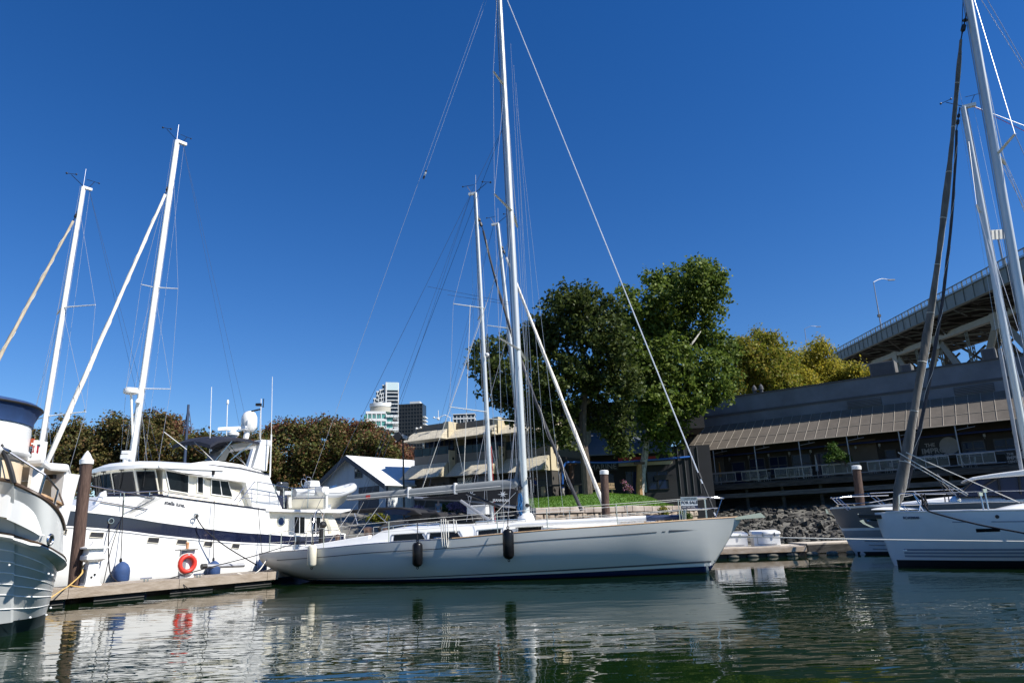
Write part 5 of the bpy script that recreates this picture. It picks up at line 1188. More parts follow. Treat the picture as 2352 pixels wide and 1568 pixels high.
    # mast
    ab, zb = fr.az(1208, 1187, 0); at_, zt_ = fr.az(1148, 0, 0); k = 24.0; q = (k - zb) / (zt_ - zb); mt = w(ab + (at_ - ab) * q, 0, k); mb_ = w(ab, 0, zb - .1)
    m = MB(); n = 16; m.tube([mb_.lerp(mt, i / n) for i in range(n + 1)], [.165 if i < 11 else .165 - .06 * (i - 10) / 6 for i in range(n + 1)], 14, flat=.72); mo = m.build('mast', ALU, t, smooth=True)
    c = MB(); c.tube([mb_ + fr.D * .15, mt + fr.D * .15], .022, 5); c.build('sail_track', GREYPIPE, mo)
    c = MB(); c.lathe(mb_, (0, 0, 1), [(.3, -.05), (.27, .1), (.2, .22)], 14); c.build('mast_collar', WHITE, mo, smooth=True)
    for px, py in ((1194, 1120), (1216, 1098), (1212, 1160), (1190, 1165)): c = MB(); p = at(px, py, .12); c.lathe(p, fr.M, [(.05, -.06), (.06, 0), (.045, .04), (.06, .1), (.02, .12)], 10); c.build('mast_winch', BLACK, mo)
    mp = lambda px, py: at(px, py, 0.0)
    sprs = []
    for (root, near, far) in (((1194, 804), (1146.6, 776), (1232, 825)), ((1176.6, 486.7), (1135.5, 445.6), (1210, 516.7)), ((1157.6, 197), (1133, 164), (1179.4, 221))):
        r = mp(*root); ln = .95
        best = None
        for i in range(60):
            tt = .6 + i * .02; p = at(near[0], near[1], tt); e = abs((p - r).z - .05)
            if best is None or e < best[0]: best = (e, p, tt)
        pn = best[1]; tt = best[2]; pf = r + (r - pn) - Vector((0, 0, 2 * (r - pn).z)) * 1.0; av = fr.D * (2 * (pn - r).dot(fr.D)); pf = pf + av
        s = MB(); s.tube([r, pn], [.06, .04], 8, flat=.45); s.tube([r, pf], [.06, .04], 8, flat=.45); s.build('spreader', ALU, mo, smooth=True); sprs.append((r, pn, pf))
    # standing rigging
    ch = [w(ab + .25, 1.72, Y.zs(ab) + .02), w(ab + .25, -1.72, Y.zs(ab) + .02)]; seg = []
    for sd in (0, 1):
        tip = [s[1 + sd] for s in sprs]
        seg += [(ch[sd], tip[0]), (tip[0], tip[1]), (tip[1], tip[2]), (tip[2], mt - Vector((0, 0, .6))), (ch[sd] - fr.D * .1, sprs[0][0] - Vector((0, 0, .1))), (tip[0], sprs[1][0] - Vector((0, 0, .15))), (tip[1], sprs[2][0] - Vector((0, 0, .15)))]
    rig_wires('shroud', t, seg, WIRE, .0075)
    bow = at(1643, 1183, 0); c = MB(); f0 = mp(1165, 0); c.tube([bow, bow.lerp(f0, 1.12)], [.022, .018], 7); c.build('forestay', mat('bright_foil', (.72, .73, .74), .3, .4), t, smooth=True)
    c = MB(); d = (f0 - bow).normalized(); c.tube([bow + d * .1, bow + d * 1.0], .045, 8); c.tube([bow + d * 1.15, bow + d * 1.35], .06, 8); c.build('furler_drum', BLACK, t)
    st = w(14.5, 0, Y.zs(14.5)); mtop = mt
    rig_wires('backstay', t, [(st, mtop - Vector((0, 0, .1)))], WIRE, .006)
    ins = mp(1130, 0) ; p1, p2 = at(1118, 0, 0), at(977, 398, 0); d2 = (p2 - p1)
    rig_wires('topping_lift', t, [(p1 - d2 * .25, p1 + d2 * 1.02)], WIRE, .005)
    c = MB(); c.tube([p1 + d2 * .985, p1 + d2 * 1.03], .035, 8); c.build('insulator', BLACK, t); c = MB(); c.tube([p1 + d2 * .995, p1 + d2 * 1.015], .038, 8); c.build('insulator_band', WHITE, t)
    rn = at(1155, 295, 0); rig_wires('running_backstay', t, [(rn, w(13.2, 1.3, Y.zs(13.2) + .1)), (rn, w(12.9, -1.35, Y.zs(13) + .1))], DWIRE, .007)
    # halyards led down the mast
    hl = [(mp(1199, 1110), mp(1160, 260)), (mp(1222, 1060), mp(1173, 100)), (mp(1226, 1130), mp(1192, 360)), (mp(1238, 1170), mp(1180, 150)), (mp(1262, 1180), mp(1185, 190)), (mp(1295, 1185), mp(1188, 250))]
    rig_wires('halyard', t, hl, WIRE, .005)
    # boom with flaked mainsail under a grey cover
    b0, b1 = at(1186, 1111, 0), at(799, 1145, 0); c = MB()
    ks = [b0.lerp(b1, i / 12) for i in range(13)]; hh = [.30, .29, .28, .27, .26, .255, .25, .24, .23, .21, .2, .18, .15]
    rings = []
    for p, h in zip(ks, hh): rings.append([p + fr.M * (math.cos(g) * .105) + Vector((0, 0, math.sin(g) * h * .45 + (.05 if math.sin(g) > 0 else 0))) for g in [2 * math.pi * k / 14 for k in range(14)]])
    c.loft(rings); bo = c.build('boom', GREYCLOTH, t, smooth=True)
    c = MB(); c.tube([p + fr.M * .107 - Vector((0, 0, .03)) for p in ks[1:]], .007, 4); c.build('cover_seam', SIGNW, bo)
    for f in (.345, .62): 
        p = b0.lerp(b1, f); c = MB(); c.box(p + Vector((0, 0, .03)), (.045, .24, .36), X=(b1 - b0), Y=fr.M); c.build('sail_tie', SIGNW, bo)
    c = MB(); p = b0.lerp(b1, .865); c.box(p + fr.M * .1, (.16, .012, .12), X=(b1 - b0), Y=fr.M); c.build('patch', RED, bo)
    c = MB(); c.tube(catmull([b0 + Vector((0, 0, -.1)), b0 + Vector((0, 0, .25)) + (b0 - b1).normalized() * .02, b0 + Vector((0, 0, .75)) + (b0 - b1).normalized() * .12]), [.14, .14, .16, .14, .11, .07] + [.06] * 7, 9); c.build('sail_head', GREYCLOTH, bo, smooth=True)
    c = MB(); c.tube([at(1198, 1116, 0), b0], .06, 8); c.build('gooseneck', BLACK, bo)
    c = MB(); c.tube([at(1072, 1132, 0), at(1197, 1186, 0)], .045, 8); c.build('vang_strut', BLACK, t); c = MB(); c.tube([at(1058, 1149, .1), at(1124, 1194, .1)], .05, 8); c.build('vang_tube', GREYPIPE, t)
    # mainsheet, lazy lines, coil of blue rope at the mast
    rig_wires('mainsheet', t, [(b1.lerp(b0, .06) - Vector((0, 0, .15)), w(12.6, .3, Y.zs(12.6) + .2)), (b1.lerp(b0, .1) - Vector((0, 0, .15)), w(12.4, -.3, Y.zs(12.6) + .2)), (b1.lerp(b0, .22) - Vector((0, 0, .15)), w(11.6, .2, Y.zs(11.6) + .3)), (at(1185, 1130, .1), at(1125, 1192, .3)), (b0.lerp(b1, .3), at(1080, 700, 0)), (b0.lerp(b1, .55), at(1165, 560, 0))], ROPEW, .010)
    c = MB(); rg = random.Random(2)
    for k in range(9): p = at(1193 + rg.uniform(-3, 3), 1132, .2); c.tube(catmull([p, p + Vector((rg.uniform(-.05, .05), 0, -.25)), p + Vector((rg.uniform(-.07, .07), rg.uniform(-.05, .05), -.5)), p + Vector((rg.uniform(-.06, .06), 0, -.6 - rg.random() * .15))], 3), .018, 5)
    c.build('coiled_halyard', mat('blue_rope', (.015, .10, .25), .9, vs=30, var=.5), t)
    c = MB(); p = at(940, 1208, .6)
    for k in range(7): c.tube(catmull([p + fr.D * rg.uniform(-.1, .1), p + fr.D * -.5 + Vector((0, 0, rg.uniform(-.1, .08))), p - fr.D * 1.1 + Vector((0, 0, rg.uniform(-.05, .05)))], 4), .012, 5)
    c.build('coiled_sheet', bpy.data.materials['blue_rope'], t)
    # stanchions and lifelines on both sides
    post_px = [744, 893, 1143, 1258, 1420, 1565]
    for sg in (1, -1):
        tops, mids = [], []
        for px in ([717] + post_px if sg == 1 else post_px):
            a = None; tt = 1.5
            for _ in range(6): a, z = fr.az(px, 1225, tt * 1.0); tt = max(.1, Y.hb(a) - .06)
            b = w(a, sg * tt, Y.zs(a)); u = b + Vector((0, 0, .64)); c = MB(); c.tube([b, u], .016, 6); c.build('stanchion', STEEL, t); tops.append(u); mids.append(b + Vector((0, 0, .34)))
        e = w(-.15, sg * .42, Y.zs(-.15) + .62); tops.append(e); mids.append(w(-.15, sg * .42, Y.zs(-.1) + .3))
        rig_wires('lifeline', t, list(zip(tops, tops[1:])) + list(zip(mids, mids[1:])), ROPEW, .008)
    # pulpit and pushpit
    P = lambda a, tt, h: w(a, tt, Y.zs(a) + h)
    c = MB(); c.tube(catmull([P(.55, .58, 0), P(.4, .55, .62), P(-.3, .32, .64), P(-.62, .12, .60), P(-.66, 0, .6), P(-.62, -.12, .60), P(-.3, -.32, .64), P(.4, -.55, .62), P(.55, -.58, 0)], 5), .017, 6)
    for sg in (1, -1): c.tube([P(-.62, sg * .12, .6), P(-.35, sg * .22, 0)], .016, 6); c.tube([P(.45, sg * .56, .33), P(-.45, sg * .2, .32)], .014, 6); c.tube([P(-.1, sg * .42, .63), P(-.1, sg * .4, 0)], .016, 6)
    c.build('pulpit', STEEL, t)
    c = MB(); c.tube(catmull([P(13.2, 1.48, 0), P(13.25, 1.46, .62), P(14.3, 1.22, .62), P(14.45, 1.1, .6)], 4), .016, 6); c.tube(catmull([P(13.2, -1.48, 0), P(13.25, -1.46, .62), P(14.3, -1.22, .62), P(14.45, -1.1, .6)], 4), .016, 6)
    for sg in (1, -1): c.tube([P(14.4, sg * 1.12, .6), P(14.4, sg * 1.12, 0)], .016, 6); c.tube([P(13.8, sg * 1.35, .62), P(13.8, sg * 1.35, 0)], .016, 6); c.tube([P(13.2, sg * 1.46, .32), P(14.4, sg * 1.14, .32)], .013, 6)
    c.build('pushpit', STEEL, t)
    # spinnaker pole on deck, anchor roller, cleats
    c = MB(); pa, pb = at(1170, 1209, 1.15), at(1566, 1189.5, .55); c.tube([pa + Vector((0, 0, .03)), pa.lerp(pb, .05) + Vector((0, 0, .05)), pa.lerp(pb, .8) + Vector((0, 0, .05)), pb + Vector((0, 0, .04))], [.05, .085, .085, .07], 10); c.build('spinnaker_pole', WHITE, t, smooth=True)
    c = MB(); c.tube([pa.lerp(pb, .8) + Vector((0, 0, .05)), pb + Vector((0, 0, .04))], [.088, .072], 10); c.build('pole_sleeve', mat('navy_sleeve', (.03, .05, .11), .5), t, smooth=True)
    c = MB(); n0 = w(-1.05, 0, Y.zs(-1.1)); c.prism([n0 + fr.M * .1 + fr.D * .3, n0 + fr.M * .1 - fr.D * .62 + Vector((0, 0, .12)), n0 + fr.M * .1 - fr.D * .75 - Vector((0, 0, .02)), n0 + fr.M * .1 + fr.D * .1 - Vector((0, 0, .05))], -fr.M * .2); c.build('bow_roller', STEEL, t)
    c = MB()
    for a in (1.5, 7.9, 12.6): p = w(a, Y.hb(a) - .16, Y.zs(a) + .07); c.tube([p - fr.D * .14, p + fr.D * .14], .02, 6); c.tube([p - Vector((0, 0, .07)), p], .02, 6)
    c.build('cleat', STEEL, t)
    # hank of white rope hung over the rail amidships
    c = MB()
    for (px, dx) in ((1013, 0), (1018, 2), (1023, -1), (1042, 0)):
        p = at(px, 1195, 2.05); zz = .78 if px < 1030 else .36; c.tube(catmull([p + Vector((0, 0, .05)), p + Vector((.01, -.01, -.3)), p + Vector((.03, -.04, -zz * .8)), p + Vector((.06, -.04, -zz)), p + Vector((.09, -.03, -zz * .7)), p + Vector((.07, 0, 0))], 4), .016, 5)
    c.build('rope_hank', ROPEW, t)
    # for sale board on the pulpit rails
    f = [at(1563, 1141, .78), at(1601, 1140, .66), at(1602, 1165, .66), at(1565, 1168, .78)]
    b = thing('for_sale_sign', 'small white and navy FOR SALE board tied to the bow rail of the sailboat', 'sign', (f[2] + f[3]) / 2 - Vector((0, 0, .02)))
    X = (f[1] - f[0]).normalized(); Yv = (f[0] - f[3]).normalized(); n_ = X.cross(Yv).normalized()
    if n_.y > 0: n_ = -n_
    W_ = (f[1] - f[0]).length; H_ = (f[0] - f[3]).length; o = f[3]
    q = MB(); q.prism([o + Yv * (H_ * .26), o + X * W_ + Yv * (H_ * .26), o + X * W_ + Yv * H_, o + Yv * H_], n_ * -.01); q.build('board', mat('sign_pale', (.62, .66, .68), .6, var=.05), b)
    q = MB(); q.prism([o, o + X * W_, o + X * W_ + Yv * (H_ * .26), o + Yv * (H_ * .26)], n_ * -.01); q.build('base_band', mat('sign_band_navy', (.02, .03, .07), .5), b)
    q = MB(); q.prism([o + Yv * (H_ * .72) + n_ * .002, o + X * W_ + Yv * (H_ * .72) + n_ * .002, o + X * W_ + Yv * (H_ * .98) + n_ * .002, o + Yv * (H_ * .98) + n_ * .002], n_ * .003); q.build('top_band', mat('sign_band_grey', (.22, .28, .31), .5), b)
    INK = mat('dark_ink', (.05, .055, .06), .6)
    lettering('FOR SALE', .112, o + Yv * (H_ * .42) + X * .015 + n_ * .004, X, Yv, INK, b, depth=.002, bold=.003)
    lettering('YACHT SALES', .06, o + Yv * (H_ * .8) + X * .09 + n_ * .007, X, Yv, INK, b, depth=.001)
    lettering('604.734.3346', .07, o + Yv * (H_ * .08) + X * .03 + n_ * .004, X, Yv, SIGNW, b, depth=.001)
main_yacht()
# fenders hang from the rail: things of their own
def fender(px, y0, y1, rpx, fr_, tt, m, label, name='fender', group=None, eye=True, ropey=None, rope_m=None):
    p0, p1 = fr_.at(px, y0, tt), fr_.at(px + (1 if px < 900 else 0), y1, tt); k = (p0 - CAM).length / 1600; r = rpx * k
    p1.x, p1.y = p0.x, p0.y
    t = thing(name, label, 'fender', p1); b = MB(); h = p0.z - p1.z; ax = (p0 - p1).normalized()
    prof = [(.01, 0), (r * .45, .01), (r * .75, .05 * h), (r, .13 * h), (r, .87 * h), (r * .8, .95 * h), (r * .5, .985 * h), (.01, h)]; n = 20; rings = []
    u = Vector((1, 0, 0)); v_ = Vector((0, 1, 0))
    for rr, hh in prof: rings.append([p1 + ax * hh + (u * math.cos(2 * math.pi * k2 / n) + v_ * math.sin(2 * math.pi * k2 / n)) * rr * (1 + (.03 if k2 % 2 else -.02)) for k2 in range(n)])
    b.loft(rings); b.build('body', m, t, smooth=50)
    c = MB(); c.torus(p0 + Vector((0, 0, .035)), (0, 1, 0), .035, .014, 12, 6); c.torus(p1 - Vector((0, 0, .03)), (0, 1, 0), .03, .012, 12, 6); c.build('eye', RUBBER, t)
    if ropey is not None:
        q = fr_.at(px + (0 if rope_m is None else 1), ropey, tt - .12); c = MB(); c.tube([p0 + Vector((0, 0, .05)), q], .014, 5); c.build('lanyard', rope_m or ROPED, t)
IVORY = mat('ivory_vinyl', (.66, .62, .50), .45, var=.08, vs=5)
fender(717.5, 1250, 1302, 9.2, MF, 1.95, IVORY, 'ivory white ribbed fender hanging near the stern of the grey sailboat', ropey=1215)
fender(959, 1244, 1301, 11, MF, 2.28, RUBBER, 'black ribbed fender amidships on the grey sailboat, smaller of its two', ropey=1196)
fender(1166.5, 1214, 1284, 12.5, MF, 2.2, RUBBER, 'large black ribbed fender near the mast of the grey sailboat', ropey=1180)
# ---------------------------------------------------------------- left float, motor yacht behind it
TF = Frame((-13.43, 20.26), (0.58, 0.815))
c2 = lambda x, y: (116.7 + .3347 * x, 875 + .3347 * y)
c3 = lambda x, y: (350 + .3348 * x, 875 + .3348 * y)
def panel(name, pts, fr, t, depth, m, parent, smooth=False, bevel=0):
    mb = MB(); mb.prism([fr.at(p[0], p[1], t) for p in pts], fr.M * -depth); return mb.build(name, m, parent, smooth=smooth, bevel=bevel)
def thin_line(name, pts, fr, t, r, m, parent, n=5):
    mb = MB(); mb.tube([fr.at(p[0], p[1], t) for p in pts], r, n); return mb.build(name, m, parent)
def motor_yacht():
    fr = TF; B0 = 5.4; C = Frame(fr.w(-B0, -2.4, 0)[:2], fr.d)        # C: centreline frame, a from the bow
    S = []
    for q in ((-200, 1132), c2(110, 880), c2(500, 925), c2(750, 965), c2(1220, 1025), c3(800, 1045), c3(1040, 1060)):
        a, z = fr.az(q[0], q[1], 0.0); S.append((a + B0, z))
    S = [(-.6, S[1][1] + .75), (2.5, S[1][1] + .32)] + S[1:] + [(16.6, 1.55)]
    S.sort()
    BM_ = [(-.6, .05), (0, .35), (1.2, 1.05), (2.6, 1.75), (4.2, 2.2), (5.6, 2.4), (10, 2.42), (14, 2.35), (16.6, 2.2)]
    Y = Yacht(C, BM_, S, [(-.6, S[0][1] - .1), (.2, .6), (.9, -.3), (3, -.8), (16.6, -.6)], [(-.6, 1), (1.5, 1.3), (3.5, 2.2), (5.5, 4.5), (10, 6), (16.6, 6)], -.6, 16.6)
    t = thing('motor_yacht', 'big white motor yacht with navy hull band and bimini, behind the timber float', 'motor yacht', C.w(8, 0, 0))
    Y.hull_mesh(50, 16).build('hull', WHITE, t, smooth=35)
    Y.deck_mesh(dz=-.02).build('deck', WHITE, t, smooth=True)
    AA = frange(-.3, 16.5, 50); bw = lambda a: lerp_table([(0, .5), (5, .47), (11, .36), (16, .3)], a)
    Y.strip(lambda a: Y.zs(a) - bw(a), lambda a: Y.zs(a) - .03, AA, out=.012).build('navy_band', NAVY, t, smooth=True)
    Y.strip(lambda a: Y.zs(a) - bw(a) - .05, lambda a: Y.zs(a) - bw(a) - .005, AA, out=.03).build('rub_strake', WHITE, t)
    Y.strip(lambda a: Y.zs(a) - .03, lambda a: Y.zs(a) + .015, AA, out=.03).build('cap_rail', WHITE, t)
    Y.strip(lambda a: -.1, lambda a: .30, frange(1.0, 16.5, 40), out=.01).build('boot_stripe', NAVY, t)
    def on_side(px, py):
        tt = 0.0
        for _ in range(5): a, z = fr.az(px, py, tt); tt = Y.side(a + B0, z) - 2.4
        return fr.at(px, py, tt + .012), tt + .012
    for (x0, x1, y0, y1, f) in ((92, 116, 1012, 1052, c2), (268, 366, 1034, 1076, c2), (664, 746, 1070, 1112, c2), (864, 936, 1084, 1122, c2), (1050, 1113, 1097, 1136, c2), (545, 601, 1112, 1149, c3)):
        _, tt = on_side(*f((x0 + x1) / 2, (y0 + y1) / 2)); q = [f(x0 + 7, y0), f(x1, y0 + 4), f(x1 - 8, y1), f(x0 - 4, y1 - 6)]
        v = panel('hull_vent', q, fr, tt, .03, BLACK, t)
        mb = MB(); pp = [fr.at(a, b, tt + .005) for a, b in q]; mb.tube(pp + [pp[0]], .012, 5); mb.build('vent_rim', WHITE2, v)
        mb = MB()
        for k in range(1, 5): mb.tube([pp[0].lerp(pp[3], k / 5), pp[1].lerp(pp[2], k / 5)], .006, 4)
        mb.build('vent_slats', RDARK, v)
    for q in (c2(411, 958), c3(298, 925)): p, tt = on_side(*q); mb = MB(); mb.torus(p + fr.M * .02, fr.M, .075, .022, 16, 6); mb.build('fairlead', STEEL, t)
    # raised side with dark moulding and the boat's name
    panel('raised_side', [c2(268, 905), c2(330, 845), c2(372, 800), c2(386, 783), c2(770, 777), c3(0, 775), c3(400, 826), c3(800, 880), c3(812, 1049), c2(1220, 1033), c2(750, 975), c2(500, 935)], fr, -.10, 4.55, WHITE, t, bevel=.03)
    panel('foredeck_mould', [c2(20, 845), c2(290, 858), c2(280, 905), c2(110, 886), c2(20, 872)], fr, -.9, 3.0, WHITE, t, bevel=.05)
    thin_line('moulding', [c2(388, 783), c2(770, 780), c3(0, 777), c3(400, 829), c3(800, 883)], fr, -.085, .024, NAVY, t)
    nm0 = fr.at(*c2(778, 842), -.095); nm1 = fr.at(*c2(925, 866), -.095); INK2 = mat('name_grey', (.035, .038, .05), .5)
    X = nm1 - nm0; lettering('stella luna,', X.length / 4.35, nm0 + Vector((0, 0, .0)), X, (0, 0, 1), INK2, t, bold=.006, depth=.003)
    # deck house
    hs = panel('deckhouse', [c2(768, 600), c2(900, 622), c2(1220, 662), c3(250, 625), c3(640, 690), c3(790, 660), c3(820, 700), c3(893, 884), c3(780, 884), c3(400, 829), c3(0, 782), c2(768, 785)], fr, -.62, 3.55, WHITE2, t)
    def win(q, tt=-.60, nm=1, r=.02, gm=GLASS):
        pp = [fr.at(*c, tt + .012) for c in q]; mb = MB(); mb.prism([fr.at(*c, tt + .004) for c in q], fr.M * -.03); w_ = mb.build('window', gm, hs)
        mb = MB(); mb.tube(pp + [pp[0]], r, 5)
        for k in range(1, nm): mb.tube([pp[0].lerp(pp[1], k / nm), pp[3].lerp(pp[2], k / nm)], r * .8, 5)
        mb.build('window_frame', WHITE, w_)
    win([c2(787, 611), c2(947, 640), c2(944, 769), c2(815, 748)]); win([c3(405, 672), c3(520, 686), c3(549, 795), c3(405, 775)], nm=2)
    panel('side_door', [c3(288, 640), c3(366, 652), c3(368, 792), c3(288, 778)], fr, -.60, .02, WHITE2, hs); 
    win([c3(309, 653), c3(350, 658), c3(350, 768), c3(309, 762)], tt=-.585)
    mb = MB(); mb.box(fr.at(*c3(356, 690), -.57), (.03, .04, .12)); mb.build('door_handle', STEEL, hs)
    # faceted wheelhouse front
    tops, bots = [], []
    corner = fr.az(*c2(768, 690), -.62)[0]
    def at_front(q, P, n): return onplane(q[0], q[1], P, n)
    Pc = fr.w(corner, 0, 0); n_f = -fr.D
    zt = fr.at(*c2(768, 600), -.62).z; zb = fr.at(*c2(768, 785), -.62).z
    fw = MB(); ring = [(-.62, 0), (-.95, -.55), (-2.0, -.80), (-2.8, -.80), (-3.85, -.55), (-4.18, 0)]
    bot = [fr.w(corner + dx, tt, zb - .15) for tt, dx in ring]; top = [fr.w(corner + dx - .28, tt, zt + .0) for tt, dx in ring]
    fw.loft([bot, top], closed=False); fw.f.append(tuple(range(5, -1, -1))); fo = fw.build('wheelhouse_front', WHITE2, t)
    for i in range(5):
        b0, b1, t0, t1 = bot[i], bot[i + 1], top[i], top[i + 1]; mid = lambda u, v: b0.lerp(b1, u).lerp(t0.lerp(t1, u), v)
        nrm = (b1 - b0).cross(t0 - b0).normalized(); 
        if nrm.dot(fr.D) > 0: nrm = -nrm
        e = .10 if i in (0, 4) else .07
        qd = [mid(e, .16), mid(1 - e, .16), mid(1 - e, .90), mid(e, .90)]; qd = [p + nrm * .012 for p in qd]
        mb = MB(); mb.prism(qd, nrm * -.03); w_ = mb.build('windscreen', GLASS, fo)
        mb = MB(); mb.tube(qd + [qd[0]], .022, 5); mb.build('windscreen_frame', BLACK, w_)
        mb = MB(); p = mid(.45, 1.02) + nrm * .06; mb.tube([p, mid(.62, .62) + nrm * .05, mid(.72, .42) + nrm * .04], .014, 5); mb.box(p, (.1, .1, .08)); mb.build('wiper', BLACK, w_)
    # roof brow over the wheelhouse, running aft
    zr = fr.at(*c2(700, 572), -.4).z
    def slab(outline, z0, z1, name, m, bevel=.05): mb = MB(); mb.prism([Vector((p.x, p.y, z0)) for p in outline], (0, 0, z1 - z0)); return mb.build(name, m, t, bevel=bevel)
    ol = [fr.w(corner - 1.15, -1.6, 0), fr.w(corner - 1.25, -2.4, 0), fr.w(corner - 1.15, -3.2, 0), fr.w(corner - .75, -4.15, 0), fr.w(corner - .1, -4.55, 0), fr.w(corner + 2.0, -4.55, 0), fr.w(corner + 2.0, -.30, 0), fr.w(corner - .1, -.30, 0), fr.w(corner - .75, -.65, 0)]
    rt = [Vector((p.x, p.y, zr + .02)) for p in ol]
    mb = MB(); n_ = len(ol); cen = sum(ol, Vector()) / n_
    low = [Vector((p.x, p.y, zr - .10)) for p in ol]; hi = [Vector((p.x, p.y, zr + .02)) for p in ol]; cr_ = [cen.lerp(p, .72) + Vector((0, 0, zr + .17)) for p in ol]; cr_ = [Vector((p.x, p.y, zr + .17)) for p in cr_]
    mb.loft([low, hi, cr_]); mb.build('wheelhouse_roof', WHITE, t, smooth=50)
    panel('roof_side', [c2(745, 575), c2(900, 580), c2(1220, 612), c3(230, 595), c3(520, 620), c3(795, 650), c3(815, 700), c3(640, 694), c3(250, 640), c2(1220, 668), c2(900, 626), c2(745, 592)], fr, -.35, 4.0, WHITE, t, bevel=.03)
    fb = panel('flybridge', [c3(205, 572), c3(350, 550), c3(450, 546), c3(620, 572), c3(795, 638), c3(818, 690), c3(800, 705), c3(640, 640), c3(400, 605), c3(150, 590)], fr, -.75, 3.3, WHITE, t, bevel=.04)
    thin_line('navy_line', [c3(215, 574), c3(400, 576), c3(600, 596), c3(795, 640)], fr, -.73, .022, NAVY, fb)
    panel('aft_wing', [c3(640, 690), c3(800, 650), c3(822, 705), c3(893, 884), c3(785, 886), c3(690, 862), c3(655, 760)], fr, -.36, .5, WHITE, t)
    # radar arch, hard windscreen, bimini
    for tt in (-.72, -4.0): panel('radar_arch_leg', [c3(745, 412), c3(795, 408), c3(806, 430), c3(786, 617), c3(692, 594)] if tt > -1 else [(x - 14, y + 6) for x, y in (c3(745, 412), c3(795, 408), c3(806, 430), c3(786, 617), c3(692, 594))], fr, tt, .22, WHITE, t, bevel=.02)
    a0, z0 = fr.az(*c3(772, 425), -.8); mb = MB(); mb.fbox(fr, a0 - .22, a0 + .25, -4.2, -.7, z0 - .1, z0 + .12); mb.build('radar_arch_beam', WHITE, t, bevel=.04)
    af, zf = fr.az(*c3(395, 470), -.8); ar, zr_ = fr.az(*c3(742, 430), -.8); af2, zf2 = fr.az(*c3(140, 425), -4.0); zn = fr.az(*c3(395, 418), -.8)[1]
    rows = []
    for k in range(9):
        v = k / 8; tt = -.8 - 3.2 * v; a_f = af + (af2 - af) * v; cb = .30 * (1 - (2 * v - 1) ** 2)
        rows.append([fr.w(a_f + (ar - a_f) * u, tt, (zn + (zf2 - zn) * v) * (1 - u) + (zr_ + .05) * u + cb * .5 + .16 * math.sin(u * math.pi) - .10 * max(0, .15 - u) / .15) for u in (0, .05, .15, .3, .5, .75, 1)])
    mb = MB(); mb.grid(rows); mb.grid([rows[0], [p - Vector((0, 0, .10)) for p in rows[0]]]); mb.grid([[r[0] for r in rows], [r[0] - Vector((0, 0, .14)) for r in rows]]); bi = mb.build('bimini', mat('dark_navy_canvas', (.006, .009, .022), .8, var=.3, vs=4, bump=.4, bs=5), t, smooth=60)
    for q in ((c3(500, 405), c3(640, 575)), (c3(550, 405), c3(430, 545)), (c3(690, 420), c3(530, 545)), (c3(290, 420), c3(420, 545))):
        for d_ in (-.82, -3.95): mb = MB(); mb.tube([fr.at(*q[0], d_) if d_ > -1 else fr.at(q[0][0] - 12, q[0][1] + 5, d_), fr.at(*q[1], d_)], .015, 5); mb.build('bimini_strut', STEEL, bi)
    mb = MB(); ws = [[fr.w(fr.az(*q, -.9)[0], tt, fr.az(*q, -.9)[1]) for tt in (-.9, -1.3, -1.7)] for q in (c3(445, 547), c3(475, 480), c3(515, 440))]; mb.grid(ws); mb.grid([[fr.at(*c3(445, 547), -.9), fr.at(*c3(500, 547), -.9)], [fr.at(*c3(515, 440), -.9), fr.at(*c3(550, 440), -.9)]])
    mb.build('fly_windscreen', mat('smoked_acrylic', (.07, .072, .07), .2), t)
    # antennas, dome, radars
    mb = MB(); p = fr.at(*c3(662, 310), -2.2); k = .0165
    mb.lathe(p - Vector((0, 0, .15)), (0, 0, 1), [(.24, 0), (.31, .1), (.315, .35), (.30, .52), (.23, .68), (.12, .76), (.01, .79)], 18); do_ = mb.build('satellite_dome', WHITE, t, smooth=True)
    mb = MB(); mb.tube([fr.at(*c3(640, 392), -2.2), fr.at(*c3(652, 345), -2.2)], .11, 10); mb.lathe(p - Vector((0, 0, .2)), (0, 0, 1), [(.2, 0), (.25, .05)], 14); mb.build('dome_mount', WHITE, do_)
    mb = MB(); q = fr.at(*c3(553, 380), -2.0); mb.lathe(q - Vector((0, 0, .05)), (0, 0, 1), [(.12, 0), (.22, .1), (.22, .2), (.1, .26), (.08, .34)], 14); rb = mb.build('radar_base', WHITE, t, smooth=True)
    mb = MB(); ra, rb2 = fr.at(*c3(452, 330), -2.0), fr.at(*c3(655, 320), -2.0); mb.box((ra + rb2) / 2, ((rb2 - ra).length, .14, .14), X=rb2 - ra); mb.build('radar_bar', WHITE, rb, bevel=.03)
    for (x0, y0, x1, y1, tt, r) in ((392, 495, 406, 40, -1.5, .012), (508, 375, 516, 140, -2.5, .018), (742, 405, 746, 120, -1.2, .014), (733, 395, 745, 135, -2, .012), (806, 660, 816, 365, -.5, .03), (816, 365, 823, -30, -.5, .012), (80, 348, 235, 468, -.8, .012)):
        mb = MB(); mb.tube([fr.at(*c3(x0, y0), tt), fr.at(*c3(x1, y1), tt)], r, 5); mb.build('antenna', WHITE, t)
    mb = MB(); mb.ball(fr.at(*c3(517, 145), -2.5), (.05, .05, .11)); mb.build('antenna_head', WHITE, t)
    mb = MB(); p = fr.at(*c3(728, 170), -1.2); mb.box(p + Vector((0, 0, .05)), (.2, .12, .1)); mb.box(fr.at(*c3(710, 200), -1.2), (.35, .06, .05), X=(1, 0, .2)); mb.tube([fr.at(*c3(760, 178), -1.2), fr.at(*c3(763, 120), -1.2)], .02, 5); mb.tube([fr.at(*c3(720, 165), -1.2), fr.at(*c3(765, 178), -1.2)], .015, 5); mb.build('wind_instrument', BLACK, t)
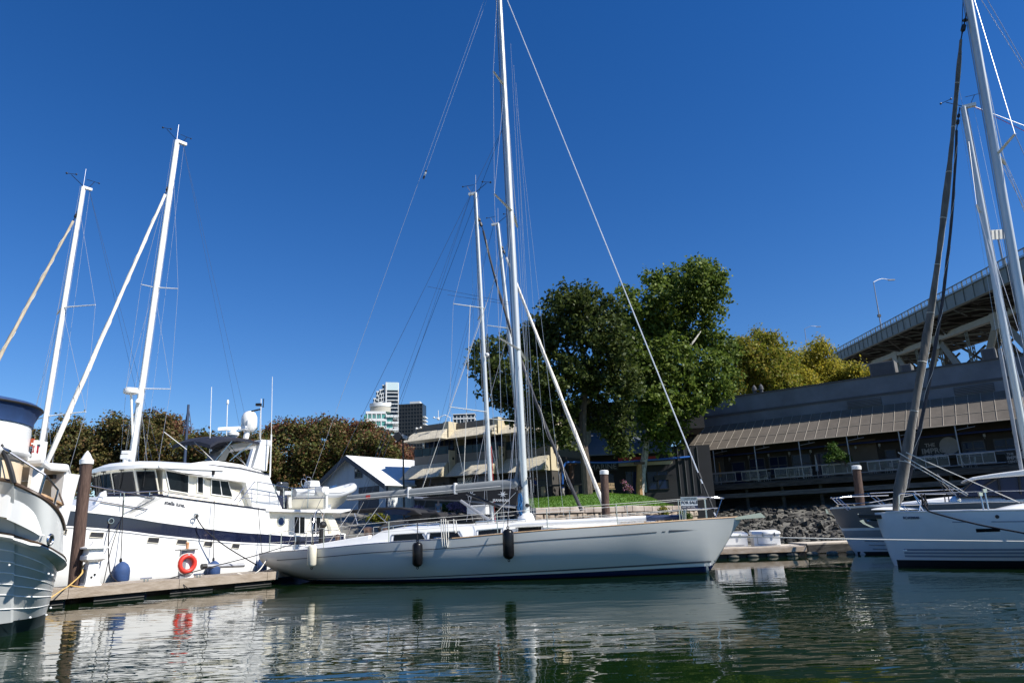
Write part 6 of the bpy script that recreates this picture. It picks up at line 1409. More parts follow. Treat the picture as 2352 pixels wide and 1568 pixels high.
    mb = MB(); p = fr.at(*c2(515, 520), -2.0); mb.box(p, (.3, .2, .14)); mb.tube([p, p - Vector((0, 0, .3))], .09, 8); mb.box(p + Vector((0, 0, .15)), (.26, .18, .12)); mb.build('searchlight', WHITE, t, bevel=.02)
    mb = MB(); mb.box(fr.at(*c3(418, 628), -.33), (.09, .06, .14)); mb.build('side_lamp', BLACK, t)
    # aft cabin with boat deck
    panel('aft_cabin', [c3(772, 893), c3(1180, 905), c3(1235, 905), c3(1262, 960), c3(1300, 1050), c3(1322, 1092), c3(1030, 1112), c3(840, 1105), c3(812, 1060), c3(760, 980)], fr, -.30, 4.2, WHITE2, t, bevel=.04)
    for q, nm in (([c3(972, 926), c3(1047, 929), c3(1045, 1047), c3(972, 1045)], 2), ([c3(1088, 930), c3(1155, 932), c3(1153, 1050), c3(1087, 1048)], 2)):
        pp = [fr.at(*c, -.285) for c in q]; mb = MB(); mb.prism(pp, fr.M * -.02); w_ = mb.build('cabin_window', GLASS, t)
        mb = MB(); mb.tube(pp + [pp[0]], .02, 5); mb.tube([pp[0].lerp(pp[1], .5), pp[3].lerp(pp[2], .5)], .02, 5); mb.build('window_frame', WHITE, w_)
    pc = fr.at(*c3(883, 960), -.285); mb = MB(); mb.lathe(pc, fr.M, [(.15, 0), (.15, .005), (0, .006)], 20); w_ = mb.build('round_port', GLASSB, t); mb = MB(); mb.torus(pc, fr.M, .155, .03, 24, 6); mb.build('port_ring', STEEL, w_)
    for k in range(7): thin_line('louvre', [c3(758, 946 + k * 8), c3(802, 950 + k * 8)], fr, -.28, .015, TAUPE_AND_SHADE, t)
    panel('cabin_arch', [c3(1165, 907), c3(1190, 908), c3(1225, 1000), c3(1232, 1055), c3(1210, 1055), c3(1205, 1000)], fr, -.27, .1, mat('arch_moulding', (.5, .47, .38), .4), t)  # arch moulding in a darker cream than the cabin side
    panel('boat_deck', [c3(780, 872), c3(960, 880), c3(1310, 878), c3(1365, 876), c3(1360, 890), c3(1290, 905), c3(960, 898), c3(780, 893)], fr, -.05, 4.7, WHITE, t, bevel=.03)
    panel('deck_locker', [c3(860, 782), c3(1000, 776), c3(1180, 790), c3(1180, 872), c3(860, 872)], fr, -1.2, 2.2, mat('navy_locker_cover', (.012, .018, .045), .8, var=.2), t)
    # rails
    rl = [[c3(560, 822), c3(628, 727)], [c3(595, 826), c3(700, 690), c3(720, 690), c3(716, 843), c3(690, 838)], [c3(720, 690), c3(838, 712), c3(960, 735), c3(1160, 722), c3(1180, 735)], [c3(640, 765), c3(838, 790), c3(960, 805), c3(1190, 800)], [c3(595, 800), c3(690, 803)], [c3(630, 800), c3(632, 832)], [c3(840, 712), c3(842, 800)], [c3(958, 728), c3(950, 868)], [c3(1070, 735), c3(1065, 868)], [c3(1180, 735), c3(1185, 880)], [c3(900, 735), c3(905, 868)]]
    for i, q in enumerate(rl): thin_line('handrail', q, fr, -.12, .018, STEEL, t)
    panel('rail_end_box', [c3(1165, 722), c3(1215, 722), c3(1217, 775), c3(1195, 785), c3(1165, 760)], fr, -.1, .5, WHITE, t, bevel=.05)
    mb = MB(); p = fr.at(*c3(1190, 840), -.15); mb.fbox(fr, fr.az(*c3(1185, 840), -.2)[0], fr.az(*c3(1197, 840), -.2)[0], -.3, -.15, fr.az(*c3(1190, 880), -.2)[1], fr.az(*c3(1190, 770), -.2)[1]); mb.build('rail_post', WHITE, t)
    for k in range(4): thin_line('rope_coil', [c3(938 + k * 5, 795), c3(934 + k * 6, 830), c3(940 + k * 5, 868)], fr, -.08, .02, ROPEW, t)
    for q in ([c2(110, 690), c2(300, 722), c2(715, 800), c2(505, 905)], [c2(110, 775), c2(260, 812), c2(665, 878), c2(580, 922)], [c2(390, 770), c2(770, 752), c3(90, 762), c3(390, 806)], [c2(505, 765), c2(498, 928)]): thin_line('bow_rail', q, fr, -.06, .016, STEEL, t)
    for q in (c2(480, 768), c2(680, 762), c2(807, 768), c2(1010, 800), c3(205, 790)): thin_line('rail_stanchion', [q, (q[0] - 1, q[1] + 7)], fr, -.06, .014, STEEL, t)
    panel('anchor_locker_door', [c2(285, 893), c2(345, 765), c2(380, 750), c2(383, 785), c2(330, 830), c2(300, 895)], fr, -.3, .1, WHITE, t)
    # flag staff stern rail
    for q in ([c3(1265, 905), c3(1290, 880), c3(1300, 1040)], [c3(1320, 1000), c3(1420, 1000)], [c3(1300, 960), c3(1340, 955)]): thin_line('stern_rail', q, fr, -.5, .018, STEEL, t)
    mb = MB(); p = fr.at(*c3(300, 925), -.02); mb.tube([p, p + Vector((0, 0, .01)) + fr.D * .05], .05, 8); mb.build('hawse', BLACK, t)
    # rib tender on the boat deck
    F_r = Frame(fr.w(0, -1.3, 0)[:2], fr.d); d0, zc = F_r.az(*c3(905, 770), 0); d1, zb_ = F_r.az(*c3(1370, 715), 0)
    rt_ = thing('inflatable_dinghy', 'grey inflatable dinghy with cream hull and outboard, bow pointing right, stowed on the motor yacht', 'dinghy', F_r.w((d0 + d1) / 2, 0, zc - .35))
    L_ = d1 - d0; TUBEM = mat('pale_grey_inflatable', (.50, .52, .54), .5, var=.06)
    RZ = lambda s: zc - .02 + .36 * max(0, (s - .55) / .45) ** 1.5
    mb = MB(); pts = [(0, .62), (.3, .64), (.6, .62), (.8, .52), (.92, .32), (1.0, 0), (.92, -.32), (.8, -.52), (.6, -.62), (.3, -.64), (0, -.62)]
    mb.tube(catmull([F_r.w(d0 + L_ * s, y, RZ(s)) for s, y in pts], 5), [.17] * 50 + [.17], 12); mb.build('tube', TUBEM, rt_, smooth=True)
    mb = MB(); rings = []
    for s in (0.02, .3, .6, .75, .86, .94, .99):
        h = .58 * (1 - max(0, s - .55) / .46) ** .7; kz = zc - .70 + .75 * max(0, (s - .62) / .38) ** 1.8; rings.append([F_r.w(d0 + L_ * s, h, RZ(s) - .05), F_r.w(d0 + L_ * s, h * .55, (kz + RZ(s)) / 2 - .08), F_r.w(d0 + L_ * s, 0, kz), F_r.w(d0 + L_ * s, -h * .55, (kz + RZ(s)) / 2 - .08), F_r.w(d0 + L_ * s, -h, RZ(s) - .05)])
    mb.loft(rings, closed=True); mb.build('hull', WHITE2, rt_, smooth=60)
    mb = MB(); mb.tube(catmull([F_r.w(d0 + L_ * s, y * 1.27, RZ(s) + .02) for s, y in pts[:6]], 5), .018, 5); mb.build('rub_strip', GREYPIPE, rt_)
    mb = MB(); p = F_r.w(d0 - .1, 0, zc + .15); mb.box(p + Vector((0, 0, .12)), (.42, .3, .34), X=F_r.D, Y=F_r.M); ob = mb.build('outboard', mat('outboard_grey', (.035, .04, .048), .3), rt_, bevel=.07); mb = MB(); mb.box(p - Vector((0, 0, .3)), (.16, .1, .6), X=F_r.D, Y=F_r.M); mb.build('outboard_leg', bpy.data.materials['outboard_grey'], ob)
    mb = MB(); p = F_r.at(*c3(1095, 700), 0); mb.hexa([p + F_r.D * sx * .28 + F_r.M * sy * .26 + Vector((0, 0, z)) for z, ss in ((-.22, 1), (.1, .8)) for sx, sy in ((-ss, -ss), (ss, -ss), (ss, ss), (-ss, ss))]); mb.build('console', WHITE, rt_, bevel=.05)
    mb = MB(); mb.torus(F_r.at(*c3(1045, 700), .1), (F_r.D + Vector((0, 0, .5))), .2, .018, 18, 6); mb.tube([F_r.at(*c3(1050, 690), .1), F_r.at(*c3(1060, 655), .1), F_r.at(*c3(1085, 660), .1), F_r.at(*c3(1090, 680), .1)], .015, 5); mb.build('steering_wheel', STEEL, rt_)
    la, lb = F_r.at(*c3(1222, 730), .66), F_r.at(*c3(1290, 712), .62); lettering('C39817', .12, la + Vector((0, 0, -.03)), lb - la, (0, 0, 1), mat('registration_blue', (.02, .12, .35), .5), rt_, depth=.003)
    panel('cradle', [c3(1195, 830), c3(1225, 835), c3(1225, 880), c3(1195, 880)], fr, -1.0, .8, WHITE, rt_)
motor_yacht()

# ---------------------------------------------------------------- timber float and what stands on it
def left_dock():
    fr = TF; T0 = fr.at(144, 1353, 0); a0 = -6.0
    # front edge lies 2 m in front of the motor yacht's side
    a1 = fr.az(634, 1316, 2.0)[0]; zt = .40
    t = thing('timber_float', 'weathered timber float with white pedestal and red life ring on it', 'dock', fr.w(2, 1.2, 0))
    PL = mat_planks('deck_planks', (.22, .18, .14), (.34, .29, .24), fr.D, .14)
    mb = MB(); mb.fbox(fr, a0, a1, .45, 1.93, zt - .05, zt); mb.build('deck', PL, t)
    s = a0; i = 0
    while s < a1:
        e = min(a1, s + 3.0); mb = MB(); mb.fbox(fr, s + .006, e - .006, 1.932, 2.02, zt - .24, zt + .012); mb.build('fascia_board', WOODD, t); s = e
    mb = MB(); mb.fbox(fr, a1 + .004, a1 + .09, .45, 2.0, zt - .24, zt + .01); mb.build('end_board', WOODD, t)
    s = a0 + .4
    while s < a1 - 1:
        mb = MB(); mb.fbox(fr, s, min(a1 - .1, s + 1.35), .6, 1.9, -.3, zt - .25); 
        for k in range(4): mb.tube([fr.w(s, 1.9, -.02 + k * .045), fr.w(min(a1 - .1, s + 1.35), 1.9, -.02 + k * .045)], .02, 5)
        mb.build('float_block', mat('float_black', (.02, .02, .02), .6) if s < a0 + 1 else bpy.data.materials['float_black'], t); s += 2.1
    # small finger at the far end
    mb = MB(); mb.fbox(fr, a1 + .5, a1 + 2.4, .5, 1.5, zt - .22, zt); mb.build('finger', WOODD, t)
    # power pedestal shaped like a little lighthouse
    p = fr.at(205, 1345, 1.45); p.z = zt; o = thing('power_pedestal', 'white power pedestal shaped like a small lighthouse, beside the pile', 'pedestal', p)
    def sq(z, h): return [p + fr.D * sx * h + fr.M * sy * h + Vector((0, 0, z)) for sx, sy in ((-1, -1), (1, -1), (1, 1), (-1, 1))]
    q = lambda name, rings, m=WHITE, bev=.008: (lambda mb: (mb.loft(rings), mb.build(name, m, o, bevel=bev)))(MB())[1]
    q('plinth', [sq(0, .22), sq(.05, .22)]); q('tower', [sq(.052, .19), sq(.38, .16), sq(.62, .12)]); q('head', [sq(.622, .13), sq(.70, .26), sq(.80, .26), sq(.84, .20), sq(.98, .18)]); q('roof', [sq(.982, .29), sq(1.02, .29), sq(1.07, .12), sq(1.12, .06)]); mb = MB(); mb.ball(p + Vector((0, 0, 1.15)), .05); mb.build('finial', WHITE, o)
    for z0, z1, h0, h1 in ((.1, .45, .187, .155), (.84, .95, .205, .19)): mb = MB(); mb.hexa([p + fr.D * sx * .11 + fr.M * -(h + e) + Vector((0, 0, z)) for z, h in ((z0, h0), (z1, h1)) for sx, e in ((-1, .0), (1, .0), (1, .012), (-1, .012))]); mb.build('panel', GREYCLOTH, o)
    mb = MB(); mb.hexa([p + fr.D * -(h + e) + fr.M * sx * .11 + Vector((0, 0, z)) for z, h in ((.1, .187), (.45, .152)) for sx, e in ((-1, .0), (1, .0), (1, .012), (-1, .012))]); mb.build('panel', GREYCLOTH, o)
    mb = MB(); 
    for k in range(2): mb.box(p + fr.M * .18 + fr.D * (.03 - .08 * k) + Vector((0, 0, .3 - .06 * k)), (.04, .04, .05))
    mb.build('socket', BLACK, o)
    # life ring on its post
    p = fr.at(415, 1338, 1.3); p.z = zt; o = thing('ring_post', 'grey post with small flat roof that carries the red life ring', 'post', p); zt2 = fr.at(*c2(905, 1160), 1.3).z
    mb = MB(); mb.box(p + Vector((0, 0, (zt2 - zt) / 2)), (.16, .12, zt2 - zt), X=fr.D, Y=fr.M); mb.build('post', GREYPIPE, o)
    mb = MB(); mb.box(p + fr.D * .1 + Vector((0, 0, zt2 - zt + .02)), (.55, .35, .03), X=fr.D, Y=fr.M); mb.build('roof', TAUPE_AND_SHADE, o); mb = MB(); mb.box(p + fr.D * .24 + fr.M * .02 + Vector((0, 0, .5)), (.28, .03, 1.0), X=fr.D, Y=fr.M); mb.build('back_board', WHITE, o)
    mb = MB(); b2 = p + fr.D * .12 + Vector((0, 0, zt2 - zt + .04)); mb.tube([b2, b2 + Vector((0, 0, .14))], .05, 8); mb.ball(b2 + Vector((0, 0, .17)), .055); mb.build('lamp', mat('amber_lamp', (.6, .3, .15), .3), o)
    rc = fr.at(430.3, 1294, 1.42); o = thing('life_ring', 'red life ring hanging on the grey post', 'life ring', rc - Vector((0, 0, .33)))
    mb = MB(); mb.torus(rc, fr.M + fr.D * -.1, .225, .068, 32, 10); ri = mb.build('ring', mat('red_life_ring', (.62, .035, .02), .5, var=.12, vs=6), o, smooth=True)
    mb = MB(); ax = (fr.M + fr.D * -.1).normalized(); u = ax.cross(Vector((0, 0, 1))).normalized(); mb.tube([rc + (u * math.cos(g) + Vector((0, 0, 1)) * math.sin(g)) * (.30 + .02 * abs(math.sin(2 * g))) for g in frange(0, 6.283, 32)], .012, 5); mb.build('grab_line', ROPEW, o)
    mb = MB(); mb.box(rc + Vector((0, 0, .27)) + ax * .07, (.05, .02, .05)); mb.build('hook', SIGNW, o)
    # cleats, hose
    for px in (335, 455): mb = MB(); c = fr.at(px, 1332, 1.7); c.z = zt; mb.tube([c + Vector((0, 0, .1)) - fr.D * .16, c + Vector((0, 0, .1)) + fr.D * .16], .025, 6); mb.tube([c - fr.D * .05, c - fr.D * .05 + Vector((0, 0, .1))], .025, 6); mb.tube([c + fr.D * .05, c + fr.D * .05 + Vector((0, 0, .1))], .025, 6); mb.build('cleat', STEEL, t)
left_dock()
piling(199, 1059, 170, 1345, TF.at(170, 1345, 1.15).y, .16, 'thick brown mooring pile with pointed white cap at the left end of the float', cone=True)
def blue_fender(px, y0, y1, w_, tt, label, ropetop):
    fr = TF; p0, p1 = fr.at(px, y0, tt), fr.at(px, y1, tt); k = (p0 - CAM).length / 1600; r = w_ / 2 * k; h = p0.z - p1.z
    t = thing('fender', label, 'fender', p1, 'blue cloth covered fenders on the motor yacht'); mb = MB()
    mb.lathe(p1, (0, 0, 1), [(.01, 0), (r * .9, .0), (r, .05 * h), (r * 1.02, .5 * h), (r * .95, .66 * h), (r * .7, .85 * h), (r * .3, .97 * h), (.02, h)], 18); mb.build('body', FENDBLUE, t, smooth=45)
    mb = MB(); mb.lathe(p0 - Vector((0, 0, .02)), (0, 0, 1), [(.03, 0), (.045, .05), (.03, .12)], 8); mb.build('eye', BLACK, t)
    mb = MB(); q = fr.at(ropetop[0], ropetop[1], .03); mb.tube([p0 + Vector((0, 0, .08)), q], .013, 5); mb.build('lanyard', ROPED, t)
blue_fender(277, 1289, 1334, 29, .25, 'dark blue cloth fender on the motor yacht nearest the pile', (283.5, 1148))
blue_fender(490, 1287, 1322, 25, .22, 'dark blue cloth fender on the motor yacht right of the life ring', (492, 1148))
blue_fender(601, 1279, 1314, 20, .2, 'dark blue cloth fender on the motor yacht beside the grey stern', (593, 1165))
def hung_lines():
    def line(label, pts, m, r=.012, cat='mooring line', name='mooring_line'):
        mb = MB(); mb.tube(catmull(pts, 6), r, 6); o = mb.build(name, m); tag(o, label, cat)
    fr = TF; A = fr.at
    line('black mooring line looped from the bow fairlead to the float', [A(253, 1196, .05), A(249, 1240, .2), A(250, 1290, .4), A(255, 1320, .8), A(268, 1334, 1.3)], ROPED, .018)
    line('thin dark spring line slanting from the fairlead behind the blue fender', [A(276, 1196, .05), A(255, 1262, .5), A(238, 1338, 1.2)], ROPED)
    line('thick black line from the side fairlead down to the grey sailboat stern', [A(450, 1185, .05), A(470, 1215, .3), A(520, 1255, .6), A(590, 1297, .9)], ROPED, .02)
    line('black line crossing from the float cleat to the sailboat stern rail', [A(392, 1327, 1.7), A(490, 1300, 1.9), A(580, 1277, 2.2), MF.at(650, 1256, 1.4), MF.at(700, 1243, 1.5)], ROPED, .016)
    line('white line sagging between the float end and the grey sailboat stern', [A(545, 1316, 1.8), A(575, 1320, 1.9), A(596, 1308, 2.0), MF.at(612, 1285, 1.2)], ROPEW, .016)
    line('black line from the float edge down towards the water', [A(410, 1332, 1.9), A(425, 1345, 2.05), A(441, 1357, 2.1)], ROPED, .012)
    o0 = A(200, 1290, 1.3); mb = MB()
    for k in range(2): mb.tube(catmull([o0, o0 + Vector((-.05, -.1, -.12 - .04 * k)), A(187 + k, 1317, 1.65), A(160, 1343, 1.9), A(140, 1356, 2.2), A(108, 1378, 2.6)], 6), .016, 6)
    mb.tube(catmull([A(160, 1343, 1.9), A(180, 1347, 1.75), A(215, 1347, 1.7), A(232, 1343, 1.5)], 6), .016, 6); o = mb.build('shore_power_cord', ROPEY); tag(o, 'tan power cord draped from the lighthouse pedestal to the white stern', 'cord')
hung_lines()
def boat_hook_box():
    p0, p1 = TF.at(466, 1300, .35), TF.at(560, 1297, .35); t = thing('fender_board', 'dark horizontal fender board along the motor yacht side near its stern', 'fender', (p0 + p1) / 2 - Vector((0, 0, .08)))
    mb = MB(); mb.tube([p0, p1], .07, 8); mb.build('board', GREYPIPE, t)
    mb = MB(); mb.tube([p0 - TF.D * .05, p0 + TF.D * .12], .085, 8); mb.build('end_cap', BLACK, t)
boat_hook_box()
# ---------------------------------------------------------------- near white boat cut by the left edge: rounded stern
c1 = lambda x, y: (.2418 * x, 875 + .2418 * y)
def near_boat():
    t = thing('wooden_cruiser', 'near white wooden cruiser with rounded planked stern and navy canvas, at the left edge', 'motor boat', (-10.5, 13.5, 0))
    YC = [11.6, 11.9, 12.0, 12.05, 12.12, 12.25, 12.5, 12.95, 13.6]
    SH = [(-600, 1010), (-300, 1056), (0, 1103.5), (31, 1113), (70, 1131), (97, 1146), (121, 1165), (138, 1189), (145.5, 1215)]
    RT = [(-600, 1130), (-300, 1180), (0, 1224), (35, 1232), (72, 1244), (104, 1257), (124, 1268), (141, 1279), (146, 1289)]
    RB = [(-600, 1145), (-300, 1196), (0, 1240), (34, 1249), (70, 1262), (98, 1276), (115, 1289), (127, 1302), (131, 1312)]
    MD = [(-600, 1390), (-300, 1380), (0, 1372), (32, 1374), (64, 1375), (90, 1374.5), (105, 1373), (113, 1372), (117.5, 1371)]
    DT = [(-600, 1500), (-300, 1462), (0, 1432), (30, 1425), (58, 1421), (80, 1417), (94, 1413), (102, 1410), (106, 1408)]
    WLn = [(-600, 1540), (-300, 1498), (0, 1462), (28, 1455), (54, 1449), (76, 1444), (90, 1439), (98, 1435.5), (102, 1433)]
    wl = [atZ(x, y, 0.0) for x, y in WLn]
    def lev(C, f, off=0.0): return [atY(x, y, yc + off + (w.y - yc) * f) for (x, y), yc, w in zip(C, YC, wl)]
    L = dict(sh=lev(SH, 0), rt=lev(RT, 0, .26), rb=lev(RB, 0, .30), md=lev(MD, .5, .12), dt=lev(DT, .75, .05), wl=wl, bt=[p + Vector((-.1, .3, -.6)) for p in wl])
    def wrap(row, r=1.0):
        e = row[-1]; return row + [e + Vector((-.22 * r, .3, .0)), e + Vector((-.6 * r, .75, .04)), e + Vector((-1.3, 1.2, .12)), e + Vector((-2.6, 1.6, .35)), e + Vector((-6, 1.5, .6))]
    def dense(row):
        return catmull(row, 4)
    R = {k: dense(wrap(v)) for k, v in L.items()}
    WH = mat('white_hull_paint', (.55, .565, .55), .32, var=.06, vs=1.5, coat=.15)
    mb = MB(); up = []
    for f in (0, .25, .5, .75, 1): up.append([a.lerp(b, f) + Vector((0, 0, 0)) for a, b in zip(R['sh'], R['rt'])])
    mb.grid(up); mb.build('bulwark', WH, t, smooth=True)
    lo = [[a.lerp(b, f) for a, b in zip(R['rb'], R['md'])] for f in (0, .2, .4, .6, .8)] + [[a.lerp(b, f) for a, b in zip(R['md'], R['dt'])] for f in (0, .5, 1)]
    mb = MB(); mb.grid(lo); hu = mb.build('hull', WH, t, smooth=True)
    mb = MB(); mb.grid([R['dt'], R['wl'], R['bt']]); mb.build('boot_top', mat('teal_black_antifouling', (.01, .022, .026), .5, var=.3), t, smooth=True)
    # heavy rub rail between bulwark and hull
    rr = []
    for a, b, in zip(R['rt'], R['rb']):
        o = Vector((a.x + 9.8, a.y - 14, 0)); o = Vector((.28, -.62, 0)) if a.y < 12.4 else Vector((.8, -.1, 0)); o.normalize()
        rr.append([a, a + o * .05, a * .6 + b * .4 + o * .13, b * .8 + a * .2 + o * .10, b])
    mb = MB(); mb.grid(rr); mb.build('rub_rail', WH, t, smooth=True)
    mb = MB(); mb.tube([r[1] + Vector((0, 0, .01)) for r in rr], .018, 5); mb.build('rail_strip', DTEAK, t)
    mb = MB(); mb.tube([p + Vector((0, .02, .02)) for p in R['sh']], .035, 7); mb.build('rail_cap', DTEAK, t, smooth=True)
    # plank seams
    for f in (.16, .36, .56, .76, .95):
        mb = MB(); mb.tube([a.lerp(b, f) + Vector((.0, -.004, 0)) for a, b in zip(R['rb'], R['md'])] if f < 2 else [], .010, 4); mb.build('plank_seam', WHITE, hu)
    mb = MB(); mb.tube([a.lerp(b, .45) + Vector((0, -.004, 0)) for a, b in zip(R['md'], R['dt'])], .010, 4); mb.build('plank_seam', WHITE, hu)
    # deck inside the bulwark and inner face
    mb = MB(); inn = [p + Vector((-.06, .06, -.02)) for p in R['sh']]; mb.grid([inn, [p - Vector((0, 0, .55)) for p in inn]]); mb.build('bulwark_inside', WHITE, t, smooth=True)
    mb = MB(); dk = [p - Vector((0, 0, .5)) for p in inn]; c = Vector((-14, 13.4, dk[0].z)); mb.add(dk + [c], [(i, i + 1, len(dk)) for i in range(len(dk) - 1)]); mb.build('deck', TEAK, t)
    # marks on the hull
    def onl(C, u, f0='sh', f1='rt', v=.7):
        a = R[f0]; b = R[f1]; i = min(int(u), len(a) - 2); g = u - i; return a[i].lerp(a[i + 1], g).lerp(b[i].lerp(b[i + 1], g), v)
    P = atY(116, 1239, 12.42); mb = MB(); mb.torus(P + Vector((.03, -.05, 0)), (.98, .12, 0), .085, .022, 20, 6); ho = mb.build('hawse_ring', STEEL, t); ho.scale = (1, 1, 1)
    mb = MB(); mb.lathe(P + Vector((.02, -.045, 0)), (.98, .12, 0), [(.08, 0), (.0, .01)], 16); mb.build('hawse_hole', BLACK, t)
    for dx in (0, 6.5): mb = MB(); a, b = atY(96 + dx, 1243, 12.3), atY(100 + dx, 1228, 12.27); mb.tube([a + Vector((.02, -.1, 0)), b + Vector((.02, -.1, 0))], .022, 4); mb.build('scupper_mark', WHITE, t)
    for q in ((20, 1297), (110, 1317), (119, 1320), (68, 1417), (115, 1395), (105, 1411)): mb = MB(); p = atY(q[0], q[1], 12.42 + (q[0] > 100) * .5 + (q[1] > 1380) * .35); mb.ball(p + Vector((.03, -.03, 0)), .02, 8, 5); mb.build('drain_fitting', WHITE, t)
    # superstructure: rounded aft end
    dep = 13.0
    def rnd(rad, z, cx, cy, ky=1.0, n=40): return [Vector((cx + math.cos(g) * rad, cy + math.sin(g) * rad * ky, z)) for g in [2 * math.pi * k / n for k in range(n)]]
    sil = atY(72, 1000, dep); rad = 1.35; hz = Vector((sil.x, sil.y, 0)).normalized(); cx, cy = sil.x - hz.y * rad, sil.y + hz.x * rad
    zt, zb = atY(71, 977, dep).z, atY(72, 1042, dep).z
    mb = MB(); mb.loft([rnd(rad, zb, cx, cy), rnd(rad * .995, zt, cx, cy)]); mb.build('flybridge', WHITE, t, smooth=50)
    mb = MB(); mb.loft([rnd(rad * .9, zb - .22, cx, cy), rnd(rad * 1.02, zb - .11, cx, cy), rnd(rad * 1.04, zb - .04, cx, cy), rnd(rad * 1.01, zb + .015, cx, cy)]); mb.build('flybridge_flange', WHITE, t, smooth=50)
    z1 = atY(86, 948, dep).z; mb = MB(); mb.loft([rnd(rad * 1.012, zt - .06, cx, cy), rnd(rad * 1.015, zt + .02, cx, cy), rnd(rad * 1.06, (zt + z1) / 2 + .05, cx, cy), rnd(rad * 1.09, z1, cx, cy), rnd(rad * 1.05, z1 + .09, cx, cy), rnd(rad * .7, z1 + .2, cx, cy), rnd(.02, z1 + .26, cx, cy)]); cv = mb.build('canvas_cover', NAVYCLOTH, t, smooth=50)
    mb = MB(); ring = rnd(rad * 1.095, z1 + .02, cx, cy); mb.tube(ring + ring[:1], .022, 6); mb.build('canvas_hem', BLACKCLOTH, cv)
    for g in (-1.2, -.9): mb = MB(); p = Vector((cx + math.cos(g) * rad * 1.08, cy + math.sin(g) * rad * 1.08, z1 + .1)); mb.box(p, (.16, .02, .02), X=(-math.sin(g), math.cos(g), 0)); mb.build('snap_strap', SIGNW, cv)
    CREAM = mat('stained_cream_paint', (.72, .55, .36), .4, vs=1.6, col2=(.80, .70, .55))
    mb = MB(); mb.loft([rnd(rad * .96, 1.9, cx, cy), rnd(rad * .96, zb - .2, cx, cy)]); mb.build('deckhouse', CREAM, t, smooth=50)
    mb = MB(); e = atY(71, 1090, dep - .1); mb.box(Vector((e.x + .03, e.y + .1, 2.65)), (.06, .3, 1.5)); mb.build('corner_trim', WHITE, t)
    # hardtop over the aft deck
    a, b = atY(74, 1063, 12.9), atY(166, 1071, 14.2); zh = b.z
    q = [Vector((a.x - .5, 12.9, 0)), Vector((a.x + .3, 12.75, 0)), Vector((b.x - .12, 13.7, 0)), Vector((b.x, 14.1, 0)), Vector((atY(163, 1090, 15.4).x, 15.4, 0)), Vector((atY(155, 1090, 15.8).x, 15.8, 0)), Vector((a.x - 3.2, 16.2, 0)), Vector((a.x - 2.5, 13.4, 0))]
    mb = MB(); mb.prism([p + Vector((0, 0, zh - .12)) for p in q], (0, 0, .16)); mb.build('hardtop', WHITE, t, bevel=.05)
    mb = MB(); mb.prism([Vector((a.x - 3.0, 15.7, 1.6)), Vector((atY(146, 1090, 15.5).x, 15.5, 1.6)), Vector((atY(146, 1090, 15.5).x, 15.5, zh - .13)), Vector((a.x - 3.0, 15.7, zh - .13))], (0, .06, 0)); mb.build('aft_bulkhead', WHITE2, t)
    mb = MB(); p = atY(150, 1100, 14.3); mb.hexa([Vector((p.x - .12, 14.2, 1.9)), Vector((p.x + .02, 14.2, 1.9)), Vector((p.x + .02, 14.5, 1.9)), Vector((p.x - .12, 14.5, 1.9)), Vector((p.x - .16, 14.1, zh - .13)), Vector((p.x + .10, 14.1, zh - .13)), Vector((p.x + .10, 14.6, zh - .13)), Vector((p.x - .16, 14.6, zh - .13))]); mb.build('hardtop_post', WHITE, t)
    mb = MB(); p = atY(103, 1095, 14); mb.box(p, (.4, .1, .08)); mb.build('ceiling_light', BLACK, t)
    mb = MB(); mb.tube([atY(70, 1128, 13.5), atY(105, 1140, 13.6), atY(142, 1158, 14.2)], .04, 6); mb.build('far_rail_cap', TEAK, t)
    # rails, pipe, lamp
    mb = MB(); mb.tube(catmull([atY(-8, 1005, 12), atY(*c1(30, 660), 12), atY(*c1(70, 750), 12), atY(*c1(105, 860), 12), atY(*c1(130, 968), 12.02)], 5), .045, 8); mb.build('stanchion_pipe', BLACK, t, smooth=True)
    rp = [atY(*c1(40, 645), 12.0), atY(*c1(430, 890), 12.25), atY(*c1(550, 1030), 12.7), atY(*c1(603, 1172), 13.5)]
    mb = MB(); mb.tube(rp, .018, 6); mb.tube([rp[0] + Vector((-.03, 0, .02)), rp[0] + Vector((.1, 0, -.05))], .035, 8); mb.build('handrail', STEEL, t)
    for u, v_ in ((rp[1], c1(370, 1092)), (rp[2], c1(505, 1192))): mb = MB(); mb.tube([u, atY(*v_, u.y + .02)], .024, 8); mb.build('stanchion', STEEL, t)
    mb = MB(); p = atY(*c1(336, 648), 12.9); mb.lathe(p - Vector((0, 0, .13)), (0, 0, 1), [(.045, .05), (.055, .07), (.052, .13), (.055, .19), (.04, .21)], 12); lo_ = mb.build('port_lamp', mat('red_lamp_glass', (.30, .012, .016), .15, coat=.5), t, smooth=True)
    mb = MB(); mb.box(p + Vector((.01, 0, .105)), (.15, .08, .03)); mb.box(p - Vector((0, 0, .12)), (.07, .07, .08)); mb.build('lamp_bracket', WHITE, lo_)
    mb = MB(); p = atY(*c1(308, 582), 12.95); mb.box(p, (.05, .05, .14)); mb.build('amber_lamp', mat('amber_red', (.35, .06, .02), .3), t)
near_boat()

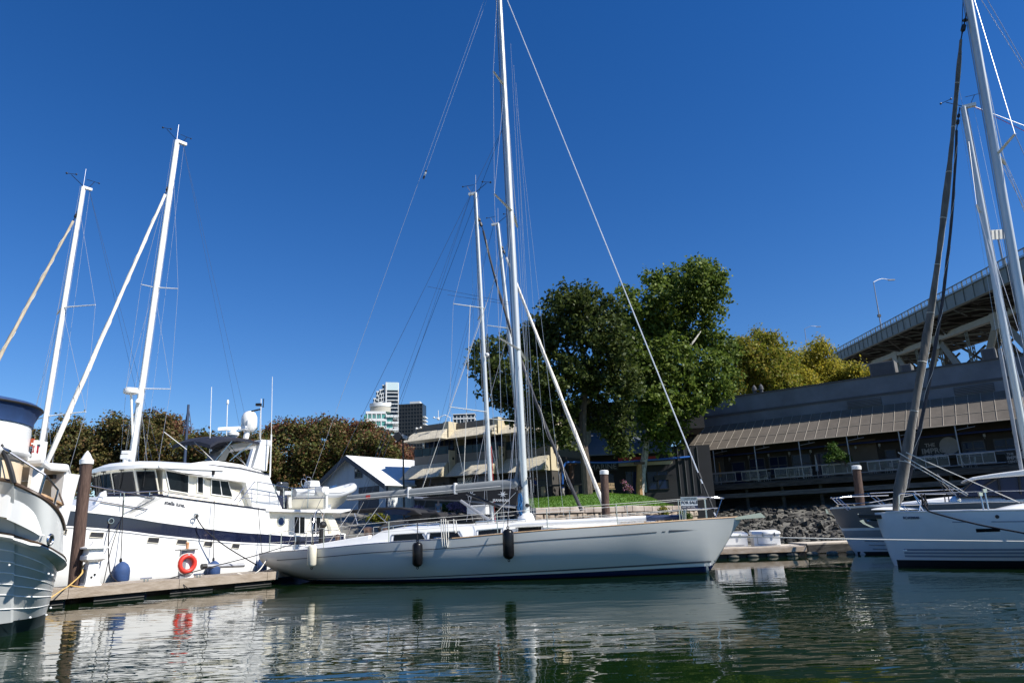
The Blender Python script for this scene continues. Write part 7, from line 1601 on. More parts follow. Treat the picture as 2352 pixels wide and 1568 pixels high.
# ---------------------------------------------------------------- moored sailboats with their rigs
def rig_sailboat(label, Y0, base, top, dvec, am, LOA, beam, free, mr, jib=None, spreaders=(), mm=None, head=True, name='sailboat', zdeck=1.3, backstay=True, hullm=None):
    """mast line given in the reference picture, boat lying along dvec (towards the stern)"""
    P = atY(base[0], base[1], Y0); fr = Frame((P.x - dvec[0] / math.hypot(*dvec) * am, P.y - dvec[1] / math.hypot(*dvec) * am), dvec)
    t = thing(name, label, 'sailboat', fr.w(LOA / 2, 0, 0)); w = fr.w
    S = [(-.9, free + .35), (LOA * .3, free + .12), (LOA * .65, free), (LOA - .9, free + .05)]
    Yt = Yacht(fr, [(-.9, .04), (0, .45), (1.5, 1.05), (LOA * .35, beam * .9), (LOA * .6, beam), (LOA - .9, beam * .72)], S, [(-.9, free + .3), (0, 0), (2, -.4), (LOA * .6, -.45), (LOA - .9, .15)], [(-.9, 1), (1, 1.2), (LOA * .4, 2.3), (LOA - .9, 2.3)], -.9, LOA - .9)
    Yt.hull_mesh(24, 8).build('hull', hullm or WHITE, t, smooth=35); Yt.deck_mesh(24, dz=-.01).build('deck', WHITE, t, smooth=True)
    mb = MB(); r = []
    for a, h, z in ((LOA * .22, .3, .05), (LOA * .3, .75, .25), (LOA * .5, 1.0, .38), (LOA * .62, 1.05, .42)): zz = Yt.zs(a); r.append([w(a, h + .1, zz), w(a, h, zz + z), w(a, 0, zz + z + .06), w(a, -h, zz + z), w(a, -h - .1, zz)])
    mb.loft(r, closed=False); mb.f.append(tuple(range(15, 20))); mb.build('cabin', WHITE, t, smooth=35)
    T_ = fr.at(top[0], top[1], 0); B_ = fr.at(base[0], base[1], 0); dd = (T_ - B_).normalized(); foot = B_ + dd * ((Yt.zs(am) + .2 - B_.z) / dd.z)
    mb = MB(); mb.tube([foot.lerp(T_, i / 10) for i in range(11)], [mr] * 8 + [mr * .92, mr * .85, mr * .8], 12, flat=.75); mo = mb.build('mast', mm or ALU, t, smooth=True)
    mb = MB(); mb.tube([foot + fr.D * mr * .95, T_ + fr.D * mr * .8], mr * .12, 4); mb.build('sail_track', GREYPIPE, mo)
    if head:
        mb = MB(); mb.box(T_ + fr.D * mr * 1.4, (mr * 3.2, mr, mr * .9), X=fr.D, Y=fr.M); mb.build('masthead_crane', MASTWHITE, mo)
        mb = MB(); a = T_ + Vector((0, 0, .05)); b = a - fr.D * .55 + Vector((0, 0, .38)); mb.tube([a, b], .016, 4); mb.tube([b - fr.D * .2, b + fr.D * .22 + Vector((0, 0, .1))], .014, 4); mb.ball(b + fr.D * -.2, .05, 6, 4); mb.ball(b + fr.D * .2 + Vector((0, 0, .1)), .045, 6, 4); mb.build('wind_vane', BLACK, mo)
        mb = MB(); a = T_ + fr.D * mr * 1.6; b = a + Vector((0, 0, .45)) + fr.D * .25; mb.tube([a, b], .012, 4); mb.tube([b - fr.D * .35, b + fr.D * .2], .012, 4); mb.ball(b + fr.D * .2, .04, 6, 4); mb.build('anemometer', BLACK, mo)
        mb = MB(); mb.tube([T_, T_ + Vector((.02, 0, .95))], .010, 4); mb.build('vhf_antenna', WIRE, mo)
    seg = []; tips = []
    for root, near, far in spreaders:
        rp = fr.at(root[0], root[1], 0); s = MB(); best = None
        for tgt, sg in ((near, 1), (far, -1)):
            if tgt is None: continue
            bt = None
            for i in range(70):
                tt = sg * (.35 + i * .025); p = fr.at(tgt[0], tgt[1], tt); e = abs(p.z - rp.z - .04)
                if bt is None or e < bt[0]: bt = (e, p)
            s = MB(); s.tube([rp, bt[1]], [.05, .035], 7, flat=.5); s.build('spreader', mm or ALU, mo, smooth=True); tips.append((sg, rp, bt[1]))
    for sg in (1, -1):
        tp = [q for q in tips if q[0] == sg]; ch = w(am + .25, sg * beam * .8, Yt.zs(am)); prev = ch
        for q in tp: seg.append((prev, q[2])); prev = q[2]
        seg.append((prev, foot.lerp(T_, .93))); seg.append((ch - fr.D * .3, tp[0][1] if tp else foot.lerp(T_, .5))); seg.append((ch + fr.D * .5, tp[0][1] - Vector((0, 0, .1)) if tp else foot.lerp(T_, .5)))
        if len(tp) > 1: seg.append((tp[0][2], tp[1][1]))
    rig_wires('shroud', t, seg, WIRE, .007)
    if backstay: rig_wires('backstay', t, [(T_ + fr.D * mr * 2, w(LOA - 1.1, .5, Yt.zs(LOA - 1))), (T_ + fr.D * mr * 2, w(LOA - 1.1, -.5, Yt.zs(LOA - 1)))], DWIRE, .006)
    rig_wires('halyard', t, [(foot + fr.M * .3 + fr.D * .1, T_ + fr.D * mr), (foot - fr.D * .35, T_ - fr.D * mr), (foot + fr.D * .6, T_ + fr.D * mr * 2.4)], WIRE, .005)
    if jib:
        for jb in (jib if isinstance(jib, list) else [jib]):
            (xt, yt), (xb, yb), r0, r1, jm = jb[:5]; ta, tb = fr.at(xt, yt, 0), fr.at(xb, yb, 0); stay_top = ta + (ta - tb).normalized() * ((ta - tb).length * .035)
            sag = jb[5] if len(jb) > 5 else .0
            mb = MB(); pts = [tb.lerp(ta, i / 26) + Vector((0, 0, 0)) - fr.D * (-sag * 4 * (i / 26) * (1 - i / 26)) for i in range(27)]; rg = random.Random(int(xt)); rr = [(r0 + (r1 - r0) * i / 26) * rg.uniform(.88, 1.12) for i in range(27)]
            n = 12; rings = []
            for i, p in enumerate(pts):
                ax = (ta - tb).normalized(); u = ax.cross(fr.M).normalized(); v = ax.cross(u)
                rings.append([p + (u * math.cos(6.283 * k / n) + v * math.sin(6.283 * k / n)) * rr[i] * (1 + .16 * math.sin(3 * 6.283 * k / n + i * 1.1)) for k in range(n)])
            mb.loft(rings); jo = mb.build('furled_jib', jm, t, smooth=60)
            mb = MB(); mb.tube([ta, ta + (stay_top - ta) * 2.0], .022, 5); mb.lathe(ta + (stay_top - ta) * .5, ta - tb, [(.03, 0), (.07, .04), (.07, .2), (.03, .24)], 8); mb.lathe(ta + (stay_top - ta) * 1.1, ta - tb, [(.03, 0), (.06, .03), (.06, .14), (.03, .18)], 8); mb.build('furler_swivel', BLACK, jo)
            mb = MB(); mb.tube(catmull([pts[k] + (u * math.cos(k * 1.5) + v * math.sin(k * 1.5)) * (rr[k] + .012) for k in range(1, 26)], 3), .008, 4); mb.build('sail_lashing', ROPEW if jm != MASTWHITE else GREYCLOTH, jo)
    return t, fr, Yt, foot, T_
BEIGESAIL = mat('tan_sail_cover', (.42, .36, .27), .85, var=.2, vs=8, stretch=(1, 1, .3)); WHITESAIL = mat('white_furled_sail', (.72, .69, .62), .85, var=.12, vs=9, bump=.5, bs=10)
NAVYSAIL = mat('dark_sail_cover', (.03, .032, .04), .8, var=.4, vs=6, bump=.5, bs=8); GREYSAIL = mat('grey_sail_cover', (.085, .078, .07), .9, vs=2.5, col2=(.19, .175, .155), bump=1.0, bs=6, stretch=(2, 2, .6))
def left_sailboats():
    rig_sailboat('sailboat behind the near cruiser with leftmost mast and tan furled jib', 29.5, (90, 1050), (191, 430), (.62, .785), 5.2, 12.5, 1.8, 1.3, .125,
                 jib=[((168, 508), (-120, 1040), .085, .05, BEIGESAIL)], spreaders=[((112, 955), (197, 945), (75, 965)), ((143, 706), (219, 700), (131, 722))], mm=MASTWHITE)
    t, fr, Yt, foot, T_ = rig_sailboat('sailboat behind the motor yacht with taller white mast, radar dome and white furled jib', 31.5, (303, 1050), (406, 324), (.62, .785), 4.8, 13.0, 1.9, 1.3, .165,
                 jib=[((379, 447), (108, 1062), .10, .06, WHITESAIL)], spreaders=[((320, 892), (392, 893), (290, 889)), ((354, 660), (409, 663), (324, 653))], mm=MASTWHITE)
    mb = MB(); p = fr.at(301, 898, .15); mb.lathe(p - Vector((0, 0, .14)), (0, 0, 1), [(.2, 0), (.31, .04), (.33, .14), (.30, .24), (.12, .28)], 18); ra = mb.build('radar_dome', WHITE, t, smooth=True)
    mb = MB(); mb.tube([p, foot.lerp(T_, .2)], .05, 6); mb.lathe(fr.at(317, 921, .2) - Vector((0, 0, .1)), (0, 0, 1), [(.05, 0), (.13, .03), (.1, .16), (.05, .2)], 10); mb.build('radar_bracket', WHITE, ra)
    # a small dark masthead farther off and a whip antenna
    P = atY(432, 1000, 60); m = thing('distant_mast', 'short dark mast with a thin stay, far off over the brown trees', 'mast', P - Vector((0, 0, 8)))
    mb = MB(); mb.tube([P - Vector((0, 0, 8)), atY(433, 929, 60)], [.14, .1], 6); mb.build('mast', DWIRE, m)
    rig_wires('stay', m, [(atY(433, 931, 60), atY(420, 1000, 60)), (atY(433, 931, 60), atY(440, 985, 60))], DWIRE, .04)
left_sailboats()
def mid_sailboats():
    AFT = (-.963, .269)
    t, fr, Yt, foot, T_ = rig_sailboat('sailboat behind the grey one with black furled jib and black boom bag with white stars', 29.8, (1129, 1150), (1092.5, 444), AFT, 4.4, 12.0, 1.75, 1.25, .115,
                 jib=[((1110, 530), (1336, 1172), .075, .045, NAVYSAIL, .35)], spreaders=[((1121, 946), (1033, 934), None), ((1111, 707.5), (1041, 697.5), (1098, 734))])
    mb = MB(); mb.tube([foot - fr.D * .13 + fr.M * .05, foot.lerp(T_, .22) - fr.D * .13 + fr.M * .05], .011, 5); mb.build('red_halyard', RED, t)
    c5 = lambda x, y: (758.3 + .24185 * x, 845.8 + .24185 * y)
    # boom and bag
    mb = MB(); q = [c5(880, 1226), c5(1130, 1205), c5(1290, 1165), c5(1560, 1130), c5(1700, 1125), c5(1790, 1160), c5(1770, 1295), c5(1560, 1262), c5(1300, 1245), c5(880, 1236)]; mb.prism([fr.at(*p, .14) for p in q], fr.M * -.28); bag = mb.build('boom_bag', BLACKCLOTH, t, bevel=.03)
    mb = MB(); mb.tube([fr.at(*c5(800, 1232), 0), fr.at(*c5(1250, 1250), 0), fr.at(*c5(1770, 1312), 0)], .075, 8); mb.build('boom', GREYPIPE, t, smooth=True)
    for (x, y) in ((1335, 1197), (1640, 1193)):
        c = fr.at(*c5(x, y), .15); pts = []
        for k in range(16): r = (.23 if k % 4 == 0 else .17 if k % 2 == 0 else .055); g = k * math.pi / 8; pts.append(c + fr.D * -math.cos(g) * r + Vector((0, 0, math.sin(g) * r)))
        mb = MB(); mb.add(pts + [c], [(i, (i + 1) % 16, 16) for i in range(16)]); mb.build('star_emblem', SIGNW, bag)
    a, b = fr.at(*c5(1545, 1262), .155), fr.at(*c5(1755, 1262), .155); lettering('JEANNEAU', .145, a, b - a, (0, 0, 1), SIGNW, bag, depth=.002, bold=.004)
    # dodger and bimini in black canvas
    def canvas(name, q, tt, dp, m=BLACKCLOTH): mb = MB(); mb.prism([fr.at(*c5(*p), tt) for p in q], fr.M * -dp); return mb.build(name, m, t, bevel=.05)
    canvas('bimini', [(80, 1370), (200, 1340), (460, 1318), (640, 1315), (800, 1340), (860, 1385), (700, 1395), (470, 1365), (250, 1365)], 1.3, 2.4)
    canvas('bimini_window', [(500, 1350), (620, 1335), (770, 1350), (720, 1390), (560, 1385)], 1.31, .02, GLASSB)
    canvas('dodger', [(700, 1420), (860, 1365), (1020, 1362), (1075, 1420), (1150, 1480), (1130, 1500), (760, 1500)], 1.1, 2.0)
    canvas('dodger_window', [(905, 1470), (960, 1385), (1010, 1385), (1060, 1480)], 1.11, .02, GLASS)
    canvas('spray_cover', [(1080, 1440), (1120, 1385), (1320, 1382), (1390, 1400), (1440, 1470), (1400, 1480), (1100, 1470)], .9, 1.6)
    canvas('cover_window', [(1180, 1460), (1215, 1410), (1330, 1405), (1360, 1460)], .91, .02, GLASS)
    for q in (((250, 1450), (430, 1370)), ((440, 1375), (560, 1480)), ((520, 1440), (545, 1380)), ((230, 1375), (260, 1480))): thin_line('bimini_frame', [c5(*q[0]), c5(*q[1])], fr, 1.35, .018, STEEL, t)
    # white locker standing on the float behind
    P0 = fr.at(*c5(1300, 1385), -2.6); o = thing('dock_box', 'tall white locker on the float behind the red based mast', 'dock box', fr.at(*c5(1400, 1390), -2.6) - Vector((0, 0, .2)))
    mb = MB(); q = [c5(1296, 1310), c5(1478, 1300), c5(1480, 1385), c5(1298, 1385)]; mb.prism([fr.at(*p, -2.6) for p in q], fr.M * -.7); mb.build('body', WHITE, o, bevel=.03)
    mb = MB(); q = [c5(1290, 1303), c5(1484, 1292), c5(1484, 1304), c5(1292, 1315)]; mb.prism([fr.at(*p, -2.55) for p in q], fr.M * -.8); mb.build('lid', WHITE, o, bevel=.02)
    t2, fr2, Yt2, foot2, T2 = rig_sailboat('sailboat farther back with thin alloy mast and white furled jib reaching the stone wall', 35.5, (1200, 1050), (1144, 514), AFT, 4.9, 12.0, 1.75, 1.25, .125,
                 jib=[((1163, 592), (1398, 1190), .105, .06, WHITESAIL)], spreaders=[((1183, 967), (1112, 960), None), ((1170, 754), (1118, 747), None)])
    mb = MB(); mb.lathe(fr2.at(1187.5, 858, .12), fr2.M, [(.05, 0), (.1, .02), (.09, .12), (.02, .14)], 10); mb.build('steaming_lamp', SIGNW, t2)
    mb = MB(); mb.lathe(fr.at(1119.5, 815, .12), fr.M, [(.05, 0), (.09, .02), (.08, .12), (.02, .14)], 10); mb.build('steaming_lamp', SIGNW, t)
    thin_line('flag_line', [(982, 658), (1195, 699)], fr, 0, .008, DWIRE, t); thin_line('flag_line', [(1028, 677), (1195, 703)], fr, 0, .008, DWIRE, t)
    # floating walkway these two lie on, mostly hidden
    P1, P2 = fr.w(-2, -2.3, 0), fr.w(14, -2.3, 0); F = Frame((P1.x, P1.y), fr.d); o = thing('floating_dock', 'grey timber float between the two rear sailboats', 'dock', F.w(8, 0, 0))
    mb = MB(); mb.fbox(F, 0, 16, -1.5, 0, .15, .42); mb.build('deck', WOODD, o); mb = MB(); mb.fbox(F, .2, 15.8, -1.4, -.1, -.2, .149); mb.build('float_core', BLACK, o)
mid_sailboats()

# ---------------------------------------------------------------- boats at the right edge
c4 = lambda x, y: ((3200 + .3827 * x) / 1.7143, (1700 + .3827 * y) / 1.7143)
def right_boats():
    # motor cruiser with grey stripes, lying behind
    fr = Frame((13.55, 29.4), (.90, -.43))
    Y = Yacht(fr, [(-.75, .04), (0, .5), (1.5, 1.15), (3, 1.6), (5, 1.85), (11, 1.9)], [(-.75, 1.83), (2, 1.84), (6, 1.80), (11, 1.7)], [(-.75, 1.78), (0, -.1), (1.2, -.5), (4, -.6), (11, -.5)], [(-.75, .95), (0, 1.05), (2, 1.35), (5, 2.5), (11, 4)], -.75, 11)
    t = thing('motor_cruiser', 'motor cruiser with dark grey striped bow and dark blue windows, behind the right hand sailboat', 'motor boat', fr.w(5, 0, 0)); w = fr.w
    Y.hull_mesh(90, 16).build('hull', mat('cool_white_hull', (.66, .69, .72), .3, var=.05), t, smooth=35); Y.deck_mesh(30).build('deck', WHITE, t, smooth=True)
    AA = frange(-.72, 10.8, 120); DG = mat('charcoal_hull_band', (.13, .13, .135), .3, var=.08); MG = mat('mid_grey_band', (.27, .28, .30), .3, var=.05)
    cl = lambda f: (lambda a: max(smooth_table(Y.bottom, a) + .02, f(a)))
    Y.strip(cl(lambda a: 1.02 - .0 * a), cl(lambda a: Y.zs(a) - .04), AA, out=.014).build('charcoal_band', DG, t); Y.strip(cl(lambda a: .66), cl(lambda a: .92), AA, out=.014).build('grey_band', MG, t)
    Y.strip(cl(lambda a: 1.42), cl(lambda a: 1.46), frange(.1, 1.6, 6), out=.012).build('white_pinstripe', WHITE, t); Y.strip(cl(lambda a: -.3), cl(lambda a: .1), frange(.02, 10.8, 30), out=.006).build('boot_stripe', ANTIF, t)
    Y.strip(lambda a: Y.zs(a) - .03, lambda a: Y.zs(a) + .03, AA, out=.02).build('gunwale', WHITE, t)
    for k in range(3): 
        z = .46 - .15 * k; mb = MB(); mb.tube([w(a, Y.side(a, max(smooth_table(Y.bottom, a) + .02, z + .035 * (2 - a))) + .01, max(smooth_table(Y.bottom, a) + .02, z + .035 * (2 - a))) for a in frange(.35 + .12 * k, 4, 12)], .016, 5); mb.build('spray_rail', MG, t)
    # bow rail
    B = [c4(185, 680), c4(590, 628), c4(1060, 605), c4(1540, 585), c4(2110, 570), c4(2174, 568)]
    mb = MB(); up = [fr.at(*q, (1.0 if i else .25)) for i, q in enumerate(B)]; mb.tube(up, .018, 6)
    mb.tube([fr.at(*q, (.9 if i else .2)) for i, q in enumerate([c4(260, 742), c4(440, 737), c4(600, 722), c4(1060, 640), c4(1480, 635)])], .018, 6); mb.tube([fr.at(*c4(185, 680), -.25), fr.at(*c4(400, 662), -.8), fr.at(*c4(780, 650), -1.3)], .018, 6); mb.tube([fr.at(*c4(190, 670), .25), fr.at(*c4(185, 685), -.25)], .018, 6)
    for a, b in (((205, 685), (265, 742)), ((230, 675), (365, 805)), ((260, 672), (390, 798)), ((560, 632), (700, 740)), ((640, 655), (745, 745)), ((1040, 608), (1165, 705)), ((1545, 588), (1640, 665)), ((2095, 572), (2170, 640))): mb.tube([fr.at(*c4(*a), .8), fr.at(*c4(*b), .9)], .018, 6)
    mb.build('bow_rail', STEEL, t)
    mb = MB(); p = fr.at(*c4(135, 800), 0); mb.tube(catmull([fr.at(*c4(330, 800), 0), fr.at(*c4(240, 790), 0), fr.at(*c4(180, 800), 0)]), [.06, .09, .07] + [.06] * 20, 6); mb.prism([fr.at(*c4(*q), .05) for q in ((130, 790), (150, 800), (165, 838), (240, 865), (190, 850), (140, 835))], fr.M * -.12); mb.build('anchor', STEEL, t)
    # low trunk and cabin
    def pan(name, q, tt, dp, m, bev=.03, par=None): mb = MB(); mb.prism([fr.at(*c4(*p), tt) for p in q], fr.M * -dp); return mb.build(name, m, par or t, bevel=bev)
    mb = MB(); rr = []
    for x, yt, yb in ((600, 792, 800), (680, 766, 800), (930, 722, 800), (1300, 676, 798), (1480, 658, 796), (1700, 656, 792), (1950, 650, 760)):
        a, zt_ = fr.az(*c4(x, yt), .7); zb_ = fr.az(*c4(x, yb), 1.5)[1]; rr.append([w(a, 1.5, zb_), w(a, 1.15, zb_ + (zt_ - zb_) * .55), w(a, .7, zt_), w(a, -.7, zt_), w(a, -1.15, zb_ + (zt_ - zb_) * .55), w(a, -1.5, zb_)])
    mb.loft(rr, closed=False); mb.f.append(tuple(range(6))); mb.build('trunk', WHITE, t, smooth=40)
    pan('cabin_side', [(1500, 640), (1600, 560), (1700, 490), (2000, 460), (2300, 440), (2300, 720), (1960, 735), (1945, 655), (1480, 662)], 1.05, 2.1, GLASSB, .02)
    pan('cabin_roof', [(1590, 497), (1640, 465), (1850, 430), (2300, 372), (2300, 440), (2000, 462), (1700, 488), (1620, 505)], 1.15, 2.3, WHITE, .04)
    for q in (((1750, 560), (1890, 480)), ((1905, 470), (1935, 650)), ((1500, 645), (1650, 500)), ((2120, 455), (2140, 640))): thin_line('window_pillar', [c4(*q[0]), c4(*q[1])], fr, 1.08, .035, BLACK, t)
    for x in (1500, 1560): thin_line('wiper', [c4(x - 230, 470 + (x - 1500)), c4(x - 120, 640)], fr, 1.2, .02, BLACK, t)
    mb = MB(); mb.lathe(fr.at(*c4(1505, 700), 1.2), fr.M, [(.04, 0), (.07, .03), (.04, .06)], 14); mb.build('deck_lamp', STEEL, t)
    for x in (1355, 1395):
        mb = MB(); mb.tube(catmull([fr.at(*c4(x, 655), 1.25), fr.at(*c4(x + 8, 720), 1.3), fr.at(*c4(x + 2, 790), 1.3), fr.at(*c4(x - 6, 830), 1.3)], 4), .022, 5); mb.build('black_line', ROPED, t)

    # cruising sailboat in front
    fs = Frame((11.30, 22.25), (.87, -.49)); w = fs.w
    Ys = Yacht(fs, [(-.28, .05), (0, .28), (1, .85), (2.5, 1.45), (5, 1.95), (8, 2.1), (12, 1.9)], [(-.28, 1.56), (2, 1.50), (6, 1.42), (12, 1.36)], [(-.28, 1.5), (0, .0), (.3, -.3), (2, -.55), (12, -.4)], [(-.28, .9), (0, 1.3), (1, 1.5), (3, 2.2), (6, 3), (12, 3)], -.28, 12)
    t = thing('sailing_yacht', 'blue white sailboat with grey furled jib and registration number, cut by the right edge', 'sailboat', w(5, 0, 0))
    HB = mat('cool_white_topsides', (.72, .75, .78), .25, var=.04, coat=.25); Ys.hull_mesh(100, 16).build('hull', HB, t, smooth=35); Ys.deck_mesh(30).build('deck', WHITE, t, smooth=True)
    AA = frange(.05, 11.8, 30); GB = mat('grey_blue_stripe', (.23, .28, .36), .3, var=.04)
    cl = lambda f: (lambda a: max(smooth_table(Ys.bottom, a) + .02, f(a)))
    Ys.strip(cl(lambda a: -.3), cl(lambda a: .17), frange(-.05, 11.8, 60), out=.012).build('boot_stripe', ANTIF, t)
    for z0, z1 in ((.255, .31), (.345, .40), (.435, .49)): Ys.strip(cl(lambda a: z0), cl(lambda a: z1), frange(.35, 11.8, 110), out=.012).build('hull_stripe', GB, t)
    Ys.strip(cl(lambda a: Ys.zs(a) - .30), cl(lambda a: Ys.zs(a) - .27), frange(2.6, 11.8, 20)).build('cove_stripe', GB, t); Ys.strip(cl(lambda a: Ys.zs(a) - .30), cl(lambda a: Ys.zs(a) - .27), frange(1.7, 2.05, 4)).build('cove_stripe', GB, t)
    mb = MB(); mb.tube([w(a, Ys.hb(a) - .01, Ys.zs(a) + .015) for a in AA], .03, 6); mb.tube([w(a, -Ys.hb(a) + .01, Ys.zs(a) + .015) for a in AA], .03, 6); mb.build('toe_rail', WHITE, t)
    def sidept(px, py):
        tt = 1.0
        for _ in range(8): p = fs.at(px, py, tt); q = Vector((p.x - fs.o[0], p.y - fs.o[1], 0)); a = q.dot(fs.D); tt = .5 * tt + .5 * (Ys.side(a, p.z) + .012)
        return fs.at(px, py, tt)
    q = [sidept(*c4(*p)) for p in ((1676, 995), (1925, 988), (1930, 1022), (1684, 1031))]; mb = MB(); mb.add(q + [p - fs.M * .03 for p in q], [(0, 1, 2, 3), (7, 6, 5, 4), (0, 4, 5, 1), (1, 5, 6, 2), (2, 6, 7, 3), (3, 7, 4, 0)]); mb.build('hull_window', GLASS, t)
    a, b = sidept(*c4(930, 893)), sidept(*c4(1118, 893)); lettering('BC4420040', (b - a).length / 5.35, a + fs.M * .03, b - a, (0, 0, 1), mat('registration_ink', (.03, .04, .07), .5), t, depth=.004, bold=.002)
    mb = MB(); p = sidept(*c4(1898, 870)); mb.lathe(p, fs.M, [(.05, -.01), (.05, .01), (.0, .012)], 12); mb.build('side_fitting', BLACK, t)
    mb = MB(); p = sidept(*c4(958, 1216)); mb.box(p, (.16, .03, .04), X=fs.D); mb.build('outlet', HB, t)
    # bowsprit plate and anchor
    mb = MB(); q = [c4(468, 848), c4(868, 852), c4(868, 888), c4(850, 897), c4(480, 882), c4(470, 866)]; mb.prism([fs.at(*p, .2) for p in q], fs.M * -.35); mb.build('bowsprit', BLACK, t, bevel=.01)
    mb = MB(); mb.lathe(fs.at(*c4(846, 880), .2), fs.M, [(.03, 0), (.03, .02), (0, .03)], 10); mb.tube([fs.at(*c4(470, 848), .2), fs.at(*c4(470, 838), .2)], .02, 6); mb.build('sprit_pin', STEEL, t)
    mb = MB(); mb.tube([fs.at(*c4(690, 905), 0), fs.at(*c4(560, 905), 0)], .03, 6); mb.prism([fs.at(*c4(*p), .1) for p in ((480, 912), (520, 900), (540, 935), (640, 985), (600, 980), (520, 945))], fs.M * -.2); mb.build('anchor', STEEL, t)
    # pulpit, stanchions, lifelines
    mb = MB()
    for q in ([(890, 845), (888, 650), (905, 634), (1030, 632), (1165, 848)], [(1035, 640), (1110, 720), (1095, 840)], [(890, 745), (1090, 745)], [(905, 755), (1000, 840)], [(930, 755), (1025, 842)]): mb.tube([fs.at(*c4(*p), .45) for p in q], .02, 6)
    mb.build('pulpit', STEEL, t)
    for (x0, y0, x1, y1) in ((1768, 605, 1818, 843), (1725, 640, 1765, 830)): mb = MB(); mb.tube([fs.at(*c4(x0, y0), 1.3), fs.at(*c4(x1, y1), 1.35)], .022, 6); mb.box(fs.at(*c4(x0, y0 - 2), 1.3), (.1, .06, .1)); mb.build('stanchion', STEEL, t)
    rig_wires('lifeline', t, [(fs.at(*c4(1030, 634), .45), fs.at(*c4(1768, 610), 1.3)), (fs.at(*c4(1768, 610), 1.3), fs.at(*c4(2300, 600), 1.5)), (fs.at(*c4(1060, 745), .6), fs.at(*c4(1790, 720), 1.3)), (fs.at(*c4(1790, 720), 1.3), fs.at(*c4(2300, 715), 1.5))], WIRE, .009)
    # domed coachroof forward end
    mb = MB(); rr = []
    for x, yt in ((1640, 838), (1800, 815), (1900, 790), (2000, 765), (2100, 745), (2300, 715), (2600, 690)):
        a, z = fs.az(*c4(x, yt), .6); zz = Ys.zs(a) - .02; hh = min(1.25, .3 + (x - 1640) * .0035); rr.append([w(a, hh, zz), w(a, hh * .85, zz + (z - zz) * .7), w(a, hh * .5, z), w(a, -hh * .5, z), w(a, -hh * .85, zz + (z - zz) * .7), w(a, -hh, zz)])
    mb.loft(rr, closed=False); mb.f.append((5, 4, 3, 2, 1, 0)); mb.build('coachroof', WHITE, t, smooth=50)
    for x in (1120, 1150):
        mb = MB(); mb.tube(catmull([fs.at(*c4(x, 635), .75), fs.at(*c4(x + 5, 720), .78), fs.at(*c4(x + 18, 765), .78), fs.at(*c4(x + 30, 740), .78), fs.at(*c4(x - 5, 650), .75)], 4), .02, 5); mb.build('black_line', ROPED, t)
    # mast, spreaders, stays (mast foot lies outside the picture)
    mline = ((2425, 1150), (2222, 0)); T_ = fs.at(2195, -150, 0); B_ = fs.at(*mline[0], 0); dd = (T_ - B_).normalized(); foot = B_ + dd * ((1.6 - B_.z) / dd.z)
    p1 = fs.at(2225, 5, 0); p2 = fs.at(2345, 690, 0); dd = (p1 - p2).normalized(); foot = p2 - dd * ((p2.z - 1.6) / dd.z); T_ = p1 + dd * 3.0
    mb = MB(); mb.tube([foot.lerp(T_, i / 12) for i in range(13)], .155, 14, flat=.7); mo = mb.build('mast', ALU, t, smooth=True)
    mb = MB(); mb.tube([foot - fs.D * .15, T_ - fs.D * .15], .016, 4); mb.build('mast_groove', GREYPIPE, mo)
    r0 = fs.at(2290, 355, 0)
    for tgt, sg in (((2331, 308), 1), ((2309, 378), -1)):
        bt = None
        for i in range(60):
            tt = sg * (.3 + i * .03); p = fs.at(tgt[0], tgt[1], tt); e = abs(p.z - r0.z - .05)
            if bt is None or e < bt[0]: bt = (e, p)
        s = MB(); s.tube([r0, bt[1]], [.06, .045], 7, flat=.5); s.build('spreader', ALU, mo, smooth=True)
        rig_wires('shroud', t, [(bt[1], T_ - dd * 1.0), (bt[1], w(6.5, sg * 1.8, 1.5))], WIRE, .011)
    rig_wires('diagonal_stay', t, [(fs.at(2268, 0, 0), fs.at(2440, 300, 0)), (fs.at(2254, 0, -.5), fs.at(2440, 300, -.5)), (r0, w(6.4, 1.6, 1.5)), (fs.at(2300, 350, .2), fs.at(2420, 620, .2))], WIRE, .012)
    rig_wires('fore_halyard', t, [(fs.at(2212, 0, 0), fs.at(2208, 95, 0))], DWIRE, .012)
    ta, tb = fs.at(2207, 92, 0), fs.at(2056, 1177, .0); n = 12; N_ = 40; rings = []; ax = (ta - tb).normalized(); u = ax.cross(fs.M).normalized(); v = ax.cross(u); rg = random.Random(6)
    for i in range(N_ + 1):
        f = i / N_; r = (.125 * (1 - f) + .05 * f) * (1.12 if .02 < f < .3 else 1) * rg.uniform(.93, 1.07); r *= min(1, .55 + f * 12) if f < .04 else 1
        if f > .96: r *= .8
        c = tb.lerp(ta, f) + fs.D * .22 * math.sin(f * math.pi); rings.append([c + (u * math.cos(6.283 * k / n) + v * math.sin(6.283 * k / n)) * r * (1 + .2 * math.sin(2 * 6.283 * k / n + i * .55) + .06 * rg.uniform(-1, 1)) for k in range(n)])
    mb = MB(); mb.loft(rings); jo = mb.build('furled_jib', GREYSAIL, t, smooth=60)
    mb = MB(); mb.tube([rings[k][0] for k in range(1, N_)], .012, 4)
    for k in range(4, N_, 4): rg_ = [c + (c - sum(rings[k], Vector()) / n) * .03 for c in rings[k]]; mb.tube(rg_ + rg_[:1], .012, 4)
    mb.build('sail_lashing', ROPEW, jo)
    mb = MB(); e = ta + (fs.at(2218, 40, 0) - ta) * 1.0; mb.tube([ta, e, fs.at(2222, 22, 0)], .02, 6); mb.lathe(ta.lerp(e, .35), e - ta, [(.03, 0), (.075, .05), (.075, .22), (.03, .28)], 8); mb.lathe(ta.lerp(e, .8), e - ta, [(.03, 0), (.09, .04), (.03, .12)], 8); mb.build('furler_swivel', BLACK, jo)
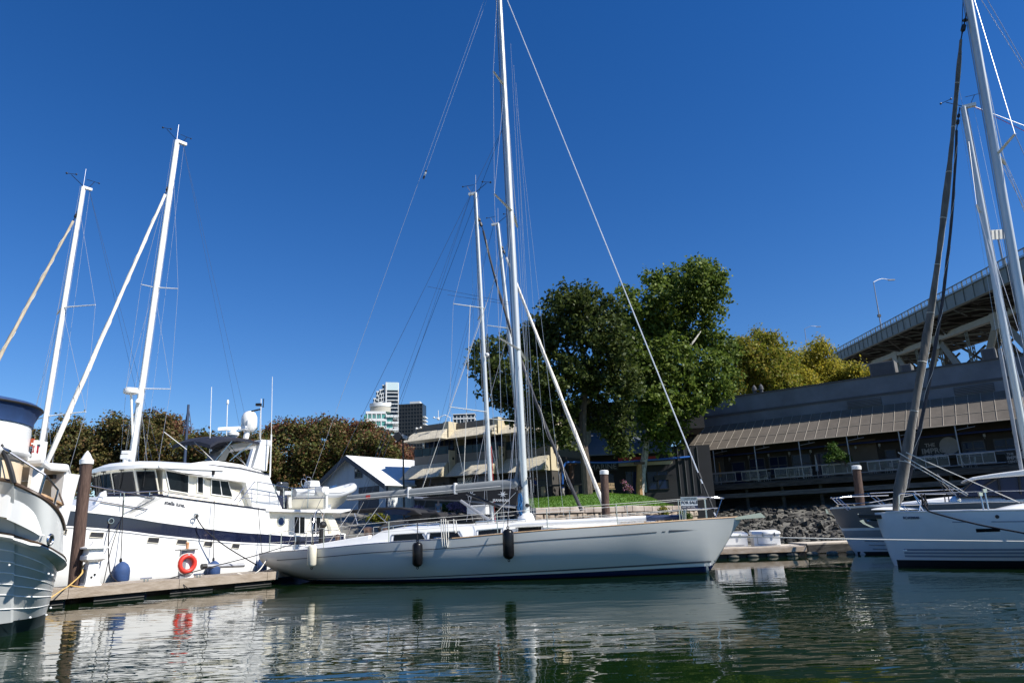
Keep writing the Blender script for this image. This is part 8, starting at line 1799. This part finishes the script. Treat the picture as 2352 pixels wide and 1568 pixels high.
    rig_wires('jib_sheet', t, [(fs.at(*c4(880, 210), .2), fs.at(*c4(1600, 640), .9)), (fs.at(*c4(960, 210), .2), fs.at(*c4(2130, 725), 1.2)), (fs.at(*c4(945, 290), .2), fs.at(*c4(1590, 655), .9))], ROPEW, .014)
    rig_wires('dark_stay', t, [(fs.at(*c4(1280, 430), -.4), fs.at(*c4(1480, 660), -.4))], DWIRE, .014)
    # second sailboat farther out
    t3, f3, Y3, ft3, T3 = rig_sailboat('sailboat behind the right hand one with dark furled jib and lower masthead', 26.5, (2334, 905), (2212, 247), (.90, -.43), 5.6, 12.5, 1.8, 1.35, .155,
                 jib=[((2197, 300), (2082, 1120), .075, .045, NAVYSAIL, .35)], spreaders=[((2310, 762), None, (2300, 785)), ((2250, 488), (2243, 470), None)], backstay=False)
    rig_wires('red_halyard', t3, [(T3 + f3.D * .3, T3 + f3.D * 4.5 - Vector((0, 0, 4.6)))], RED, .012); rig_wires('topping_lift', t3, [(T3 + f3.D * .3, T3 + f3.D * 4.2 - Vector((0, 0, 3.6)))], WIRE, .014)
    mb = MB(); mb.tube([f3.at(2296, 800, .25), f3.at(2350, 1100, .25)], .07, 8); mb.build('pole_on_mast', GREYPIPE, t3, smooth=True)
right_boats()
def crossing_lines():
    def line(label, pts, m, r=.012): mb = MB(); mb.tube(catmull(pts, 8), r, 6); o = mb.build('mooring_line', m); tag(o, label, 'mooring line')
    a = MF.at(1669, 1231.5, -.1)
    line('long white line stretching right from the grey bow across the striped hulls', [a, atY(1800, 1234, 20.4), atY(2000, 1238, 19.6), atY(2200, 1241, 18.8), atY(2400, 1243, 18)], ROPEW, .018)
    fs = Frame((11.30, 22.25), (.87, -.49))
    line('dark mooring line slanting down from the right hand bow out of the picture', [fs.at(*c4(1110, 640), .8), fs.at(*c4(1170, 780), .95), fs.at(*c4(1240, 830), 1.05), fs.at(*c4(1700, 950), 2.3), fs.at(*c4(2174, 1040), 3.1), fs.at(*c4(2500, 1110), 3.6)], ROPED, .022)
crossing_lines()
